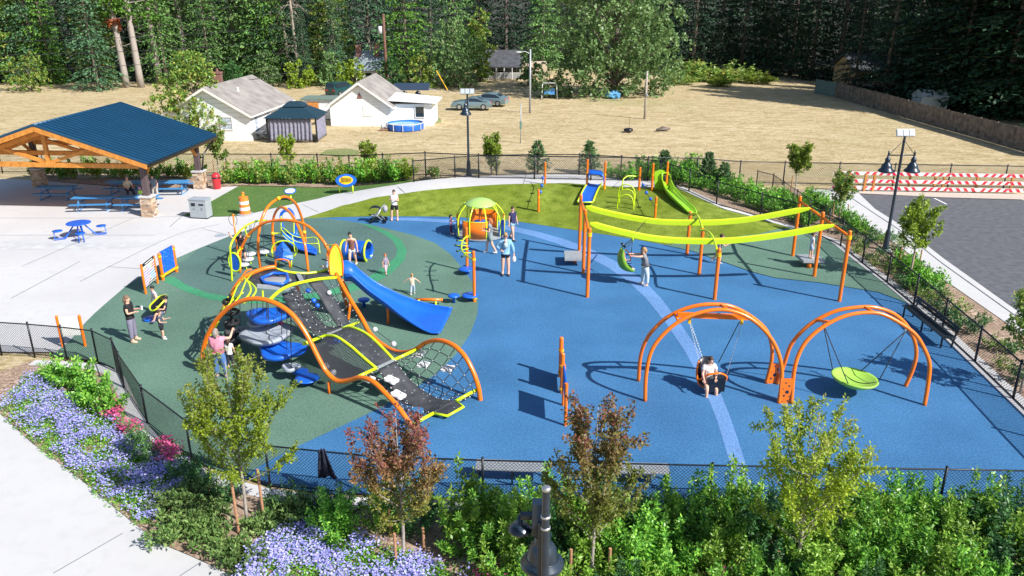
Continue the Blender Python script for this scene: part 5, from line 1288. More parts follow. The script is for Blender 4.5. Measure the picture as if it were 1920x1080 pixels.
# nets: ropes between two guide curves
def at_f(P, f):
    q = f*(len(P)-1); i = min(int(q), len(P)-2); return P[i]+(P[i+1]-P[i])*(q-i)
def seg(P, f0, f1, n=24): return [at_f(P, f0+(f1-f0)*i/n) for i in range(n+1)]
def nearest_f(P, q):
    best = min(range(len(P)), key=lambda i: (P[i]-q).length); return best/(len(P)-1)
def rope_net(name, A, B, nu, nv, r=.014, sag=.0, m='rope', knots=True, nr=5):
    A = [at_f(A, i/24) for i in range(25)]; B = [at_f(B, i/24) for i in range(25)]
    def P(u, v): p = L3(at_f(A, u), at_f(B, u), v); p = p-UP*sag*4*v*(1-v); return p
    mb = MB()
    for i in range(nu+1): mb.tube([P(i/nu, k/8) for k in range(9)], r, nr, caps=False)
    for j in range(1, nv): mb.tube([P(k/14, j/nv) for k in range(15)], r, nr, caps=False)
    if knots:
        kb = mb; mb.mi = 1
        for i in range(nu+1):
            for j in range(0, nv+1): kb.ell(P(i/nu, j/nv), (.024, .024, .022), 6, 4)
    mb.build(name, [M[m], M['pale_plastic']] if knots else M[m], net)
    return P
FC = catmull(front, 6); BC = catmull(back, 6)
f1, f2, f3 = nearest_f(FC, F1), nearest_f(FC, F2), nearest_f(FC, F3); g1, g2, g3 = nearest_f(BC, B1), nearest_f(BC, B2), nearest_f(BC, B3)
rac, rbc, eac, ebc = catmull(ra, 6), catmull(rb, 6), catmull(ea, 6), catmull(eb, 6)
# fine hammock mesh between the front tube and the arched belt
A = seg(FC, f1, f2)
rope_net('hammock_net', A, rac, 38, 20, .011, .18, knots=False, nr=3)
rope_net('hammock_net', seg(BC, g1, g2), rbc, 30, 8, .010, .10, knots=False, nr=3)
PF = rope_net('rope_net', seg(FC, f2, f3), eac, 8, 4, .015, .05); PB = rope_net('rope_net', seg(BC, g2, g3), ebc, 8, 5, .015, .10)
# grey four-lobed foot pads on the lower nets
def pad(px, py, gy, tilt=0):
    c = T(px, py, gy); m = MB(); poly = []
    for k in range(32):
        a = k*6.2832/32; r_ = .21+.035*math.cos(4*a); poly.append(c+V(math.cos(a+.4)*r_, math.sin(a+.4)*r_, (math.cos(a+.4)*r_)*tilt))
    m.plate(poly, V(-tilt, 0, 1), .06); o = m.build('foot_pad', M['white'], net)
    MB().tube([c+V(math.cos(q*.5236)*.1, math.sin(q*.5236)*.1, .035) for q in range(12)], .012, 5, closed=True).build('pad_ring', M['grey_plastic'], o)
for a in ((795, 683, 716, .15), (840, 691, 728, .1), (784, 665, 705, .3), (734, 712, 750, -.3), (747, 740, 768, -.35), (690, 710, 738, -.2)): pad(*a)
# rope grid hanging over the two tower belts
rope_net('tower_net', [T(548, 552, 668), T(560, 572, 690), T(575, 600, 705), T(588, 628, 712)], [T(640, 548, 622), T(655, 572, 632), T(668, 592, 640), T(672, 606, 646)], 6, 6, .011, .35, m='rope')
rope_net('side_net', seg(catmull(frail, 6), .45, .98), [T(600, 610, 640), T(616, 600, 632), T(632, 592, 622), (T(650, 575, 600))], 8, 4, .010, 0)
# balls strung on the ropes
def ball(px, py, gy, r=.12, m='pale_plastic', par=None): MB().ell(T(px, py, gy), (r, r, r), 14, 10).build('rope_ball', M[m], par or net, smooth=True)
for a in ((703, 618, 640, .10), (738, 645, 662, .10), (611, 687, 720, .11), (625, 699, 728, .11), (425, 606, 655, .12), (617, 549, 640, .09)): ball(*a)
for a in ((578, 545, 640, .10, 'blue_plastic'), (588, 564, 648, .10, 'blue_plastic'), (595, 573, 652, .09, 'blue_plastic')): ball(*a)
MB().tube([BT(668, 580), T(703, 618, 640), T(738, 645, 662), T(762, 668, 672)-UP*.3], .012, 5).build('ball_rope', M['rope'], net)
# hanging pods inside the front arch
def podshape(name, cx, cy, gy, rx, ry, m, rot=0.0, th=.17, lobes=3, ph=0.5):
    c = T(cx, cy, gy); rows = []
    for (s, z) in ((.62, -th), (.96, -th*.7), (1.02, -.02), (.97, .03), (.86, .05), (.6, -.01), (.35, -.05), (.1, -.06)):
        ring = []
        for k in range(36):
            a = 6.2832*k/36; r_ = 1+.13*math.cos(lobes*(a-ph)); ring.append(c+V((math.cos(a)*math.cos(rot)*rx-math.sin(a)*math.sin(rot)*ry)*r_*s, (math.cos(a)*math.sin(rot)*rx+math.sin(a)*math.cos(rot)*ry)*r_*s, z))
        rows.append(ring)
    mb = MB(); mb.loft(rows, True); n = len(mb.v); mb.f += [tuple(range(35, -1, -1)), tuple(range(n-36, n))]; mb.m += [0, 0]
    return mb.build(name, M[m], net, smooth=True, edge=60)
podshape('pod', 503, 589, 664, .78, .62, 'blue_plastic'); podshape('pod', 500, 626, 678, .86, .72, 'grey_plastic', .3); podshape('pod', 527, 655, 694, .78, .66, 'blue_plastic', -.2)
podshape('pod', 458, 618, 655, .32, .3, 'grey_plastic'); podshape('pod', 484, 606, 660, .4, .3, 'grey_plastic'); podshape('pod', 545, 688, 712, .30, .26, 'grey_plastic', th=.1)
podshape('pod', 627, 636, 664, .34, .3, 'blue_plastic', th=.1)
for (x, y, gy, y2) in ((493, 563, 664, 600), (500, 562, 676, 632), (503, 566, 690, 620), (545, 590, 694, 652), (546, 600, 710, 692), (472, 562, 650, 640), (520, 562, 664, 590), (528, 575, 680, 630), (482, 560, 664, 585), (538, 585, 690, 655), (450, 566, 650, 620)):
    MB().tube([T(x, y, gy), T(x, y2, gy)], .014, 5).build('hanging_rope', M['rope'], net)
hr_ = [FT(440, 571)]+[T(x, y, gy) for x, y, gy in sorted(((450, 566, 650), (472, 562, 650), (482, 560, 664), (493, 563, 664), (500, 562, 676), (503, 566, 690), (520, 562, 664), (528, 575, 680), (538, 585, 690), (545, 590, 694), (546, 600, 710)))]+[FT(578, 632)]
MB().tube(hr_, .018, 6).build('head_rope', M['rope'], net)
# ground pods
def mushroom(px, py, r, m='blue_plastic', par=None, h=.32, name='step_pod'):
    g = G(px, py); mb = MB(); mb.lathe([(.07, 0), (.06, h*.6), (r*.75, h*.72), (r, h*.86), (r*.96, h*.98), (r*.6, h*1.04), (0, h*1.05)], g, 20); return mb.build(name, M[m], par, smooth=True)
t = thing('ground_pod', 'blue two-lobed stepping pod on the green rubber below the net climber', 'stepping pod', G(575, 722))
for (x, y, r) in ((577, 721, .40), (565, 708, .26), (570, 714, .22)):
    mushroom(x, y, r, 'blue_plastic', t, .26, 'pod_lobe')
# black spiral tyre climber and lime web at the left
mb = MB(); c = T(436, 640, 660)
for k in range(5):
    z = .35+.40*k; mb.tube([c+V(math.cos(q*.3927)*.24+.03*k, math.sin(q*.3927)*.24, z-c.z) for q in range(16)], .06, 7, closed=True)
mb.cyl(V(c.x, c.y, 0), V(c.x+.12, c.y, 2.2), .05, .05, 8); mb.build('tyre_stack', mat('black_tyre', (.012, .012, .015), .75, var=.3), net, smooth=True)
mb = MB(); mb.beam(T(428, 600, 660), V(T(428, 600, 660).x+.15, T(428, 600, 660).y-.2, .1), .35, .06); mb.build('climbing_belt', M['black_belt'], net)
lw = MB()
s2c = catmull(s2, 6); FCs = FC[:34]
for i in range(1, 7):
    a = at_f(s2c, .08+.11*i); b = at_f(FCs, .10+.10*i); md = L3(a, b, .5)+UP*-.15
    lw.tube([a, L3(a, b, .33)+UP*.08, L3(a, b, .66)-UP*.08, b], .028, 7)
    if i > 1: lw.tube([pm, md], .028, 7)
    pm = md
lw.build('lime_web', M['lime'], net, smooth=True)
for pts in ([(457, 521, 640), (466, 530, 650), (470, 545, 664), (462, 558, 676), (448, 566, 690)], [(460, 524, 640), (474, 534, 650), (480, 545, 664), (470, 560, 682), (456, 568, 694)], [(492, 545, 660), (494, 560, 672), (500, 566, 690), (506, 566, 700)]):
    smooth_tube([T(*p) for p in pts], .035, 8).build('lime_hoop', M['lime'], net, smooth=True)
# lime bubble panel with orange rim at the slide entrance
pc = [(619, 516), (617, 490), (620, 470), (627, 459), (634, 463), (640, 480), (643, 500), (642, 517)]
PY = G(630, 608).y
ptsP = [AY(x, y, PY+.28*(i/len(pc))) for i, (x, y) in enumerate(pc)]
MB().plate(ptsP, (ptsP[-1]-ptsP[0]).cross(UP), .05).build('canopy_panel', M['lime_soft'] if False else mat('translucent_lime', (.62, .80, .05), .25, coat=.4), net)
MB().tube(catmull(ptsP, 4)+[ptsP[0]], .035, 8).build('panel_rim', M['orange'], net, smooth=True)
smooth_tube([T(611, 461, 590), T(617, 474, 590), T(621, 485, 592), T(622, 515, 594)], .035).build('hand_hoop', M['orange'], net, smooth=True)
smooth_tube([T(615, 518, 596), T(613, 480, 590), T(617, 468, 590), T(622, 478, 592), T(623, 515, 595)], .03).build('hand_hoop', M['orange'], net, smooth=True)
mb = MB(); mb.plate([T(606, 512, 594), T(641, 515, 590), T(640, 521, 606), T(618, 522, 612)], UP, .06); mb.build('tower_deck', M['black_belt'], net)
# wide blue slide
up_ = [(642, 489), (658, 492), (672, 505), (696, 524), (722, 539), (751, 553), (784, 565), (817, 573), (848, 578)]
lo_ = [(645, 514), (656, 514), (669, 524), (690, 543), (724, 568), (750, 589), (782, 611), (806, 623), (824, 624)]
gA = [586, 585, 584, 583, 582, 582, 582, 582, 583]; gB = [606, 607, 608, 610, 614, 619, 625, 629, 630]
rows = []; n = len(up_)
up3 = catmull([T(x, y, g_) for (x, y), g_ in zip(up_, gA)], 4); lo3 = catmull([T(x, y, g_) for (x, y), g_ in zip(lo_, gB)], 4)
for i, (a, b) in enumerate(zip(up3, lo3)):
    f = i/(len(up3)-1); dep = .30*(1-f)**.5+.16; row = []
    for q in range(9):
        s = q/8; p = L3(a, b, s); k = 1-abs(2*s-1)**3.2; p = p-UP*dep*k; p.z = max(p.z, .05); row.append(p)
    rows.append(row)
slide = MB(); slide.loft(rows); so = slide.build('slide', M['blue_plastic'], net, smooth=True, solid=.05)
for P_ in (up3, lo3): MB().tube(P_, .035, 8).build('slide_rim', M['blue_plastic'], so, smooth=True)
endc = [L3(up3[-1], lo3[-1], q/8)-UP*.10*(1-abs(2*q/8-1)**3) for q in range(9)]
MB().tube([T(727, 571, 607), G(728, 608)], .05, 10).build('slide_leg', M['orange'], net, smooth=True)

# ---- loose balance elements --------------------------------------------------
for (x, y, lb) in ((683, 576, 'blue mushroom step just right of the net climber tower'), (718, 571, 'blue mushroom step half behind the blue slide'), (851, 568, 'blue mushroom step right of the low orange balance beam')):
    t = thing('mushroom_step', lb, 'stepping pod', G(x, y)); mushroom(x, y, .25, 'blue_plastic', t, .36, 'cap')
t = thing('balance_beam', 'low orange balance beam with lime feet behind the blue slide', 'balance beam', G(805, 570))
MB().tube([T(779, 561.5, 570), T(830, 562, 572)], .06, 10).build('beam', M['orange'], t, smooth=True)
for x in (817, 785): MB().tube([T(x, 562, 571), G(x, 573)], .045, 8).build('foot', M['lime'], t, smooth=True)

# ---- helix climber ------------------------------------------------------------
hx = thing('helix_climber', 'two orange posts joined by a lime spiral ladder at the edge of the green circle', 'climbing frame', G(880, 540))
gA_, tA = post(hx, 876, 509, 428); gB_, tB = post(hx, 889.5, 566, 472)
ringclamp(hx, T(875, 443, 509)); ringclamp(hx, T(888, 486, 566)); ringclamp(hx, V(gB_.x, gB_.y, .18), .10)
hel = [T(*p) for p in [(876, 443, 509), (869, 449, 515), (865.5, 459, 524), (866, 469, 534), (871, 476, 544), (878, 482, 554), (887, 486, 566)]]
smooth_tube(hel, .035).build('spiral_rail', M['lime'], hx, smooth=True)
for i, (a, b) in enumerate([((857, 451), (867, 451)), ((854, 460), (876, 461)), ((857, 471), (878, 466)), ((866, 481), (877, 478)), ((878, 456), (868, 456)), ((884, 474), (870, 474))]):
    gy = 515+i*8 if i < 4 else 522+(i-4)*20
    A_, B_ = T(a[0], a[1], gy), T(b[0], b[1], gy+2)
    MB().tube([A_, B_], .025, 8).build('rung', M['lime'], hx, smooth=True); MB().ell(A_, (.05, .05, .05), 10, 6).build('rung_end', M['black'], hx, smooth=True)
for (x, y) in ((874.5, 514), (882, 564)): mushroom(x, y, .36, 'blue_plastic', hx, .28)

# ---- merry-go-round dome --------------------------------------------------------
cg = G(901, 441); dm = thing('dome_spinner', 'lime dome-topped spinning cabin with orange curved wall panels', 'spinner', cg)
Rb, Rt, zt = 1.24, .74, 1.72
dep = AY(901, 382, cg.y).z
zt = dep
MB().lathe([(Rb+.04, .05), (Rb+.05, .12), (Rb, .14), (0, .14)], cg, 36).build('floor', M['grey_metal'], dm, smooth=True, edge=40)
for k in range(9):
    a = 6.2832*(k+.15)/9; e = V(math.cos(a), math.sin(a), 0)
    smooth_tube([cg+e*Rb+UP*.12, cg+e*(Rb+.02)+UP*.9, cg+e*(Rb-.12)+UP*(zt*.78), cg+e*(Rt+.05)+UP*(zt+.02)], .038, 8, 5).build('rib', M['lime'], dm, smooth=True)
MB().lathe([(Rt+.06, zt-.04), (Rt+.08, zt), (Rt*.98, zt+.06), (Rt*.75, zt+.19), (Rt*.4, zt+.28), (.0, zt+.31)], cg, 36).build('dome_roof', mat('pale_lime_roof', (.38, .60, .16), .4, coat=.2), dm, smooth=True)
MB().cyl(cg+UP*.1, cg+UP*(zt+.05), .08, .08, 12).build('centre_pole', M['orange'], dm, smooth=True)
MB().lathe([(.33, .72), (.35, .75), (.33, .78)], cg, 20).build('table', M['blue_plastic'], dm, smooth=True)
def curved_panel(a0, a1, z0, z1, m, rr=Rb+.0):
    rows = []
    for zz in (z0, z1): rows.append([cg+V(math.cos(a0+(a1-a0)*q/12)*rr, math.sin(a0+(a1-a0)*q/12)*rr, zz) for q in range(13)])
    mb = MB(); mb.loft(rows); o = mb.build('wall_panel', M[m], dm, smooth=True, solid=.04)
    MB().tube([cg+V(math.cos(a0+(a1-a0)*q/12)*rr, math.sin(a0+(a1-a0)*q/12)*rr, z1+.02) for q in range(13)], .022, 6).build('panel_trim', M['lime'], o, smooth=True)
curved_panel(R(225), R(290), .14, 1.02, 'orange'); curved_panel(R(48), R(118), .14, 1.08, 'orange'); curved_panel(R(180), R(200), .14, .9, 'blue_plastic'); curved_panel(R(-38), R(-8), .14, .95, 'blue_plastic'); curved_panel(R(155), R(178), .3, 1.1, 'orange'); curved_panel(R(0), R(14), .3, 1.15, 'orange')
MB().tube([cg+V(math.cos(R(190))*(Rb+.03), math.sin(R(190))*(Rb+.03)-.03, .55), cg+V(math.cos(R(190))*(Rb+.06), math.sin(R(190))*(Rb+.06)-.03, .55)], .13, 14).build('white_disc', M['white'], dm, smooth=True)

# ---- tunnel -----------------------------------------------------------------------
tg = G(668, 490); tn = thing('crawl_tunnel', 'short blue crawl tunnel with lime end rings', 'tunnel', tg)
A_, B_ = T(645, 470, 484), T(690, 471, 487); d = (B_-A_).normalized(); rr = .46
mb = MB(); mb.tube([A_, L3(A_, B_, .5)+V(0, .12, 0), B_], rr, 28, smooth=4, caps=False); mb.build('tube', M['blue_plastic'], tn, smooth=True, solid=.03)
for P_, dd in ((A_, d), (B_, d)):
    s = V(-dd.y, dd.x, 0); MB().tube([P_+(s*math.cos(q*.2618)+UP*math.sin(q*.2618))*(rr+.05) for q in range(24)], .05, 8, closed=True).build('end_ring', M['lime'], tn, smooth=True)
    for w_ in (-.3, .3): b = P_+s*w_; MB().tube([V(b.x, b.y, .0), V(b.x, b.y, P_.z-.3)], .04, 8).build('foot', M['lime'], tn, smooth=True)
for f in (.3, .7):
    c = L3(A_, B_, f)+V(0, -rr+.03, .0); MB().tube([c, c+V(0, -.05, 0)], .08, 12).build('peep_hole', M['black'], tn)

# ---- small arched climber -------------------------------------------------------------
sa = thing('arch_climber', 'small climber of crossing orange arches with yellow knots, blue slide and blue disc', 'climbing frame', G(530, 500))
def yarc(pix, g0, g1, r=.062, name='arch', m='orange', ends=(True, True)):
    n_ = len(pix); Y0, Y1 = G(pix[0][0], g0).y, G(pix[-1][0], g1).y; x0, x1 = pix[0][0], pix[-1][0]
    P_ = [AY(x, y, Y0+(Y1-Y0)*((x-x0)/(x1-x0) if x1 != x0 else i/(n_-1))) for i, (x, y) in enumerate(pix)]
    if ends[0]: P_[0].z = -.03
    if ends[1]: P_[-1].z = -.03
    smooth_tube(P_, r, 10, 5).build(name, M[m], sa, smooth=True); return P_
yarc([(489, 506), (485, 477), (484, 450), (488, 421), (496.7, 396.7), (508, 381.5), (522.5, 372), (533, 369), (543, 371.7), (555, 383), (563, 400), (568, 417), (571, 436), (573.5, 462)], 506, 462)
yarc([(514.5, 471), (511, 438), (511.7, 416.7), (515, 401.7), (521.7, 391), (530, 389), (543, 398), (553, 413), (561.7, 430), (568, 446.7), (573, 466.7), (578, 509)], 471, 509)
a3 = yarc([(450, 511), (450, 478), (452.5, 465), (465, 441.7), (480, 428), (500, 416.7), (527.5, 412.5), (546.7, 414), (566.7, 419), (583, 428), (600, 445), (611.7, 461), (617, 476), (618.5, 500)], 511, 540, ends=(True, False))
def knot(x, y, gy, r=.10): MB().ell(T(x, y, gy), (r, r, r), 14, 10).build('knot_ball', M['yellow'], sa, smooth=True)
for a in ((522.5, 372, 490), (535, 391, 480), (527.5, 413, 522), (465, 441.7, 513), (452, 465, 511), (511.5, 438, 471), (570.5, 435.5, 464), (611.5, 461, 537), (546, 413, 525, .07), (510, 415, 516, .07), (568, 419, 530, .07)): knot(*a)
# lime side arch with hanging rope steps and the blue disc
la = yarc([(435, 527), (434, 507), (433, 490), (431.7, 473), (433, 458), (445, 438), (461.7, 423), (480, 415), (500, 413)], 527, 478, .045, 'side_arch', 'lime', (True, False))
smooth_tube([T(462, 425, 500), T(460, 432, 502), T(463, 440, 508)], .035, 8).build('side_brace', M['lime'], sa, smooth=True)
dc = T(440, 491.5, 520)
mb = MB(); s_, u_ = V(.95, -.30, 0), UP; nn = s_.cross(u_)
disc = [dc+(s_*math.cos(q*.2244)*.30+u_*math.sin(q*.2244)*.43) for q in range(28)]
mb.plate(disc, nn, .04); o = mb.build('disc_panel', M['blue_plastic'], sa); MB().tube(disc, .045, 8, closed=True).build('disc_ring', M['lime'], o, smooth=True)
mb = MB()
for q in range(10):
    a = q*.628
    for rr_ in (.12, .22, .32): mb.ell(dc+(s_*math.cos(a+rr_*3)*rr_*.72+u_*math.sin(a+rr_*3)*rr_)-nn*.03, (.018, .018, .018), 6, 4)
mb.ell(dc-nn*.04, (.06, .06, .06), 8, 6); mb.build('disc_studs', M['black'], o)
smooth_tube([T(452, 466, 511), T(447, 471, 514), T(445, 478, 517)], .04, 8).build('disc_arm', M['lime'], sa, smooth=True)
for (x, y, gy, x1, y1) in ((470, 475, 482, 468, 420), (496, 471, 478, 492, 412), (466, 484, 492, 471, 421), (458, 494, 502, 478, 418)):
    g = G(x, gy+2); MB().lathe([(.05, 0), (.04, .12), (.26, .18), (.28, .23), (.22, .27), (0, .27)], g, 18).build('rope_step', M['pale_plastic'], sa, smooth=True)
    MB().tube([g+UP*.2, T(x1, y1, gy)], .012, 5).build('step_rope', M['rope'], sa)
    MB().tube([g+V(.15, -.1, 0), g+V(.1, -.05, .2)], .03, 6).build('step_foot', M['lime'], sa, smooth=True)
# blue slide with arched hood
hood = [T(x, y, 455) for x, y in [(526, 430), (524, 405), (528, 396), (537, 391.5), (546, 396), (551, 407), (557, 431)]]
hb = [p+V(.0, .25, 0) for p in hood]
mb = MB(); rows = []
for i, p in enumerate(catmull(hood, 4)):
    q = V((T(540, 432, 455)).x, p.y, p.z*.0+T(540, 432, 455).z); d = (p-q).normalized()*.16
    rows.append([p, p-d, p-d+V(0, .22, 0), p+V(0, .22, 0)])
mb.loft(rows, True); mb.build('slide_hood', M['blue_plastic'], sa, smooth=True, edge=50)
for x in (527, 551): smooth_tube([T(x, 405, 457), T(x, 425, 457), T(x, 440, 457)], .035, 8).build('hood_post', M['lime'], sa, smooth=True)
sl = [(T(528, 432, 458), T(557, 430, 456)), (T(531, 442, 462), T(560, 442, 458)), (T(537, 452, 468), T(566, 449, 462)), (T(552, 463, 474), T(577, 456, 467)), (T(572, 470, 478), T(588, 463, 470)), (T(592, 475, 481), T(594, 467, 474))]
rows = []
A1, B1_ = catmull([a for a, b in sl], 4), catmull([b for a, b in sl], 4)
for a, b in zip(A1, B1_):
    rows.append([L3(a, b, q/6)-UP*.16*(1-abs(2*q/6-1)**3) for q in range(7)])
mb = MB(); mb.loft(rows); mb.build('slide', M['blue_plastic'], sa, smooth=True, solid=.04)
for pts in ([(527, 425, 462), (535, 430, 466), (548, 441, 468), (570, 446.5, 468), (594, 446.5, 470), (600, 475, 478)], [(527, 430, 466), (540, 444, 470), (556, 453, 472), (575, 456.5, 474), (597, 456.5, 475)], [(528, 440, 470), (540, 450, 474), (552, 460, 478)]):
    smooth_tube([T(*p) for p in pts], .022, 7, 4).build('handrail', M['lime'], sa, smooth=True)
MB().tube([T(548, 441, 468), T(553, 472, 480)], .022, 6).build('handrail_post', M['lime'], sa)
for a, b in (((511, 438, 471), (526, 437, 462)), ((570, 436, 464), (556, 435, 460)), ((612, 459, 537), (628, 460, 565))): MB().tube([T(*a), T(*b)], .035, 8).build('strut', M['lime'], sa, smooth=True)
# two-faced blue climbing wall with lime hoop
ap_, l_, r_, f_ = T(530, 453, 497), T(515, 483, 500), T(549, 487, 503), T(531, 490, 508)
bk = T(533, 470, 488)
mb = MB(); mb.loft([[L3(l_, ap_, 1), L3(f_, ap_, 1), L3(r_, ap_, 1)], [L3(l_, ap_, .6)-V(.1, 0, 0), L3(f_, ap_, .6), L3(r_, ap_, .6)+V(.1, 0, 0)], [L3(l_, ap_, .25)-V(.08, 0, 0), L3(f_, ap_, .25), L3(r_, ap_, .25)+V(.1, 0, 0)], [l_, f_, r_]])
mb.build('climbing_wall', M['blue_plastic'], sa, smooth=False, solid=.06)
random.seed(2); mb = MB()
for _ in range(16):
    a, b = random.random(), random.random(); q = L3(L3(l_ if random.random() < .5 else r_, f_, a), ap_, b*.7); mb.ell(q+V(0, -.06, 0), (.03, .03, .03), 6, 4)
mb.build('hand_holds', M['black'], sa)
smooth_tube([T(512, 477, 497), T(509, 470, 496), T(513, 459, 496), T(523, 453, 496), T(536, 452, 496), T(550, 457, 498), T(557, 468, 500), T(554, 477, 501), T(550, 481, 501)], .035, 8, 4).build('wall_hoop', M['lime'], sa, smooth=True)
for x, y in ((523, 497), (546.5, 503), (511, 484)): MB().tube([G(x, y), T(x, y-16, y)], .03, 7).build('foot', M['lime'], sa, smooth=True)

# ---- hoop target post
t = thing('hoop_post', 'leaning orange post with a thin dark hoop at its top', 'play post', G(445, 480))
a, b = T(437, 403, 478), G(446, 480); MB().tube([b, a], .04, 8).build('post', M['orange'], t, smooth=True); MB().ell(a, (.07, .05, .05), 8, 6).build('cap', M['orange'], t, smooth=True)
MB().tube([T(437, 412, 476)+V(math.cos(q*.3)*.20, -.02, math.sin(q*.3)*.28) for q in range(21)], .012, 6, closed=True).build('hoop', M['lampblue'], t, smooth=True)

# ---- play panels --------------------------------------------------------------------
pa = thing('letter_board', 'white communication board of small coloured picture squares between two orange posts', 'play panel', G(285, 541))
g1_, t1_ = post(pa, 273.6, 551, 496, .05, cap=False); g2_, t2_ = post(pa, 296, 531, 480, .05, cap=False)
u = V((g2_-g1_).x, (g2_-g1_).y, 0); L = u.length; u.normalize(); nn = V(u.y, -u.x, 0); nn = nn if nn.dot(g1_) < 0 else -nn
z1 = t1_.z-.02; zz0 = z1-1.02
c = (g1_+g2_)/2
def pquad(par, name, m, x0, x1, za, zb, offn, th=.02):
    q = [g1_+u*(x0)+UP*0, g1_+u*(x1)+UP*0]; o_ = nn*offn
    MB().plate([V(q[0].x, q[0].y, za)+o_, V(q[1].x, q[1].y, za)+o_, V(q[1].x, q[1].y, zb)+o_, V(q[0].x, q[0].y, zb)+o_], nn, th).build(name, m, par)
pw = L-.12
pquad(pa, 'board', M['white'], .06, L-.06, zz0, z1, 0, .04)
pquad(pa, 'header', M['black'], .06, L-.06, z1-.13, z1+.01, .025, .012); pquad(pa, 'header_text', M['white'], .06+pw*.2, L-.06-pw*.15, z1-.08, z1-.045, .036, .006)
cols_ = {'p': mat('cell_violet', (.35, .22, .60), .6), 'b': mat('cell_blue', (.10, .35, .75), .6), 'o': mat('cell_orange', (.85, .35, .08), .6), 'r': mat('cell_red', (.75, .10, .10), .6), 'c': mat('cell_cyan', (.25, .60, .75), .6), 'k': M['black']}
cells = ['oopccorr', 'ppppcorr', 'pppppppk', 'ppppbbbk', 'pppobbbk', 'ppprbbbb', 'ppkkkkkk']
bags = {k: MB() for k in cols_}
for r_i, row in enumerate(cells):
    for c_i, k in enumerate(row):
        x = .06+pw*(c_i+.5)/8; z = z1-.20-.80*r_i/7-.06; w_ = pw/8*.30; h_ = .035; q = g1_+u*x+nn*.032
        bags[k].plate([V(q.x, q.y, z)+u*sx*w_+UP*sz*h_ for sx, sz in ((-1, -1), (1, -1), (1, 1), (-1, 1))], nn, .008)
for k, b in bags.items():
    if b.v: b.build('symbols', cols_[k], pa)
pb = thing('blue_panel', 'blue play panel in an orange frame with a yellow bottom bar', 'play panel', G(320, 517))
g1_, t1_ = post(pb, 306, 525.5, 476, .07); g2_, t2_ = post(pb, 331.5, 510, 462, .07)
u = V((g2_-g1_).x, (g2_-g1_).y, 0); L = u.length; u.normalize(); nn = V(u.y, -u.x, 0); nn = nn if nn.dot(g1_) < 0 else -nn
pquad(pb, 'panel', M['blue_plastic'], .08, L-.08, .30, 1.30, 0, .05)
random.seed(8); mb = MB()
for _ in range(26): q = g1_+u*random.uniform(.15, L-.15)+nn*.03; mb.box(V(q.x, q.y, random.uniform(.4, 1.25)), (.05, .01, .02), rz=math.atan2(u.y, u.x))
mb.build('raised_marks', M['blue_light'], pb)
MB().beam(g1_+UP*.22, g2_+UP*.22, .08, .10).build('bottom_bar', M['yellow'], pb)
for p in (g1_, g2_): ringclamp(pb, p+UP*.22, .10); ringclamp(pb, p+UP*1.12, .09)
pc_ = thing('edge_panel', 'play panel on orange posts at the left end of the corner fence', 'play panel', G(155, 650))
g1_, t1_ = post(pc_, 160, 649, 592, .05); g2_, t2_ = post(pc_, 118, 650, 593, .05)
u = V((g2_-g1_).x, (g2_-g1_).y, 0); L = u.length; u.normalize(); nn = V(u.y, -u.x, 0)
pquad(pc_, 'panel', M['white'], .06, L-.06, .45, 1.15, 0, .04)
# three-post double panel
pd = thing('double_panel', 'pair of edge-on play panels on four orange posts in the blue area', 'play panel', G(1056, 757))
Pz = [post(pd, 1051, 706.5, 634, .07), post(pd, 1053.5, 737, 664, .068), post(pd, 1056, 760, 684, .052, cap=False), post(pd, 1060, 798, 719, .052, cap=False)]
(ga_, ta_), (gb_, tb_), (gd_, td_), (gc_, tc_) = Pz
def vpanel(par, a, b, z0, z1, m, th=.05, inset=.09, name='panel'):
    d = (b-a); d.z = 0; L_ = d.length; d.normalize(); n_ = V(-d.y, d.x, 0); q0, q1 = a+d*inset, b-d*inset
    MB().plate([V(q0.x, q0.y, z0), V(q1.x, q1.y, z0), V(q1.x, q1.y, z1), V(q0.x, q0.y, z1)], n_, th).build(name, m, par)
vpanel(pd, ga_, gb_, .15, 1.05, M['orange']); vpanel(pd, gd_, gc_, .62, tc_.z, M['blue_plastic'], .04, .06)
MB().beam(ga_+UP*.2, gb_+UP*.2, .06, .08).build('bottom_bar', M['orange'], pd)
for p in (ga_, gb_):
    for zz in (.16, .98): ringclamp(pd, p+UP*zz, .095, .07)

# ---- seated spinner at left
sp = thing('spinner_seat', 'lime-rimmed tilted spinner seat with blue base on the green rubber', 'spinner', G(290, 603))
rim = [T(281, 574, 600), T(290, 564, 592), T(299, 556, 586), T(310, 553, 590), T(312, 558, 600), T(302, 570, 606), T(291, 581, 609), T(283, 582, 606)]
MB().tube(rim, .035, 8, closed=True, smooth=4).build('rim', M['lime'], sp, smooth=True)
cr_ = sum(rim, V(0, 0, 0))/8
mb = MB(); rc_ = catmull(rim, 3, True)
mb.loft([rc_, [L3(p, cr_, .25)-UP*.22 for p in rc_], [L3(p, cr_, .7)-UP*.34 for p in rc_]], True); mb.f.append(tuple(range(len(rc_)*2, len(rc_)*3))); mb.m.append(0); mb.build('seat', M['black'], sp, smooth=True, solid=.03)
gs = V(cr_.x, cr_.y, 0); MB().cyl(gs, gs+UP*(cr_.z-.25), .07, .07, 12).build('stem', M['blue_plastic'], sp, smooth=True); MB().lathe([(.30, 0), (.34, .05), (.2, .09), (0, .1)], gs+V(-.35, -.0, 0), 18).build('foot_disc', M['blue_plastic'], sp, smooth=True)

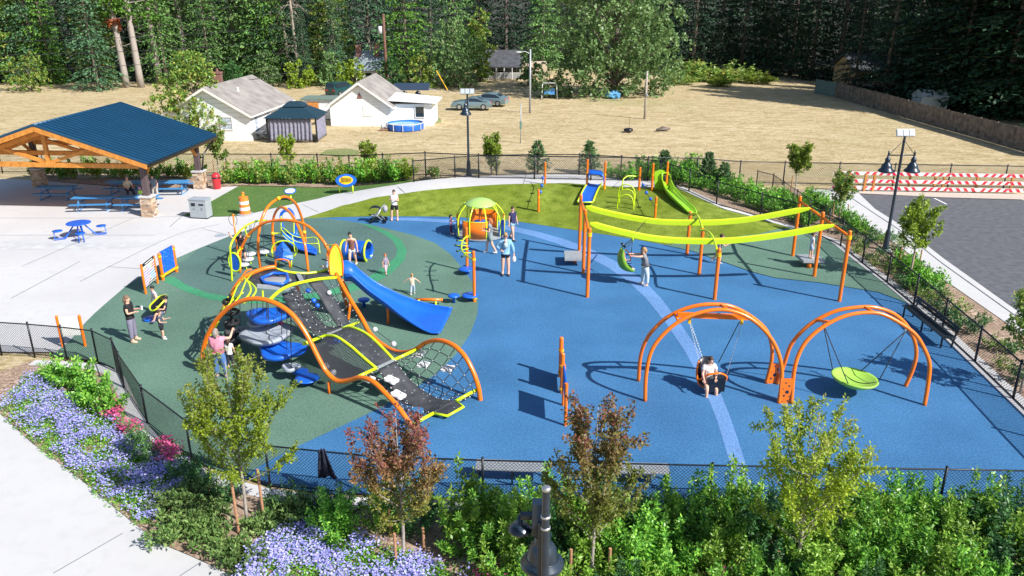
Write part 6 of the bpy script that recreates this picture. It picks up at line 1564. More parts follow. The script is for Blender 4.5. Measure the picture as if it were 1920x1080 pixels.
# ---- drum table and oval music panel on the lawn edge
t = thing('round_drum', 'white drum with blue rim on a lime stalk beside the lawn path', 'play drum', G(546, 378))
p = T(544, 358.5, 375); p.z = p.z; Rm = Matrix.Rotation(R(14), 3, 'X')
MB().cyl(G(546, 378), V(p.x, p.y, p.z-.03), .05, .05, 10).build('stalk', M['lime'], t, smooth=True)
MB().lathe([(.30, -.05), (.31, .0), (.30, .03), (0, .03)], p, 28, Rm).build('drum_skin', M['white'], t, smooth=True, edge=40)
MB().tube([p+Rm @ V(math.cos(q*.2244)*.33, math.sin(q*.2244)*.33, .01) for q in range(28)], .035, 8, closed=True).build('rim', M['blue_plastic'], t, smooth=True)
t = thing('music_panel', 'blue oval chime panel with yellow centre on two lime legs', 'play panel', G(649, 361))
p = T(649, 338.5, 361); ov = [p+V(math.cos(q*.2244)*.62*(1+.05*math.cos(2*q*.2244)), 0, 0)+Matrix.Rotation(R(-35), 3, 'X') @ V(0, 0, math.sin(q*.2244)*.42) for q in range(28)]
nn = Matrix.Rotation(R(-35), 3, 'X') @ V(0, -1, 0)
MB().plate(ov, nn, .08).build('plate', M['blue_plastic'], t)
MB().plate([p+(q-p)*.66+nn*.05 for q in ov], nn, .02).build('centre', M['yellow'], t)
mb = MB()
for k in range(8):
    c = p+V(-.28+.08*k, 0, 0)+nn*.075; uu = Matrix.Rotation(R(-35), 3, 'X') @ V(0, 0, 1); mb.tube([c-uu*(.17-.008*k), c+uu*(.17-.008*k)], .02, 6)
mb.build('chimes', M['black'], t)
for x in (637, 662): g = G(x, 362); MB().tube([g, V(g.x, g.y, p.z-.2)], .045, 8).build('leg', M['lime'], t, smooth=True)
# ---- track ride -------------------------------------------------------------------------
tk = thing('track_ride', 'long lime twin-track glide ride on tall orange posts', 'track ride', G(1320, 515))
PP = [post(tk, *a, r=.078) for a in ((1086, 470.6, 366), (1093.5, 512, 394), (1101, 557, 429), (1486, 480.6, 369), (1526.4, 519, 399), (1573.5, 565, 434), (1288, 476.5, 398), (1310.6, 514.6, 430), (1339.6, 561.5, 467))]
tops = [p[1] for p in PP]
for a, b in ((0, 1), (1, 2), (3, 4), (4, 5)):
    MB().tube([tops[a]-UP*.22, tops[b]-UP*.22], .065, 10).build('end_beam', M['orange'], tk, smooth=True)
for i in (2, 5, 8): ringclamp(tk, tops[i]-UP*.24, .105, .16)
def track(pix, gys):
    xs = [p[0] for p in pix]; ctr = []
    for x, y in pix:
        gy = gys[0][1]
        for (a, b), (c, d) in zip(gys, gys[1:]):
            if a <= x <= c: gy = b+(d-b)*(x-a)/(c-a)
            elif x > c: gy = d
        ctr.append(T(x, y, gy))
    C_ = catmull(ctr, 6); rows = []
    for i, p in enumerate(C_):
        d = C_[min(i+1, len(C_)-1)]-C_[max(i-1, 0)]; s = V(-d.y, d.x, 0).normalized(); k = 1.0
        if i < 3: k = .35+.22*i
        if i > len(C_)-4: k = .35+.22*(len(C_)-1-i)
        w_, h_ = .085, .13*k
        rows.append([p+s*w_-UP*h_*.75, p+s*w_*1.05+UP*h_*.9, p+s*w_*.5+UP*h_*1.2, p-s*w_*.5+UP*h_*1.2, p-s*w_*1.05+UP*h_*.9, p-s*w_-UP*h_*.75])
    mb = MB(); mb.loft(rows, True); mb.f += [tuple(range(5, -1, -1)), tuple(range(len(mb.v)-6, len(mb.v)))]; mb.m += [0, 0]
    mb.build('track', M['lime'], tk, smooth=True, edge=35); return C_
TF = track([(1099, 388), (1120, 395), (1163, 405), (1215, 414), (1254, 417.5), (1300, 418), (1330, 418), (1366, 416), (1411, 411), (1466, 401), (1519, 391)], [(1099, 489), (1300, 495), (1519, 500)])
TN = track([(1106, 419), (1130, 426.5), (1163, 435), (1215, 446), (1267, 451.5), (1330, 453), (1366, 452), (1411, 448), (1460, 441.5), (1508, 433.5), (1563, 422.5)], [(1106, 533), (1330, 538), (1563, 542)])
for pts in ([(1289, 404, 476), (1296, 402, 478), (1304, 401, 485), (1310, 408, 496), (1316, 424, 510), (1318, 434, 515)], [(1312, 432, 515), (1322, 432, 518), (1331, 437, 526), (1338, 448, 538), (1343, 464, 556), (1344, 474, 561)]):
    smooth_tube([T(*p) for p in pts], .05, 10, 5).build('hanger_arch', M['lime'], tk, smooth=True)
for (a, b) in (((1296, 420, 495), (1308, 410, 495)), ((1325, 456, 538), (1334, 444, 538)), ((1304, 420, 495), (1305, 408, 495)), ((1331, 456, 538), (1332, 442, 538))): MB().tube([T(*a), T(*b)], .035, 8).build('hanger_brace', mat('dark_lime_shade', (.20, .42, .03), .4) if 'hb' not in M else M['hb'], tk)
# pod glider
pg = thing('pod_glider', 'green scoop-shaped glider pod hanging from the far lime track', 'glider seat', G(1175, 533))
pod = []; cpod = [(1165, 467), (1159, 478), (1158.5, 490), (1163, 500), (1171, 505), (1180, 507), (1187, 505)]
base = catmull([T(x, y, 533) for x, y in cpod], 5); n_ = len(base); rows = []
for i, p in enumerate(base):
    f = i/(n_-1); w_ = (.16+.24*math.sin(math.pi*(.12+.8*f))); dpt = V(.55, 0, .25)*(.28*math.sin(math.pi*min(1, f*1.02)))
    rows.append([p+V(0, math.cos(math.pi*q/8)*w_, 0)+V(.30, .0, .16)*(1-math.sin(math.pi*q/8))*math.sin(math.pi*(.1+.85*f)) for q in range(9)])
mb = MB(); mb.loft(rows); mb.build('scoop', mat('green_pod', (.16, .36, .02), .4, coat=.2), pg, smooth=True, solid=.05)
smooth_tube([T(1167, 470, 531), T(1174, 469, 529), T(1181, 476, 529), T(1182, 488, 530), T(1178, 496, 531)], .025, 8, 4).build('lap_bar', M['orange'], pg, smooth=True)
tp = T(1209, 416, 495); kn = T(1186.5, 443, 520)
MB().tube([tp, kn], .022, 6).build('hanger_rod', M['black'], pg); MB().tube([kn+UP*.05, kn-UP*.22], .05, 8).build('swivel', M['lime'], pg, smooth=True)
for q in ((1167, 469, 531), (1174, 469, 536), (1183, 486, 528), (1181, 492, 538)): MB().tube([kn-UP*.2, T(*q)], .012, 5).build('sling', M['rope'], pg)
MB().tube([kn-UP*.1, T(1172, 459, 522)], .022, 6).build('handle_arm', M['black'], pg); MB().tube([T(1165, 456, 522), T(1172, 463, 522)], .05, 8).build('handle_pad', M['black'], pg, smooth=True)
# grey transfer platforms
for (q, leg_, lb) in (([(1057.6, 471), (1089.5, 471), (1096, 485.6), (1059, 485.6)], (1078, 492), 'low grey metal platform table left of the track ride'), ([(1491.7, 477.8), (1533, 477.8), (1546, 489.5), (1507, 489.5)], (1516.7, 503), 'low grey metal platform under the right end of the track ride')):
    g = G(*leg_); hgt = .40; t = thing('transfer_platform', lb, 'platform', g)
    P_ = [Q(x, y, hgt) for x, y in q]; MB().plate(P_, UP, .05).build('deck', M['grey_metal'], t); MB().cyl(V(g.x, g.y, 0), V(g.x, g.y, hgt-.03), .10, .10, 12).build('leg', M['orange'], t, smooth=True)
    mb = MB()
    for i in range(4): mb.beam(P_[i]-UP*.05, P_[(i+1) % 4]-UP*.05, .03, .08)
    mb.build('deck_frame', M['grey_metal'], t)

# ---- arch swings ------------------------------------------------------------------------
def arch_tube(par, pix, gyL, gyR, Ytop, r=.062, name='arch'):
    YL, YR = G(pix[0][0], gyL).y, G(pix[-1][0], gyR).y; ytop = min(p[1] for p in pix); out = []; n_ = len(pix)
    for i, (x, y) in enumerate(pix):
        f = i/(n_-1); yb = gyL+(gyR-gyL)*f; Yb = YL+(YR-YL)*f; k = (yb-y)/(yb-ytop); k = max(0, min(1, k))**1.3
        out.append(AY(x, y, Yb+(Ytop-Yb)*k))
    out[0].z = -.04; out[-1].z = -.04
    smooth_tube(out, r, 12, 6).build(name, M['orange'], par, smooth=True); return catmull(out, 6)
s1 = thing('arch_swing', 'left orange arch swing frame with bucket seat', 'swing', G(1335, 735))
YT = 22.95
A1f = arch_tube(s1, [(1209.5, 752), (1211.5, 702), (1223, 655), (1252, 619), (1288, 595), (1331, 582), (1367, 582), (1403, 595), (1432, 618), (1453.5, 648), (1465, 684), (1465, 720), (1460, 756)], 752, 756, YT-.2)
A1b = arch_tube(s1, [(1197, 714), (1201.5, 666), (1216, 630), (1245, 599.5), (1277.6, 581.5), (1313.6, 572), (1349.5, 571), (1378, 577), (1410.6, 595), (1435.7, 618), (1446.5, 645), (1446.5, 677), (1436, 718.5)], 714, 718.5, YT+.2)
s2_ = thing('arch_swing', 'right orange arch swing frame with green saucer', 'swing', G(1605, 740))
A2f = arch_tube(s2_, [(1484, 757), (1489, 695), (1502, 655), (1525, 626.5), (1558, 604), (1590, 591), (1626, 586), (1655, 589.5), (1687, 605.5), (1716, 627), (1734, 656), (1743, 684), (1740, 720), (1733.5, 760)], 757, 760, YT-.2)
A2b = arch_tube(s2_, [(1457, 720), (1470, 684), (1482.4, 648), (1504, 621), (1529, 601.5), (1565, 584), (1601, 577), (1637, 576), (1673, 587), (1698, 608), (1714, 637), (1717.8, 666), (1710.6, 695), (1697, 724.5)], 720, 724.5, YT+.2)
for par, F_, B_, fr in ((s1, A1f, A1b, (.30, .50)), (s2_, A2f, A2b, (.31, .50))):
    for f in fr: MB().tube([at_f(F_, f), at_f(B_, f+.0)], .045, 8).build('spacer', M['orange'], par, smooth=True)
# perforated orange end plates
def plate4(par, q, gys, name='end_plate'):
    P_ = [T(x, y, g_) for (x, y), g_ in zip(q, gys)]; n_ = (P_[1]-P_[0]).cross(P_[3]-P_[0]).normalized()
    o = MB().plate(P_, n_, .03).build(name, M['orange'], par); c_ = sum(P_, V(0, 0, 0))/4; nf = n_ if n_.y < 0 else -n_; uu = (P_[1]-P_[0]).normalized(); vv = (P_[3]-P_[0]).normalized()
    mb = MB(); random.seed(6)
    for k, (a, b, rr_) in enumerate(((.08, .26, .03), (-.06, .12, .035), (.04, .02, .06), (-.1, -.06, .02), (.1, -.14, .03), (-.02, -.22, .025), (-.1, .28, .018), (.12, .14, .018))):
        ctr_ = c_+uu*a*.9+vv*b*1.3; mb.tube([ctr_+nf*.012, ctr_+nf*.019], rr_, 12)
    mb.build('plate_holes', M['lampblue'], o)
plate4(s1, [(1464, 710), (1486, 710), (1484, 756), (1460, 756)], [756]*4); plate4(s1, [(1446, 682), (1462, 682), (1457, 720), (1437, 720)], [719]*4)
b0, b1 = AY(1270.5, 590, YT), AY(1408, 595, YT)
MB().beam(b0, b1, .10, .16).build('swing_beam', M['orange'], s1)
hk = [AY(1293, 596, YT), AY(1391, 598, YT)]
for h in hk: MB().box(h-UP*.08, (.08, .12, .18)).build('hanger', M['yellow'], s1)
def chain(par, a, b, m='steel', r=.011, name='chain'):
    L_ = (b-a).length; n_ = int(L_/.06); mb = MB(); d = (b-a).normalized(); s = d.cross(V(0, 1, 0)).normalized(); w_ = d.cross(s)
    for i in range(n_):
        c_ = L3(a, b, (i+.5)/n_); k = s if i % 2 else w_; h_ = L_/n_*.72
        mb.tube([c_-d*h_*.5, c_+k*.02, c_+d*h_*.5, c_-k*.02], r*.7, 4, closed=True)
    mb.build(name, M[m], par)
bk_ = thing('bucket_swing', 'black and orange parent-and-child swing seat on chains', 'swing seat', G(1335, 735))
YS = G(1335, 733).y
seatp = {k: AY(x, y, YS+dy) for k, (x, y, dy) in {'bl': (1310, 676, .25), 'br': (1324, 672, .35), 'fl': (1326, 706, -.25), 'fr': (1361, 706, -.15)}.items()}
chain(bk_, hk[0]-UP*.15, AY(1311, 676, YS+.15)); chain(bk_, hk[0]-UP*.15+V(.04, .1, 0), AY(1318, 674, YS+.35)); chain(bk_, hk[1]-UP*.15, AY(1362, 705, YS-.05)); MB().tube([hk[1]-UP*.15+V(-.04, .1, 0), AY(1347, 680, YS+.3)], .016, 5).build('strap', M['rope'], bk_)
bw = AY(1316, 694, YS+.22)
mb = MB(); mb.loft([[bw+V(-.13, -.05, .36), bw+V(.02, .14, .42), bw+V(.22, .2, .40)], [bw+V(-.16, -.08, 0), bw+V(.0, .16, 0), bw+V(.26, .22, 0)], [bw+V(-.10, -.18, -.34), bw+V(.05, .06, -.38), bw+V(.26, .12, -.36)]]); mb.build('back_rest', M['black'], bk_, smooth=True, solid=.05)
smooth_tube([bw+V(-.15, -.1, .38), bw+V(-.2, -.16, 0), bw+V(-.12, -.24, -.36), bw+V(.1, -.35, -.46)], .035, 8).build('side_rim', M['orange'], bk_, smooth=True)
smooth_tube([AY(1312, 712, YS), AY(1322, 706, YS-.2), AY(1330, 702, YS-.3), AY(1350, 700, YS-.3), AY(1362, 706, YS-.2), AY(1360, 714, YS-.15)], .035, 8).build('side_rim', M['orange'], bk_, smooth=True)
c_ = AY(1345, 712, YS-.25)
mb = MB(); mb.loft([[AY(1334, 704, YS-.05), AY(1358, 704, YS-.05)], [AY(1330, 710, YS-.32), AY(1361, 710, YS-.32)], [AY(1323, 733, YS-.30), AY(1358, 733, YS-.30)], [AY(1328, 731, YS-.05), AY(1356, 731, YS-.05)]]); mb.build('child_bucket', M['black'], bk_, solid=.05)
mb = MB(); mb.box(AY(1325, 712, YS+.05)-UP*.05, (.5, .5, .06)); mb.build('seat_pan', M['black'], bk_)
# saucer
sc_ = AY(1602, 711, G(1602, 738).y); su = thing('saucer_swing', 'round lime green saucer swing hanging on black ropes', 'swing seat', (sc_.x, sc_.y, 0))
Rm = Matrix.Rotation(R(4), 3, 'Y')
MB().lathe([(.15, -.20), (.45, -.16), (.66, -.03), (.72, .06), (.70, .09), (.64, .06), (.45, -.05), (.2, -.09), (0, -.10)], sc_, 36, Rm).build('saucer', mat('pale_green_saucer', (.33, .58, .08), .4, coat=.2), su, smooth=True)
hl, hr = at_f(A2f, .31)*.5+at_f(A2b, .31)*.5-UP*.1, AY(1697, 622, YT)
for h in (hl, hr): MB().tube([h+UP*.12, h-UP*.05], .03, 8).build('shackle', M['steel'], su, smooth=True)
for h, a, b in ((hl, V(-.52, .45, .06), V(-.40, -.55, .06)), (hr, V(.42, .5, .06), V(.62, -.30, .06))):
    for q in (a, b): MB().tube([h, sc_+q], .016, 6).build('rope', M['rope'], su, smooth=True)
smooth_tube([sc_+V(-.2, .66, .02), sc_+V(-.1, .3, -.06), sc_+V(.05, 0, -.08), sc_+V(.3, -.15, -.07), sc_+V(.6, -.2, .0)], .012, 5, 3).build('seam', M['black'], su)

# ---- the mound ------------------------------------------------------------------------------
hs = thing('hood_slide', 'short wide blue slide with blue hood between two orange posts on the turf mound', 'slide', G(1117, 352))
pl, pr_ = post(hs, 1100, 352.5, 300), post(hs, 1133, 355.5, 303.5)
for g_, t_ in (pl, pr_): ringclamp(hs, L3(g_, t_, .55), .085, .06); ringclamp(hs, g_+UP*.12, .09, .08)
a, b = pl[0], pr_[0]; zt_ = L3(pl[0], pl[1], .60).z
hp = [L3(a, b, .06)+UP*.75, L3(a, b, .08)+UP*(zt_-a.z-.06), L3(a, b, .2)+UP*(zt_-a.z+.02), L3(a, b, .5)+UP*(zt_-a.z+.03), L3(a, b, .82)+UP*(zt_-a.z-.0), L3(a, b, .93)+UP*(zt_-a.z-.2), L3(a, b, .95)+UP*.55]
hp = catmull(hp, 4); mb = MB(); mb.loft([[p+V(0, -.28, -.12), p+V(0, .0, 0), p+V(0, .30, .02)] for p in hp]); mb.build('hood', M['blue_plastic'], hs, smooth=True, solid=.04)
q = [G(1102, 349)+UP*.18, G(1127.5, 351)+UP*.18, G(1112, 385)+UP*.2, G(1083, 386)+UP*.2]
rows = [[L3(L3(q[0], q[3], i/5), L3(q[1], q[2], i/5), k/4)-UP*(.05 if 0 < k < 4 else 0)+UP*.10*math.sin(math.pi*i/5) for k in range(5)] for i in range(6)]
MB().loft(rows).build('slide_bed', M['blue_plastic'], hs, solid=.06)
for P_ in ([r_[0] for r_ in rows], [r_[-1] for r_ in rows]): MB().tube([p+UP*.04 for p in P_], .05, 8).build('side_rail', M['lime'], hs, smooth=True)
MB().tube([rows[-1][0]+V(0, -.03, 0), rows[-1][-1]+V(0, -.03, 0)], .04, 8).build('slide_foot', M['lime'], hs, smooth=True)
# rope ball posts (two sets)
def ballset(lb, upper, lower, balls, gys):
    t = thing('ball_rope_climber', lb, 'climbing rope', G(lower[0], lower[1]))
    u1, u2 = post(t, *upper); l1, l2 = post(t, *lower); ringclamp(t, l2-UP*.4, .085, .06)
    pts = [u1+UP*.9]
    for (x, y), gy in zip(balls, gys):
        p = T(x, y, gy); pts.append(p); MB().ell(p, (.10, .10, .10), 12, 8).build('ball', M['blue_plastic'], t, smooth=True)
    pts.append(l2-UP*.6); MB().tube(pts, .018, 6).build('rope', M['rope'], t); return t
ballset('two orange posts with a blue ball rope on the left part of the mound', (1021.7, 345.5, 305), (1009.5, 397, 356), [(1018, 334), (1015.8, 348), (1013, 360)], [352, 366, 382])
ballset('two orange posts with a blue ball rope between the lime arches and the green slide', (1198, 357.5, 315), (1228, 409, 370), [(1206, 347), (1212, 361.5), (1219.6, 373)], [363, 378, 392])
ac = thing('arch_ladder', 'nested lime green arches set in the turf slope', 'climbing frame', G(1172, 388))
def larch(pix, g0, g1, e=(True, True)):
    Y0, Y1 = G(pix[0][0], g0).y, G(pix[-1][0], g1).y; P_ = [AY(x, y, Y0+(Y1-Y0)*i/(len(pix)-1)) for i, (x, y) in enumerate(pix)]
    for k, on in ((0, e[0]), (-1, e[1])):
        if on: P_[k].z = Z(P_[k].x, P_[k].y)-.05
    smooth_tube(P_, .032, 8, 5).build('arch', M['lime'], ac, smooth=True)
larch([(1157, 391.5), (1158.5, 377), (1163, 369), (1172, 365), (1182, 367.4), (1187.5, 379), (1188, 393)], 391.5, 393)
larch([(1161.5, 382), (1162, 364), (1169, 356), (1179, 355.6), (1188, 363), (1190, 385)], 382, 385)
larch([(1159, 372), (1161, 354), (1168, 347), (1176, 346), (1186, 351), (1190.5, 362), (1190, 376)], 372, 376)
larch([(1167, 353), (1167.5, 340), (1171, 334), (1178, 330), (1193, 330.5)], 356, 352, (True, False))
gsl = thing('green_slide', 'curving lime green slide with high sides coming down the mound', 'slide', G(1255, 370))
p1, p2 = post(gsl, 1222, 358, 307), post(gsl, 1249, 352, 304)
for g_, t_ in (p1, p2): ringclamp(gsl, L3(g_, t_, .6), .085, .06)
L_ = [(1237, 320), (1241, 335), (1247, 352), (1256, 364), (1268, 376), (1281, 388), (1292, 398), (1304, 402)]
R_ = [(1257, 327), (1258, 337), (1264, 350), (1272, 360), (1282, 371), (1293, 382), (1302, 390), (1306, 398)]
gl = [354, 358, 366, 376, 386, 396, 403, 405]; gr = [350, 352, 360, 368, 378, 388, 396, 401]
Lc, Rc = catmull([T(x, y, g_) for (x, y), g_ in zip(L_, gl)], 4), catmull([T(x, y, g_) for (x, y), g_ in zip(R_, gr)], 4); rows = []
for i, (a, b) in enumerate(zip(Lc, Rc)):
    f = i/(len(Lc)-1); dpt = .42*(1-f)+.14; rows.append([L3(a, b, k/8)-UP*dpt*(1-abs(2*k/8-1)**3.5) for k in range(9)])
for r_ in rows:
    for p in r_: p.z = max(p.z, Z(p.x, p.y)+.05)
M['slidegreen'] = mat('lime_green_slide', (.30, .60, .02), .35, coat=.25, var=.06)
MB().loft(rows).build('chute', M['slidegreen'], gsl, smooth=True, solid=.05)
for P_ in (Lc, Rc): MB().tube([V(p.x, p.y, max(p.z, Z(p.x, p.y)+.08)) for p in P_], .04, 8).build('rim', M['slidegreen'], gsl, smooth=True)
side = [T(x, y, 357) for x, y in ((1227, 322), (1238, 318), (1246, 320), (1243, 328), (1242, 340), (1246, 350), (1251, 356), (1240, 356), (1227, 354))]
MB().plate(side, V(0, 1, 0), .08).build('side_wall', M['slidegreen'], gsl)
smooth_tube([T(1241, 326, 358), T(1248, 324, 352), T(1256, 330, 350), T(1255, 346, 352), T(1248, 352, 358), T(1242, 342, 358), T(1241, 326, 358)], .05, 8, 4).build('entry_ring', M['slidegreen'], gsl, smooth=True)

# ------------------------------------------------------------------ lamps
def bell(par, c, s=1.0, name='lamp_shade'):
    prof = [(.36, 0), (.375, .03), (.35, .09), (.27, .16), (.245, .24), (.22, .34), (.15, .42), (.115, .46), (.12, .52), (.13, .58), (.11, .64), (.06, .70), (.05, .80)]
    o = MB().lathe([(r_*s, z*s) for r_, z in prof], c, 32).build(name, M['lampblue'], par, smooth=True)
    MB().ell(Vector(c)+UP*.0, (.25*s, .25*s, .08*s), 20, 8).build('lamp_glass', M['pale_plastic'], o, smooth=True)
def lamp(lb, px, py, top, arms, bz, ax=(1, 0, 0), panels=True, twoh=True, s=1.0, base_pt=None):
    g = base_pt if base_pt is not None else G(px, py); zt_ = AY(px, top, g.y).z if base_pt is None else top; t = thing('street_lamp', lb, 'street lamp', g)
    MB().lathe([(.19, -.05), (.19, .10), (.14, .22), (.12, .9), (.10, .98), (.075, 1.05), (.06, zt_-g.z-.5), (.055, zt_-g.z)], g, 16).build('pole', M['lampblue'], t, smooth=True, edge=40)
    MB().lathe([(.32, -.1), (.32, .04), (.26, .06), (0, .06)], g, 20).build('footing', M['concrete'], t, smooth=True, edge=30)
    e = Vector(ax).normalized(); zb = g.z+bz
    if arms:
        w_ = arms; tb = MB(); tb.tube([V(g.x, g.y, zb)-e*w_, V(g.x, g.y, zb)+e*w_], .028, 8)
        for k in (-1, 1): tb.tube([V(g.x, g.y, zt_-.25), V(g.x, g.y, zb)+e*w_*k], .014, 6)
        tb.build('cross_arm', M['lampblue'], t, smooth=True)
        for k in ((-1, 1) if twoh else (1,)): c = V(g.x, g.y, zb-.80*s)+e*w_*k; MB().tube([c+UP*.78*s, c+UP*1.0*s], .045, 8).build('lamp_stem', M['lampblue'], t, smooth=True); bell(t, c, s)
    if panels:
        for k in (-1, 0, 1):
            c = V(g.x, g.y, zt_+.08)+e*.29*k; MB().box(c, (.27, .10, .34), rot=Matrix.Rotation(R(-25), 3, 'X')).build('flood_light', M['grey_metal'], t)
            MB().box(c+V(0, -.055, .01), (.22, .02, .28), rot=Matrix.Rotation(R(-25), 3, 'X')).build('light_face', mat('lamp_face', (.45, .50, .55), .3), t)
    return t, g, zt_
lamp('black twin-bell street lamp beside the parking lot sidewalk', 1660, 468, 252, .62, 4.72)
t, g, zt_ = lamp('tall black lamp post behind the turf mound, single bell below three floodlights', 879, 330, 174, 0, 0, panels=True)
c = T(877, 213, 330); c.y -= .45; c.x -= .1; bell(t, V(c.x, c.y, c.z), .95); MB().tube([V(g.x, g.y, c.z+.85), V(c.x, c.y, c.z+.85), V(c.x, c.y, c.z+.7)], .03, 8).build('lamp_arm', M['lampblue'], t, smooth=True)
# the near lamp: pole top and bell close under the camera
Yn = 8.9; tp = AY(1027, 918, Yn); g = V(tp.x-.02, Yn, 0)
t = thing('street_lamp', 'dark blue-grey bell lamp close to the camera at the bottom edge', 'street lamp', g)
MB().lathe([(.16, 0), (.13, .2), (.10, 1.0), (.062, 1.1), (.055, tp.z-.02), (.055, tp.z)], g, 20).build('pole', M['lampblue'], t, smooth=True, edge=35)
MB().lathe([(.060, tp.z-.01), (.062, tp.z+.03), (.045, tp.z+.045), (0, tp.z+.045)], g, 16).build('pole_cap', M['steel'], t, smooth=True)
Mx = M['lampblue']
bc = AY(1017, 1040, Yn+.42); bc.z -= .18
prof = [(.30, 0), (.315, .03), (.30, .07), (.235, .12), (.225, .16), (.20, .28), (.155, .36), (.115, .40), (.112, .52), (.10, .60), (.06, .66), (.045, .78)]
o = MB().lathe(prof, bc, 48).build('lamp_shade', Mx, t, smooth=True); MB().ell(bc, (.22, .22, .05), 24, 8).build('lamp_glass', M['pale_plastic'], o, smooth=True)
for zz, rr_ in ((.14, .232), (.52, .116)): MB().tube([bc+V(math.cos(q*.1963)*rr_, math.sin(q*.1963)*rr_, zz) for q in range(32)], .010, 6, closed=True).build('shade_ridge', Mx, o, smooth=True)
for dx in (-.075,):
    MB().beam(g+V(dx, .05, tp.z-.55), g+V(dx, .05, tp.z-2.6), .05, .05).build('bracket_rail', Mx, t)
MB().beam(V(bc.x, bc.y, bc.z+.80), V(g.x, g.y+.05, bc.z+.80), .10, .12).build('lamp_arm', Mx, t)
for zz in (.42, .60): MB().cyl(g+UP*(tp.z-zz-.015), g+UP*(tp.z-zz+.015), .068, .068, 16).build('band', M['steel'], t, smooth=True)
MB().beam(g+V(-.09, .30, tp.z-.40), g+V(-.10, .34, tp.z-.95), .14, .16).build('driver_box', M['lampblue'], t)
a0 = AY(1004, 967, Yn+.45); a1 = AY(975, 967, Yn+.42)
MB().beam(a0, a1, .10, .07).build('camera_arm', Mx, t)
cb = V(a1.x-.0, a1.y, a1.z-.32)
MB().lathe([(.02, .02), (.10, .03), (.155, .07), (.17, .10), (.145, .12), (.13, .15), (.09, .17), (.045, .19), (.035, .31)], cb+UP*.0, 32).build('camera_dome', M['grey_plastic'] if False else Mx, t, smooth=True)
MB().ell(cb+UP*.05, (.11, .11, .06), 20, 8).build('camera_glass', M['glass'], t, smooth=True)

# ------------------------------------------------------------------ barricade
M['hi_white'] = mat('reflective_white', (.80, .80, .80), .4); M['hi_red'] = mat('reflective_red', (.72, .03, .06), .4)
bt = thing('road_barricade', 'long three-rail red and white striped barricade at the end of the parking lot', 'barricade', G(1640, 358))
a, b = G(1558, 357), G(1932, 364); a.z = b.z = .0; Yb_ = a.y
L_ = (b-a).length; d = (b-a).normalized()
zs = [AY(1562, 324, a.y).z, AY(1561, 338, a.y).z, AY(1560, 351, a.y).z]
for z_ in zs:
    mb = MB().beam(a+UP*z_, b+UP*z_, .05, .22); mb.mi = 1; n_ = int(L_/.44)
    for i in range(n_):
        s = i*L_/n_; dirn = 1 if (i//4) % 2 else -1; q = []
        for (u_, v_) in ((0, -.105), (.20, -.105), (.20+.16*dirn, .105), (.16*dirn, .105)):
            uu = min(max(s+u_+.08, .02), L_-.02); q.append(a+d*uu+UP*(z_+v_)+V(0, -.032, 0))
        mb.plate(q, V(0, 1, 0), .008)
    mb.build('rail', [M['hi_white'], M['hi_red']], bt)
for px, m_ in ((1570, 'rub_ring'), (1620.5, 'wood'), (1637, 'wood'), (1703.6, 'wood'), (1751, 'wood'), (1767, 'wood'), (1830, 'wood'), (1895, 'wood')):
    g = G(px, 359); zt_ = zs[0]; MB().box(V(g.x, g.y+.10, (zt_-.1)/2), (.12, .12, zt_+.1)).build('post', M[m_], bt)

# ------------------------------------------------------------------ benches
def bench(lb, a, b, back, grp=None, m='grey_metal', backm=None):
    a, b = Vector(a), Vector(b); a.z = b.z = 0; d = (b-a).normalized(); n_ = Vector(back).normalized(); n_ = (n_-d*n_.dot(d)).normalized()
    t = thing('park_bench', lb, 'bench', (a+b)/2, group=grp)
    mb = MB()
    for k in range(5): mb.beam(a+n_*(-.18+.10*k)+UP*.45, b+n_*(-.18+.10*k)+UP*.45, .08, .035, up=UP)
    mb.build('seat', M[m], t)
    if back is not None and backm != 'none':
        mb = MB()
        for k in range(2): mb.beam(a+n_*(.30+.03*k)+UP*(.66+.13*k), b+n_*(.30+.03*k)+UP*(.66+.13*k), .03, .10, up=UP)
        mb.build('backrest', M[backm or m], t)
    n2 = max(2, round((b-a).length/1.6))
    for i in range(n2+1):
        p = L3(a, b, (i+.08*(i == 0)-.08*(i == n2))/n2) if True else a
        mb = MB(); mb.beam(p-n_*.16, p-n_*.16+UP*.43, .05, .05); mb.beam(p+n_*.22, p+n_*.34+UP*(.84 if backm != 'none' else .43), .05, .05); mb.beam(p-n_*.18+UP*.40, p+n_*.26+UP*.40, .05, .05); mb.build('leg', M['black'], t)
bench('grey slatted bench behind the near fence, left of the reddish-brown maple', G(893, 897), G(1030, 902), (0, -1, 0), backm='none')
bench('grey slatted bench behind the near fence, right of the reddish-brown maple', G(1125, 903), G(1252, 906), (0, -1, 0), backm='none')
M['dark_metal'] = mat('dark_painted_metal', (.02, .03, .04), .45)
bench('dark bench with backrest at the right curb beyond the saucer swing', G(1698, 592), G(1775, 655), (1, .6, 0), m='dark_metal')
g = G(1772, 660)
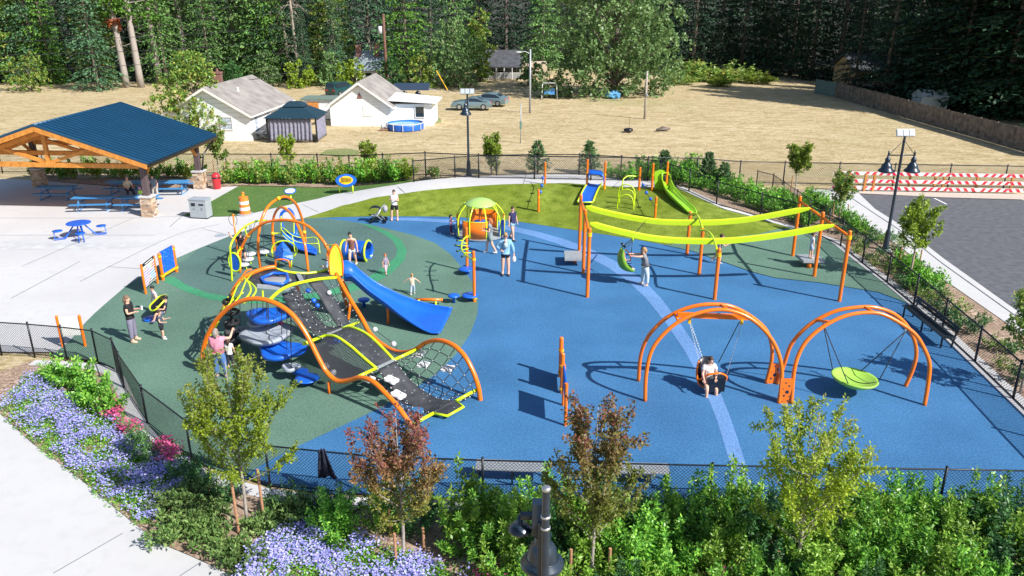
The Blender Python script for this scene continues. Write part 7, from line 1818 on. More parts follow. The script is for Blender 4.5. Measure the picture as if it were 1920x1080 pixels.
# ------------------------------------------------------------------ bins, barrel, manhole, tables, pavilion
g1_, g2_ = G(357.5, 409.5), G(388.5, 411); z_ = .0; d = (g2_-g1_); W_ = d.length; d.normalize(); n_ = V(-d.y, d.x, 0); ht = AY(362, 375, g1_.y).z
t = thing('recycling_bin', 'pale grey double waste and recycling bin on the plaza', 'bin', g1_); c = (g1_+g2_)/2+n_*.32
rz_ = math.atan2(d.y, d.x)
MB().box(V(c.x, c.y, ht/2), (W_, .62, ht), rz=rz_).build('body', M['bin_grey'], t); MB().box(V(c.x, c.y, ht+.025), (W_+.06, .68, .05), rz=rz_).build('lid', M['grey_plastic'], t); MB().box(V(c.x, c.y, .03), (W_+.02, .64, .06), rz=rz_).build('plinth', M['black'], t)
for k, (rx_, rz2) in ((-.26, (.11, .09)), (.24, (.13, .05))):
    q = c+d*k*W_*.95-n_*.31; MB().box(V(q.x, q.y, ht*.76), (rx_*2 if rx_ > .3 else rx_*2.2, .02, rz2*2), rz=rz_).build('opening', M['black'], t)
    MB().box(V(q.x, q.y, ht*.52), (.12, .012, .11), rz=rz_).build('symbol_plate', M['lampblue'], t); MB().tube([V(q.x, q.y, ht*.52)-n_*.012+V(math.cos(w_)*.035, 0, math.sin(w_)*.035) for w_ in [i*.785 for i in range(7)]], .008, 5).build('symbol', M['white'], t)
MB().box(c-n_*.315+UP*ht*.45, (.012, .01, ht*.85), rz=rz_).build('door_gap', M['grey_plastic'], t)
g = G(407.5, 354); t = thing('litter_bin', 'red round litter bin with black lid band by the pavilion column', 'bin', g); r_ = .24; h_ = AY(407, 338, g.y).z
h_ = .95
MB().lathe([(r_*.82, 0), (r_, .05), (r_*1.08, h_*.75), (r_*1.12, h_*.78)], g, 24).build('body', M['red'], t, smooth=True, edge=40); MB().lathe([(r_*1.13, h_*.74), (r_*1.16, h_*.78), (r_*1.13, h_*.82)], g, 24).build('band', M['black'], t, smooth=True); MB().lathe([(r_*1.13, h_*.80), (r_*1.05, h_*.92), (r_*.6, h_*1.06), (0, h_*1.1)], g, 24).build('dome_lid', M['red'], t, smooth=True)
g = G(460, 402); t = thing('traffic_barrel', 'orange and white striped traffic barrel with a lamp on its lid at the lawn edge', 'traffic barrel', g)
M['hi_orange'] = mat('barrel_orange', (.85, .22, .03), .4); h_ = AY(458, 369, g.y).z
MB().lathe([(.44, 0), (.45, .04), (.30, .07), (0, .07)], g, 28).build('rubber_base', M['grey_plastic'], t, smooth=True, edge=40)
prev = .07; rb0, rb1 = .31, .25
for i, (f, m_) in enumerate(((.22, 'hi_orange'), (.40, 'hi_white'), (.58, 'hi_orange'), (.76, 'hi_white'), (1.0, 'hi_orange'))):
    z1_ = .07+(h_-.07)*f; ra_, rb_ = rb0+(rb1-rb0)*(prev/h_), rb0+(rb1-rb0)*(z1_/h_)
    pr2 = [(ra_, prev), (rb_+.004, z1_)] + ([(rb_*.6, z1_+.03), (0, z1_+.04)] if i == 4 else []); MB().lathe(pr2, g, 28).build('band', M[m_], t, smooth=True, edge=40); prev = z1_
MB().box(g+V(0, 0, h_+.10), (.10, .08, .12)).build('lamp_base', M['yellow'], t); MB().tube([g+V(0, -.03, h_+.2), g+V(0, .03, h_+.2)], .09, 14).build('lamp_lens', M['hi_orange'], t, smooth=True)
g = G(413.5, 441.5); o = MB().lathe([(.30, 0), (.30, .012), (0, .013)], g, 28).build('manhole_cover', M['grey_plastic']); tag(o, 'round grey manhole cover in the white path', 'manhole cover')

# round picnic table lower left
def round_table(lb, px, py, m='blue_plastic'):
    g = G(px, py); t = thing('picnic_table', lb, 'picnic table', g); MB().lathe([(.55, .72), (.60, .74), (.59, .77), (0, .775)], g, 28).build('tabletop', M[m], t, smooth=True, edge=30)
    for k in range(4):
        a = k*1.5708+.5; e = V(math.cos(a), math.sin(a), 0); s = V(-e.y, e.x, 0)
        MB().lathe([(.22, .43), (.25, .45), (.24, .475), (0, .48)], g+e*1.02, 18).build('seat', M[m], t, smooth=True)
        for w_ in (-.12, .12):
            MB().tube([g+e*.2+s*w_*.4+UP*.70, g+e*.72+s*w_+UP*.04, g+e*1.2+s*w_+UP*.03, g+e*1.18+s*w_*.7+UP*.42], .025, 7).build('leg', M[m], t, smooth=True)
round_table('round blue picnic table with four seats on the plaza at the left edge', 152, 444)
M['table_blue'] = mat('thermoplastic_light_blue', (.055, .24, .52), .5, var=.08, vscale=6)
def rect_table(lb, c, rz, L_=2.3, m='table_blue'):
    t = thing('picnic_table', lb, 'picnic table', c, rz, 'tables under the pavilion')
    B = lambda s, sz: MB().box(s, sz)
    B((0, 0, .74), (L_, .76, .045)).build('tabletop', M[m], t, world=False)
    for s in (-1, 1):
        B((0, s*.72, .45), (L_, .28, .04)).build('seat', M[m], t, world=False)
        mb = MB(); x = s*(L_/2-.35); mb.tube([V(x, -.55, 0), V(x, -.2, .72), V(x, .2, .72), V(x, .55, 0)], .03, 7); mb.tube([V(x, -.84, .43), V(x, .84, .43)], .03, 7); mb.tube([V(x, -.6, .02), V(x, .6, .02)], .03, 7); mb.build('leg_frame', M[m], t, smooth=True, world=False)
for (px, py, rz_, lb) in ((322, 362, .05, 'light blue picnic table half in sun right of the front pavilion column'), (240, 362, .0, 'light blue picnic table in the shade where the seated man sits'), (180, 392, .1, 'light blue picnic table in deep shade at the left of the pavilion'), (262, 392, .05, 'light blue picnic table just left of the front stone pier'), (110, 372, .0, 'light blue picnic table in the shade at the far left')):
    g = G(px, py); rect_table(lb, (g.x, g.y, 0), rz_)
# pavilion
ze, zr = 3.05, 5.05
E_, R1_ = Q(275, 310, ze), Q(404.5, 256, ze); Fr, Nr = Q(248.5, 192.6, zr), Q(92, 231, zr)
C1, C2 = G(282, 404), G(386, 353)
v = (R1_-E_); v.z = 0; Lr = v.length; v.normalize(); u = V(-v.y, v.x, 0)    # u points left
hw = abs((Nr-E_).dot(u)); Lp = Lr
pv = thing('pavilion', 'open timber pavilion with dark blue standing-seam roof on stone piers', 'pavilion', C1)
M['roofblue'] = mat('dark_blue_standing_seam_metal', (.015, .080, .165), .38, metal=.25, var=.06, vscale=.8)
def rp(s, w_, z_): return E_*1.0+v*s+u*w_+UP*(z_-ze)
def zat(w_): return zr-(zr-ze)*abs(w_-hw)/hw
rf = MB()
for (w0, w1) in ((0, hw), (2*hw, hw)):
    q = [rp(0, w0, zat(w0)), rp(Lp, w0, zat(w0)), rp(Lp, w1, zr), rp(0, w1, zr)]; n_ = (q[1]-q[0]).cross(q[3]-q[0]); n_ = n_ if n_.z > 0 else -n_; n_.normalize()
    rf.plate([p+n_*.06 for p in q], n_, .05)
ro = rf.build('roof', M['roofblue'], pv)
sm = MB(); ns = 23
for i in range(ns+1):
    s = Lp*i/ns
    for w0 in (0, 2*hw):
        a, b = rp(s, w0, ze), rp(s, hw, zr); n_ = v.cross(b-a).normalized(); n_ = n_ if n_.z > 0 else -n_; sm.beam(a+n_*.115, b+n_*.125, .05, .11, up=n_)
sm.build('standing_seams', M['roofblue'], ro)
MB().tube([rp(-.02, hw, zr+.12), rp(Lp+.02, hw, zr+.12)], .07, 8).build('ridge_cap', M['roofblue'], ro, smooth=True)
for w0, sg in ((0, -1), (2*hw, 1)): MB().beam(rp(0, w0, ze-.02)+u*sg*.07, rp(Lp, w0, ze-.02)+u*sg*.07, .14, .16).build('gutter', M['black'], pv)
M['timber'] = mat('honey_stained_timber', (.62, .25, .045), .55, var=.22, vscale=4)
tm = MB()
for s in (.04, Lp-.04):
    for w0 in (0, 2*hw): tm.beam(rp(s, w0, ze-.10), rp(s, hw, zr-.10), .12, .26)
for w0 in (.12, 2*hw-.12): tm.beam(rp(.1, w0, zat(w0)-.16), rp(Lp-.1, w0, zat(w0)-.16), .12, .2)
tm.build('fascia_boards', M['timber'], pv)
dk = MB()
for (w0, w1) in ((.05, hw-.02), (2*hw-.05, hw+.02)):
    q = [rp(.05, w0, zat(w0)), rp(Lp-.05, w0, zat(w0)), rp(Lp-.05, w1, zat(w1)), rp(.05, w1, zat(w1))]; n_ = (q[1]-q[0]).cross(q[3]-q[0]); n_ = n_ if n_.z > 0 else -n_; n_.normalize(); dk.plate([p-n_*.01 for p in q], n_, .04)
dk.build('timber_ceiling', M['timber'], pv)
c1 = V(C1.x, C1.y, 0); c2 = V(C2.x, C2.y, 0); colw = abs((c1-E_).dot(u)); s1_, s2c = (c1-E_).dot(v), (c2-E_).dot(v)
def stone_mat():
    m = bpy.data.materials.new('ledge_stone'); m.use_nodes = True; nt = m.node_tree; b = nt.nodes['Principled BSDF']
    tc = nt.nodes.new('ShaderNodeTexCoord').outputs['Object']; mp = nt.nodes.new('ShaderNodeMapping'); mp.inputs['Scale'].default_value = (1, 1, 1.9); nt.links.new(tc, mp.inputs['Vector'])
    vo = nt.nodes.new('ShaderNodeTexVoronoi'); vo.inputs['Scale'].default_value = 4.2; nt.links.new(mp.outputs[0], vo.inputs['Vector'])
    sp_ = nt.nodes.new('ShaderNodeSeparateColor'); nt.links.new(vo.outputs['Color'], sp_.inputs[0])
    cr = nt.nodes.new('ShaderNodeValToRGB'); e = cr.color_ramp.elements; e[0].color = (.22, .14, .10, 1); e[1].color = (.62, .50, .38, 1); x = e.new(.5); x.color = (.48, .30, .16, 1)
    nt.links.new(sp_.outputs[0], cr.inputs['Fac']); v2 = nt.nodes.new('ShaderNodeTexVoronoi'); v2.feature = 'DISTANCE_TO_EDGE'; v2.inputs['Scale'].default_value = 4.2; nt.links.new(mp.outputs[0], v2.inputs['Vector'])
    l = nt.nodes.new('ShaderNodeMath'); l.operation = 'LESS_THAN'; l.inputs[1].default_value = .045; nt.links.new(v2.outputs['Distance'], l.inputs[0])
    nt.links.new(_mix(nt, l.outputs[0], cr.outputs['Color'], (.36, .33, .30)), b.inputs['Base Color']); b.inputs['Roughness'].default_value = .9; return m
M['stone'] = stone_mat()
cols4 = [(s1_, colw), (s2c, colw), (s1_, 2*hw-colw), (s2c, 2*hw-colw)]
for s, w_ in cols4:
    p = rp(s, w_, 0); p.z = 0; rzc = math.atan2(v.y, v.x)
    b_ = MB().box(p+UP*.55, (.68, .68, 1.1), rz=rzc, taper=.9).build('stone_pier', M['stone'], pv); MB().box(p+UP*1.14, (.72, .72, .09), rz=rzc).build('pier_cap', M['concrete'], b_)
    MB().box(p+UP*(1.18+(zat(w_)-.35-1.18)/2), (.30, .30, zat(w_)-.35-1.18), rz=rzc).build('column', mat('dark_stained_column', (.10, .07, .075), .7, var=.2), pv)
for s in (s1_, (s1_+s2c)/2, s2c):
    tr_ = MB(); zb = zat(colw)-.42; tr_.beam(rp(s, colw-.12, zb), rp(s, 2*hw-colw+.12, zb), .2, .26)
    for w0, w1, z0_, z1_ in ((colw, hw, zb, zr-.35), (2*hw-colw, hw, zb, zr-.35)): tr_.beam(rp(s, w0, z0_), rp(s, w1, z1_), .18, .24)
    tr_.beam(rp(s, hw, zb), rp(s, hw, zr-.3), .2, .2); tr_.beam(rp(s, hw, zb+.1), rp(s, hw*.5+colw*.5, zb+(zr-.35-zb)*.5), .16, .18); tr_.beam(rp(s, hw, zb+.1), rp(s, 1.5*hw-colw*.5, zb+(zr-.35-zb)*.5), .16, .18); tr_.build('truss', M['timber'], pv)
for w_ in (colw, 2*hw-colw): MB().beam(rp(.4, w_, zat(w_)-.2), rp(Lp-.4, w_, zat(w_)-.2), .2, .3).build('wall_beam', M['timber'], pv)
for s, w_ in cols4:
    sg = 1 if s == s1_ else -1
    MB().beam(rp(s, w_, zat(w_)-1.15), rp(s+sg*.9, w_, zat(w_)-.35), .14, .16).build('knee_brace', M['timber'], pv)
dn = rp(s2c, colw-.28, 0); dn.z = 0; MB().tube([rp(Lp-.4, .05, ze-.15), rp(s2c+.1, colw-.4, ze-.9), V(dn.x, dn.y, 1.3), V(dn.x, dn.y, .05)], .05, 8).build('downpipe', M['black'], pv, smooth=True)
# ------------------------------------------------------------------ people
_dg = bpy.context.evaluated_depsgraph_get
def skin_mesh(verts, edges, radii, sub=1, root=0):
    me = bpy.data.meshes.new('tmp'); me.from_pydata([tuple(v) for v in verts], edges, [])
    o = bpy.data.objects.new('tmp', me); col.objects.link(o)
    o.modifiers.new('s', 'SKIN').use_smooth_shade = True; sd_ = o.modifiers.new('u', 'SUBSURF'); sd_.levels = sub; sd_.render_levels = sub
    for i, sv in enumerate(me.skin_vertices[0].data):
        r_ = radii[i]; sv.radius = (r_, r_) if not hasattr(r_, '__len__') else r_; sv.use_root = (i == root)
    dg = _dg(); dg.update(); ev = o.evaluated_get(dg); m2 = ev.to_mesh()
    vs = [tuple(v.co) for v in m2.vertices]; fs = [tuple(p.vertices) for p in m2.polygons]; ev.to_mesh_clear()
    bpy.data.objects.remove(o); bpy.data.meshes.remove(me); return vs, fs
CM = {}
def cloth(name, c, rough=.85, var=.08):
    if name not in CM: CM[name] = mat(name, c, rough, var=var, vscale=12)
    return CM[name]
HAIR = {'brown': (.06, .03, .018), 'dark': (.015, .011, .010), 'blond': (.38, .22, .09), 'red': (.45, .13, .04), 'grey': (.26, .23, .21), 'ash': (.20, .13, .08)}
def unit(v): return Vector(v).normalized()
# pose: vectors in the person's own frame, +Y forward, +X their right-hand side is -X ... L = +X, R = -X
STAND = dict(lean=(0, 0, 1), thL=(.10, .02, -1), shL=(.03, -.02, -1), thR=(-.10, .02, -1), shR=(-.03, -.02, -1), uaL=(.28, -.02, -1), faL=(.12, .25, -1), uaR=(-.28, -.02, -1), faR=(-.12, .25, -1), head=(0, .08, 1))
def person(lb, loc, rz, h, pose, skin=None, hair='brown', hairlen=.10, top=None, sleeve=.45, bottom=None, legcov=.45, shoes=(.6, .6, .6), build=1.0, ground=True, child=False, group=None, hat=None, glasses=False, longtop=0.0, skirt=False, bag=None):
    P = dict(STAND); P.update(pose); W = build
    hs = 1.0 if not child else 1.22
    J = {}; torso = unit(P['lean']); right = V(1, 0, 0)
    J['pel'] = V(0, 0, 0); J['wai'] = torso*.10; J['che'] = torso*.215; J['nec'] = torso*.305; J['nk2'] = torso*.335
    hd = unit(P['head']); J['jaw'] = J['nk2']+hd*.035*hs+V(0, .012, 0); J['cra'] = J['nk2']+hd*.085*hs; J['top'] = J['nk2']+hd*.128*hs-V(0, .004, 0)
    sw = .100*W**.6; hw_ = .050*W**.6
    for s, S in ((1, 'L'), (-1, 'R')):
        J['sh'+S] = torso*.275+right*s*sw; J['el'+S] = J['sh'+S]+unit(P['ua'+S])*.165; J['wr'+S] = J['el'+S]+unit(P['fa'+S])*.140; J['ha'+S] = J['wr'+S]+unit(P['fa'+S])*.045
        J['hi'+S] = V(s*hw_, 0, -.025); k = .245 if not child else .215; J['kn'+S] = J['hi'+S]+unit(P['th'+S])*k; J['an'+S] = J['kn'+S]+unit(P['sh'+S+'k'] if 'sh'+S+'k' in P else P['sk'+S] if 'sk'+S in P else P['s'+'h'+S+'_'] if 'sh'+S+'_' in P else STAND['sh'+S])*(.235 if not child else .205)
        fd = V(0, 1, 0) if 'ft'+S not in P else unit(P['ft'+S]); J['he'+S] = J['an'+S]+V(0, 0, -.022)-fd*.012; J['to'+S] = J['an'+S]+V(0, 0, -.030)+fd*.095
    rad = dict(pel=(.085*W, .068*W), wai=(.072*W, .056*W), che=(.088*W, .062*W), nec=(.045, .042), nk2=(.032, .034), jaw=(.042*hs, .046*hs), cra=(.047*hs, .058*hs), top=(.024*hs, .030*hs))
    for S in 'LR': rad.update({'sh'+S: .036*W**.7, 'el'+S: .026*W**.7, 'wr'+S: .017, 'ha'+S: (.021, .012), 'hi'+S: .062*W**.8, 'kn'+S: .040*W**.7, 'an'+S: .024, 'he'+S: .022, 'to'+S: (.022, .014)})
    if ground:
        low = min(J[k].z for k in J if k[:2] in ('he', 'to'))-.020
    else: low = P.get('zoff', 0)
    base = V(0, 0, -low)
    t = thing('person', lb, 'person', loc, rz, group)
    def chainmesh(names, edges, scale=1.0, extra=0.0, sub=1, over=None):
        rr = []
        for n_ in names:
            r_ = (over or {}).get(n_, rad.get(n_, .03)); r_ = r_ if hasattr(r_, '__len__') else (r_, r_)
            rr.append(((r_[0]*scale+extra)*h, (r_[1]*scale+extra)*h))
        return skin_mesh([(J[n_]+base)*h for n_ in names], edges, rr, sub)
    names = ['pel', 'wai', 'che', 'nec', 'nk2', 'jaw', 'cra', 'top']
    E = [(i, i+1) for i in range(7)]
    for S in 'LR':
        b = len(names); names += ['sh'+S, 'el'+S, 'wr'+S, 'ha'+S, 'hi'+S, 'kn'+S, 'an'+S, 'he'+S, 'to'+S]
        E += [(2, b), (b, b+1), (b+1, b+2), (b+2, b+3), (0, b+4), (b+4, b+5), (b+5, b+6), (b+6, b+7), (b+6, b+8)]
    slim = {}
    if top is not None:
        for k in ('che', 'wai'): slim[k] = tuple(x*.86 for x in rad[k])
        if sleeve > 0: slim['shL'] = slim['shR'] = rad['shL']*.85
        if sleeve > 1: slim['elL'] = slim['elR'] = rad['elL']*.85
    if bottom is not None:
        slim['pel'] = tuple(x*.84 for x in rad['pel']); slim['hiL'] = slim['hiR'] = rad['hiL']*.84
        if legcov > 1: slim['knL'] = slim['knR'] = rad['knL']*.84
    vs, fs = chainmesh(names, E, over=slim); mb = MB(); mb.add(vs, fs)
    B = lambda p: (p+base)*h
    # nose, ears, fingers and thumb grow out of the same mesh
    fw = V(0, 1, 0); fc = J['cra']*.55+J['jaw']*.45
    mb.ell(B(fc+fw*.047*hs), (.008*h, .013*h, .013*h), 8, 6)
    for s in (-1, 1): mb.ell(B(fc+right*s*.047*hs-fw*.004), (.007*h, .012*h, .018*h), 8, 6)
    for s, S in ((1, 'L'), (-1, 'R')):
        d = unit(P['fa'+S]); side = d.cross(V(0, 0, 1)); side = side.normalized() if side.length > .1 else V(0, 1, 0); nn_ = d.cross(side)
        for k, (o_, L_) in enumerate(((-.015, .036), (-.005, .042), (.005, .040), (.014, .031))):
            p0 = J['ha'+S]+side*o_; p1 = p0+d*L_*.55+nn_*.004; p2 = p1+d*L_*.4+nn_*.014; mb.tube([B(p0-d*.01), B(p1), B(p2)], [.0055*h, .005*h, .0038*h], 6)
        p0 = J['wr'+S]+d*.018+side*.014*s; mb.tube([B(p0), B(p0+side*s*.018+d*.018), B(p0+side*s*.022+d*.036+nn_*.006)], [.007*h, .006*h, .0045*h], 6)
    body = mb.build('body', M['skin'] if skin is None else skin, t, smooth=True, world=False)
    fd_ = cloth('face_detail', (.12, .03, .03))
    for s in (-1, 1): MB().ell(B(fc+fw*.0455*hs+right*s*.017+UP*.012), (.006*h, .004*h, .005*h), 8, 6).build('eye', fd_, body, smooth=True, world=False)
    MB().ell(B(fc+fw*.040*hs-UP*.026), (.014*h, .004*h, .004*h), 8, 5).build('mouth', fd_, body, smooth=True, world=False)
    # hair cap (+ longer hair)
    hm = cloth('hair_'+hair, HAIR[hair], .6, .25); hb = MB(); hc = J['cra']+hd*.012
    hb.ell(B(hc-fw*.012), (.050*hs*h, .060*hs*h, .054*hs*h), 20, 14)
    if hairlen > .08: hb.tube([B(hc-fw*.035), B(hc-fw*.055-UP*hairlen*.5), B(hc-fw*.050-UP*hairlen*1.1)], [.048*h*hs, .046*h*hs, .022*h*hs], 10)
    elif hairlen < 0: hb.ell(B(hc+UP*.05*hs-fw*.02), (.022*h, .022*h, .020*h), 10, 6)
    # keep the face clear: squash the front of the cap upwards
    f0 = B(fc)
    hb.v = [(x, min(y, f0.y+.030*h*hs) if z < f0.z+.030*h*hs else y, z) for x, y, z in hb.v]
    hb.v = [tuple(Vector(q)+Vector(q).normalized()*.007*h*noise.noise(Vector(q)*28)) for q in hb.v]
    hb.build('hair', hm, t, smooth=True, world=False)
    if hat:
        hb = MB(); hb.ell(B(hc+UP*.012), (.060*hs*h, .068*hs*h, .055*hs*h), 16, 10); hb.build('hat', hat, t, smooth=True, world=False)
    if glasses:
        g_ = MB(); g_.box(B(fc+fw*.050*hs+UP*.012), (.075*h, .014*h, .018*h)); g_.build('sunglasses', M['black'], t, world=False)
    # top: torso + sleeves
    if top is not None:
        J['shm'] = V(0, 0, -.050); rad['shm'] = (.098*W, .078*W); n2 = ['wai', 'pel', 'shm', 'che', 'nec']; e2 = [(0, 1), (1, 2), (0, 3), (3, 4)]; ov = {'wai': (rad['wai'][0]*1.1, rad['wai'][1]*1.12), 'pel': (rad['pel'][0]*1.02, rad['pel'][1]*1.02), 'nec': (.052, .046)}
        for S in 'LR':
            b = len(n2)
            if sleeve > 0:
                J['sl'+S] = J['sh'+S]+(J['el'+S]-J['sh'+S])*min(1, sleeve*1.0); rad['sl'+S] = rad['sh'+S]*.86 if not hasattr(rad['sh'+S], '__len__') else .03
                n2 += ['sh'+S, 'sl'+S]; e2 += [(3, b), (b, b+1)]
                if sleeve > 1:
                    J['sm'+S] = J['el'+S]+(J['wr'+S]-J['el'+S])*min(.95, sleeve-1); rad['sm'+S] = .021; n2 += ['sm'+S]; e2 += [(b+1, b+2)]
        vs, fs = chainmesh(n2, e2, 1.07, .009, 1, ov); MB().add(vs, fs).build('shirt', top, t, smooth=True, world=False)
    if bottom is not None:
        n2 = ['wai2', 'pel']; J['wai2'] = J['wai']*.85; rad['wai2'] = (.076*W, .060*W); e2 = [(0, 1)]
        for S in 'LR':
            b = len(n2); J['lh'+S] = J['hi'+S]+(J['kn'+S]-J['hi'+S])*min(1, legcov*1.0); rad['lh'+S] = .062*W**.8+(.040*W**.7-.062*W**.8)*min(1, legcov)+.002
            n2 += ['hi'+S, 'lh'+S]; e2 += [(1, b), (b, b+1)]
            if legcov > 1: J['lk'+S] = J['kn'+S]+(J['an'+S]-J['kn'+S])*min(.96, legcov-1); rad['lk'+S] = .032; n2 += ['lk'+S]; e2 += [(b+1, b+2)]
        vs, fs = chainmesh(n2, e2, 1.06, .008, 1); mb = MB().add(vs, fs)
        if skirt: c_ = B(V(0, 0, 0)); mb.lathe([(.13*W*h, -.20*h), (.10*W*h, -.02*h), (.08*W*h, .03*h)], c_, 20)
        mb.build('trousers' if legcov > 1 else 'shorts', bottom, t, smooth=True, world=False)
    if shoes:
        sm_ = cloth('shoe_%d%d%d' % tuple(int(x*99) for x in shoes), shoes)
        for S in 'LR':
            fd = V(0, 1, 0) if 'ft'+S not in P else unit(P['ft'+S]); a = J['he'+S]; b = J['to'+S]
            MB().tube([B(a-fd*.012), B(a+UP*.002), B(L3(a, b, .55)), B(b+fd*.012)], [.022*h, .033*h, .031*h, .020*h], 10).build('shoe', sm_, t, smooth=True, world=False)
    t['_j'] = 0; del t['_j']
    if bag: MB().box(B(J[bag[0]]+V(*bag[1])), tuple(x*h for x in bag[2])).build('bag', bag[3], t, world=False)
    return t, {k: Matrix.Rotation(rz, 4, 'Z') @ B(v_)+Vector(loc) for k, v_ in J.items()}
def H_at(px, py, top):
    g = G(px, py); return g, AY(px, top, g.y).z-g.z
def face(px_dir):        # heading from a compass word in the picture
    return {'right': -math.pi/2, 'left': math.pi/2, 'away': 0, 'cam': math.pi, 'camright': -math.pi*.75, 'camleft': math.pi*.75, 'awayright': -math.pi/4, 'awayleft': math.pi/4}[px_dir]
def fig(lb, px, py, topy, facing, pose, **k):
    g, h = H_at(px, py, topy); rz = face(facing) if isinstance(facing, str) else facing
    return person(lb, g, rz, h/.975, pose, **k)
WALK = dict(thL=(.05, .35, -1), skL=(.02, .05, -1), thR=(-.05, -.25, -1), skR=(-.02, -.55, -1))
HOLD = dict(uaL=(.15, .15, -1), faL=(-.25, 1, .25), uaR=(-.15, .15, -1), faR=(.25, 1, .25))
wh = M['white_cloth']
# left group
tw_, JW = fig('woman in black top and grey trousers holding a drink, watching children at left', 252, 640, 559, 'right', {**HOLD}, hair='ash', hairlen=.13, top=cloth('black_tee', (.015, .015, .018)), bottom=cloth('grey_lavender_trousers', (.20, .19, .27)), legcov=1.9, shoes=(.62, .42, .30), build=1.12)
hh_ = JW['haR']+V(.06, 0, .02); o = MB().cyl(hh_-UP*.07, hh_+UP*.07, .032, .042, 12).build('drink_cup', M['white'], smooth=True, edge=40); tag(o, 'white cup held by the woman in the black top', 'cup')
fig('boy in grey tee and dark shorts standing next to the spinner seat', 306, 635, 582, 'right', {'uaL': (.1, .2, -1), 'faL': (0, 1, .1), 'uaR': (-.1, .4, -1), 'faR': (0, 1, .3), 'thL': (.05, .25, -1), 'thR': (-.05, -.2, -1)}, hair='brown', hairlen=.02, top=cloth('grey_blue_tee', (.07, .09, .13)), bottom=cloth('black_shorts', (.012, .012, .02)), legcov=.8, shoes=(.7, .7, .75), child=True)
fig('child with dark hair and white-lilac top behind the spinner seat', 297, 587, 536, 'camleft', {'lean': (0, .2, 1)}, hair='dark', hairlen=.06, top=cloth('lilac_white_top', (.60, .50, .62)), bottom=cloth('violet_leggings', (.28, .12, .45)), legcov=1.7, child=True)
SIT = dict(thL=(.18, 1, .05), skL=(.02, .35, -1), thR=(-.18, 1, .05), skR=(-.02, .35, -1), lean=(0, -.35, 1), uaL=(.2, .4, -1), faL=(-.1, 1, .2), uaR=(-.2, .4, -1), faR=(.1, 1, .2))
sp_ = T(299, 572, 604)
person('boy reclining in the lime-rimmed spinner seat with knees up', (sp_.x+.10, sp_.y+.02, sp_.z-.28), math.pi*.62, 1.32, SIT, hair='dark', hairlen=.03, top=cloth('dark_navy_tee', (.02, .022, .04)), bottom=cloth('slate_shorts', (.12, .16, .24)), legcov=.8, shoes=(.15, .15, .3), ground=False, child=True)
fig('woman in pink tee and jeans at the foot of the net climber', 416, 708, 621, 'away', {'uaR': (-.35, 0, -1), 'uaL': (.4, .5, -.2), 'faL': (.2, 1, 1)}, hair='grey', hairlen=.13, top=cloth('pink_tee', (.75, .28, .38)), bottom=cloth('blue_jeans', (.07, .16, .38)), legcov=1.95, shoes=(.2, .2, .25), build=1.22)
fig('small child with brown hair in white striped top beside the woman in pink', 434, 690, 634, 'away', {}, hair='brown', hairlen=.18, top=wh, bottom=cloth('dark_leggings', (.03, .03, .05)), legcov=1.6, shoes=(.5, .5, .5), child=True)
fig('child in pink top bending under the front arch behind the grey pod', 533, 640, 589, 'left', {'lean': (0, .35, 1)}, hair='brown', hairlen=.1, top=cloth('hot_pink_top', (.75, .06, .35)), bottom=cloth('pink_shorts', (.5, .15, .3)), legcov=.5, shoes=(.3, .3, .3), child=True)
dk_ = T(612, 508, 594)
person('child in light blue sitting at the top of the tower by the lime panel', (dk_.x, dk_.y, dk_.z+.02), face('camleft'), 1.15, SIT, hair='blond', hairlen=.05, top=cloth('pale_blue_tee', (.35, .50, .66)), bottom=cloth('blue_shorts', (.05, .16, .40)), legcov=.8, ground=False, child=True)
fig('woman in dark top climbing on the rope steps inside the small lime arch', 457, 496, 436, 'cam', {'uaL': (.5, .5, .1), 'faL': (.2, .3, 1), 'uaR': (-.4, .5, -.2), 'faR': (-.1, .4, 1), 'thL': (.1, .3, -1)}, hair='brown', hairlen=-1, top=cloth('dark_plum_top', (.035, .018, .022)), sleeve=.3, bottom=cloth('charcoal_shorts', (.03, .03, .05)), legcov=.7, shoes=(.6, .6, .65), glasses=True)
fig('woman in brown tank top and white shorts walking beside the blue tunnel', 662, 500, 437.5, 'cam', {**WALK, 'lean': (0, .06, 1), 'head': (.3, .25, 1)}, hair='dark', hairlen=-1, top=cloth('brown_tank', (.19, .08, .06)), sleeve=0, bottom=wh, legcov=.55, shoes=(.6, .55, .5), build=1.05)
fig('red-haired small girl in grey top walking on the bright green ring', 724, 515, 476.5, 'camright', WALK, hair='red', hairlen=.03, top=cloth('mauve_grey_top', (.25, .22, .32)), bottom=cloth('pale_pink_leggings', (.6, .42, .5)), legcov=1.5, shoes=(.05, .05, .12), child=True)
fig('blond toddler in cream top and pale jeans running behind the blue slide', 774, 552, 513, 'away', {**WALK, 'uaL': (.8, .1, -.6), 'faL': (.7, .2, -.8), 'uaR': (-.8, .1, -.5), 'faR': (-.8, .1, -.7)}, hair='blond', hairlen=.03, top=cloth('cream_top', (.72, .55, .42)), sleeve=.2, bottom=cloth('pale_jeans', (.38, .46, .60)), legcov=1.9, shoes=(.6, .6, .6), child=True)
fig('person in white tee and black shorts standing beside the stroller', 741, 413, 359, 'cam', {'uaL': (.2, .2, -1), 'faL': (-.5, .8, .4), 'uaR': (-.2, .2, -1), 'faR': (.5, .8, .4), 'thL': (.2, .1, -1)}, hair='brown', hairlen=.0, top=wh, bottom=cloth('black_shorts', (.012, .012, .02)), legcov=.8, shoes=(.6, .35, .28), build=1.1)
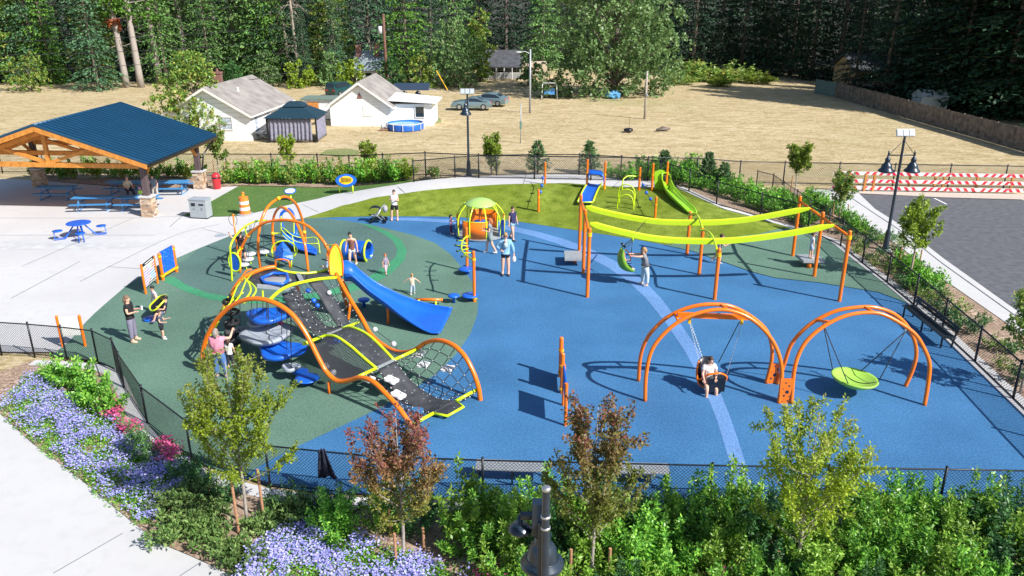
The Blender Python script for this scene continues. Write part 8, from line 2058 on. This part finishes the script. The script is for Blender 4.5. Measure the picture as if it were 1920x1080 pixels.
fig('little girl with dark hair and pink top left of the dome spinner', 846, 440, 403.5, 'right', {'uaL': (.1, .8, -.4), 'faL': (0, 1, .2)}, hair='dark', hairlen=.1, top=cloth('dusty_pink_top', (.55, .25, .36)), bottom=cloth('maroon_leggings', (.14, .02, .07)), legcov=1.7, shoes=(.4, .3, .3), child=True)
fig('woman with long red-blond hair in grey-green clothes walking in front of the dome', 919, 475, 412, 'left', {**WALK, **HOLD}, hair='red', hairlen=.16, top=cloth('grey_green_tee', (.20, .27, .29)), bottom=cloth('sage_shorts', (.22, .28, .26)), legcov=.7, shoes=(.65, .65, .65), build=1.1)
fig('woman in navy tee and light blue shorts walking right of the dome', 961, 450, 390, 'camright', {**WALK}, hair='brown', hairlen=-1, top=cloth('navy_tee', (.025, .025, .09)), bottom=cloth('pale_blue_shorts', (.26, .45, .62)), legcov=.5, shoes=(.06, .06, .07), build=1.1)
t_, J_ = fig('woman in blue tie-dye top with a hand on her hip, holding a white bag', 948, 516, 441, 'cam', {'uaL': (.75, -.1, -.9), 'faL': (-.75, .5, -.4), 'uaR': (-.4, .1, -1), 'faR': (-.15, .1, -1), 'thL': (.04, 0, -1), 'thR': (-.03, .05, -1)}, hair='blond', hairlen=.07, top=cloth('sky_blue_top', (.22, .42, .62)), sleeve=1.9, bottom=cloth('black_shorts', (.012, .012, .02)), legcov=.5, shoes=(.06, .05, .06), build=1.15, glasses=True)
hpos = J_['haR']; mb = MB(); mb.ell(hpos-UP*.17, (.09, .06, .15), 12, 8); o = mb.build('plastic_bag', M['white'], smooth=True); tag(o, 'white plastic bag held by the woman in the blue top', 'bag')
MB().ell(J_['che']+V(0, -.17, .15), (.06, .06, .07), 12, 8).build('baby_head', M['skin'], t_, smooth=True)
o = MB().ell(J_['che']+V(-.0, -.17, -.02), (.11, .10, .14), 14, 10).build('baby_bundle', cloth('pale_wrap', (.40, .50, .55)), t_, smooth=True)
# glide pusher + child
fig('woman in grey tee and white leggings pushing the green glider pod', 1208, 535, 467, 'left', {'uaL': (.1, 1, -.15), 'faL': (0, 1, .1), 'uaR': (-.1, 1, -.05), 'faR': (0, 1, .15), 'lean': (0, .20, 1), 'thL': (.08, .18, -1), 'thR': (-.08, -.22, -1)}, hair='blond', hairlen=.12, top=cloth('heather_grey_tee', (.22, .22, .23)), bottom=cloth('ice_leggings', (.52, .62, .64)), legcov=1.9, shoes=(.45, .40, .40), build=1.25)
sp_ = T(1171, 494, 533)
person('small child in jeans sitting in the green glider pod', (sp_.x+.05, sp_.y-.02, sp_.z+.02), face('right'), 1.0, SIT, hair='red', hairlen=.03, top=cloth('rust_top', (.55, .28, .16)), bottom=cloth('blue_jeans', (.07, .16, .38)), legcov=1.9, shoes=(.7, .7, .7), ground=False, child=True)
fig('boy in black shorts running behind the middle post of the track ride', 1345, 494, 439, 'right', {'thL': (.04, .3, -1), 'skL': (0, -.1, -1), 'thR': (-.04, -.2, -1), 'skR': (0, -.9, -.8), 'lean': (0, .2, 1), 'uaL': (.1, .6, -1), 'faL': (0, 1, .5)}, hair='brown', hairlen=.02, top=cloth('pink_grey_top', (.40, .28, .33)), bottom=cloth('black_shorts', (.012, .012, .02)), legcov=.85, shoes=(.3, .3, .3), child=True)
pl_ = Q(1519, 484, .43)
_, h_ = None, AY(1521, 437, pl_.y).z-.43
person('child in pale blue outfit standing on the right grey platform', (pl_.x, pl_.y, .428), face('right'), h_/.975, {'thL': (.03, .1, -1), 'thR': (-.03, -.05, -1)}, hair='brown', hairlen=.03, top=cloth('pale_blue_top', (.55, .62, .75)), bottom=cloth('pale_blue_bottom', (.40, .50, .66)), legcov=.7, shoes=(.45, .38, .33), child=True)
# seated woman on bucket swing
ss = AY(1327, 709, YS+.02)
person('woman in white tee sitting in the bucket swing holding its child seat', (ss.x, ss.y, ss.z+.02), face('cam')+.12, 1.68, {'lean': (0, .12, 1), 'thL': (.16, 1, -.30), 'skL': (.02, .12, -1), 'thR': (-.22, .9, -.45), 'skR': (-.05, -.05, -1), 'uaL': (.25, .35, -1), 'faL': (.10, 1, -.35), 'uaR': (-.15, .35, -1), 'faR': (.45, 1, -.35), 'head': (0, .35, 1)}, hair='brown', hairlen=.09, top=wh, sleeve=.6, bottom=cloth('pale_rose_shorts', (.55, .40, .36)), legcov=.6, shoes=(.55, .36, .30), ground=False, build=1.1)
# pavilion people
g = G(240, 370); 
person('man in pale shirt and dark trousers sitting on a table bench in the shade', (g.x, g.y+.1, .52), face('camright'), 1.75, {**SIT, 'lean': (0, .3, 1), 'skL': (0, .0, -1), 'skR': (0, .5, -1), 'faL': (-.2, 1, -.2), 'faR': (.2, 1, -.2)}, hair='grey', hairlen=.0, top=cloth('cream_shirt', (.60, .55, .45)), sleeve=.9, bottom=cloth('dark_jeans', (.02, .03, .06)), legcov=1.95, shoes=(.02, .02, .02), ground=False)
fig('man in blue-grey tee and khaki trousers leaning by the front pavilion column', 293, 374, 329, 'cam', {'lean': (0, .18, 1), 'uaL': (.35, .1, -1), 'faL': (.1, .3, -1), 'uaR': (-.5, .2, -1), 'faR': (-.1, .6, -1)}, hair='dark', hairlen=.0, top=cloth('blue_grey_tee', (.16, .22, .30)), bottom=cloth('khaki_trousers', (.42, .40, .36)), legcov=1.95, shoes=(.5, .5, .5), glasses=True, build=1.1)
fig('child in pink hat and lime vest left of the front stone pier', 266, 382, 352, 'camright', {}, hair='brown', hairlen=.05, top=cloth('hi_vis_lime', (.45, .75, .10)), bottom=cloth('dark_leggings', (.03, .03, .05)), legcov=1.5, child=True, hat=cloth('pink_hat', (.75, .35, .50)))
# cup for the watching woman
# stroller
g = G(708, 417); st = thing('stroller', 'black pushchair with pale liner and bag on its handle near the turf edge', 'stroller', g)
fr_ = MB()
for s in (-.24, .24):
    fr_.tube([g+V(-.32, s, .10), g+V(.05, s, .62), g+V(.42, s, 1.02)], .018, 7); fr_.tube([g+V(.38, s, .12), g+V(-.08, s, .55)], .018, 7)
fr_.tube([g+V(.42, -.24, 1.02), g+V(.42, .24, 1.02)], .02, 7); fr_.build('frame', M['grey_metal'], st, smooth=True)
for x_ in (-.34, .40):
    for s in (-.26, .26):
        r_ = .10 if x_ < 0 else .13; MB().tube([g+V(x_, s-.02, r_), g+V(x_, s+.02, r_)], r_, 14).build('wheel', M['black'], st, smooth=True, edge=40)
mb = MB(); mb.loft([[g+V(-.30, s, .42), g+V(.02, s, .40), g+V(.22, s, .74)] for s in (-.2, 0, .2)]); mb.build('seat', M['pale_plastic'], st, smooth=True, solid=.05)
mb = MB()
for k in range(6): pass
rows = []
for k in range(7):
    a = R(20+k*22); rows.append([g+V(-.10-math.cos(a)*.34, s*.24, .62+math.sin(a)*.34*(1-.15*abs(s))) for s in (-1, -.5, 0, .5, 1)])
mb.loft(rows); mb.build('canopy', M['black'], st, smooth=True, solid=.02)
MB().box(g+V(-.02, 0, .24), (.5, .38, .14)).build('basket', M['black'], st); MB().ell(g+V(.46, 0, .78), (.14, .2, .2), 12, 8).build('bag', cloth('grey_bag', (.35, .33, .38)), st, smooth=True)
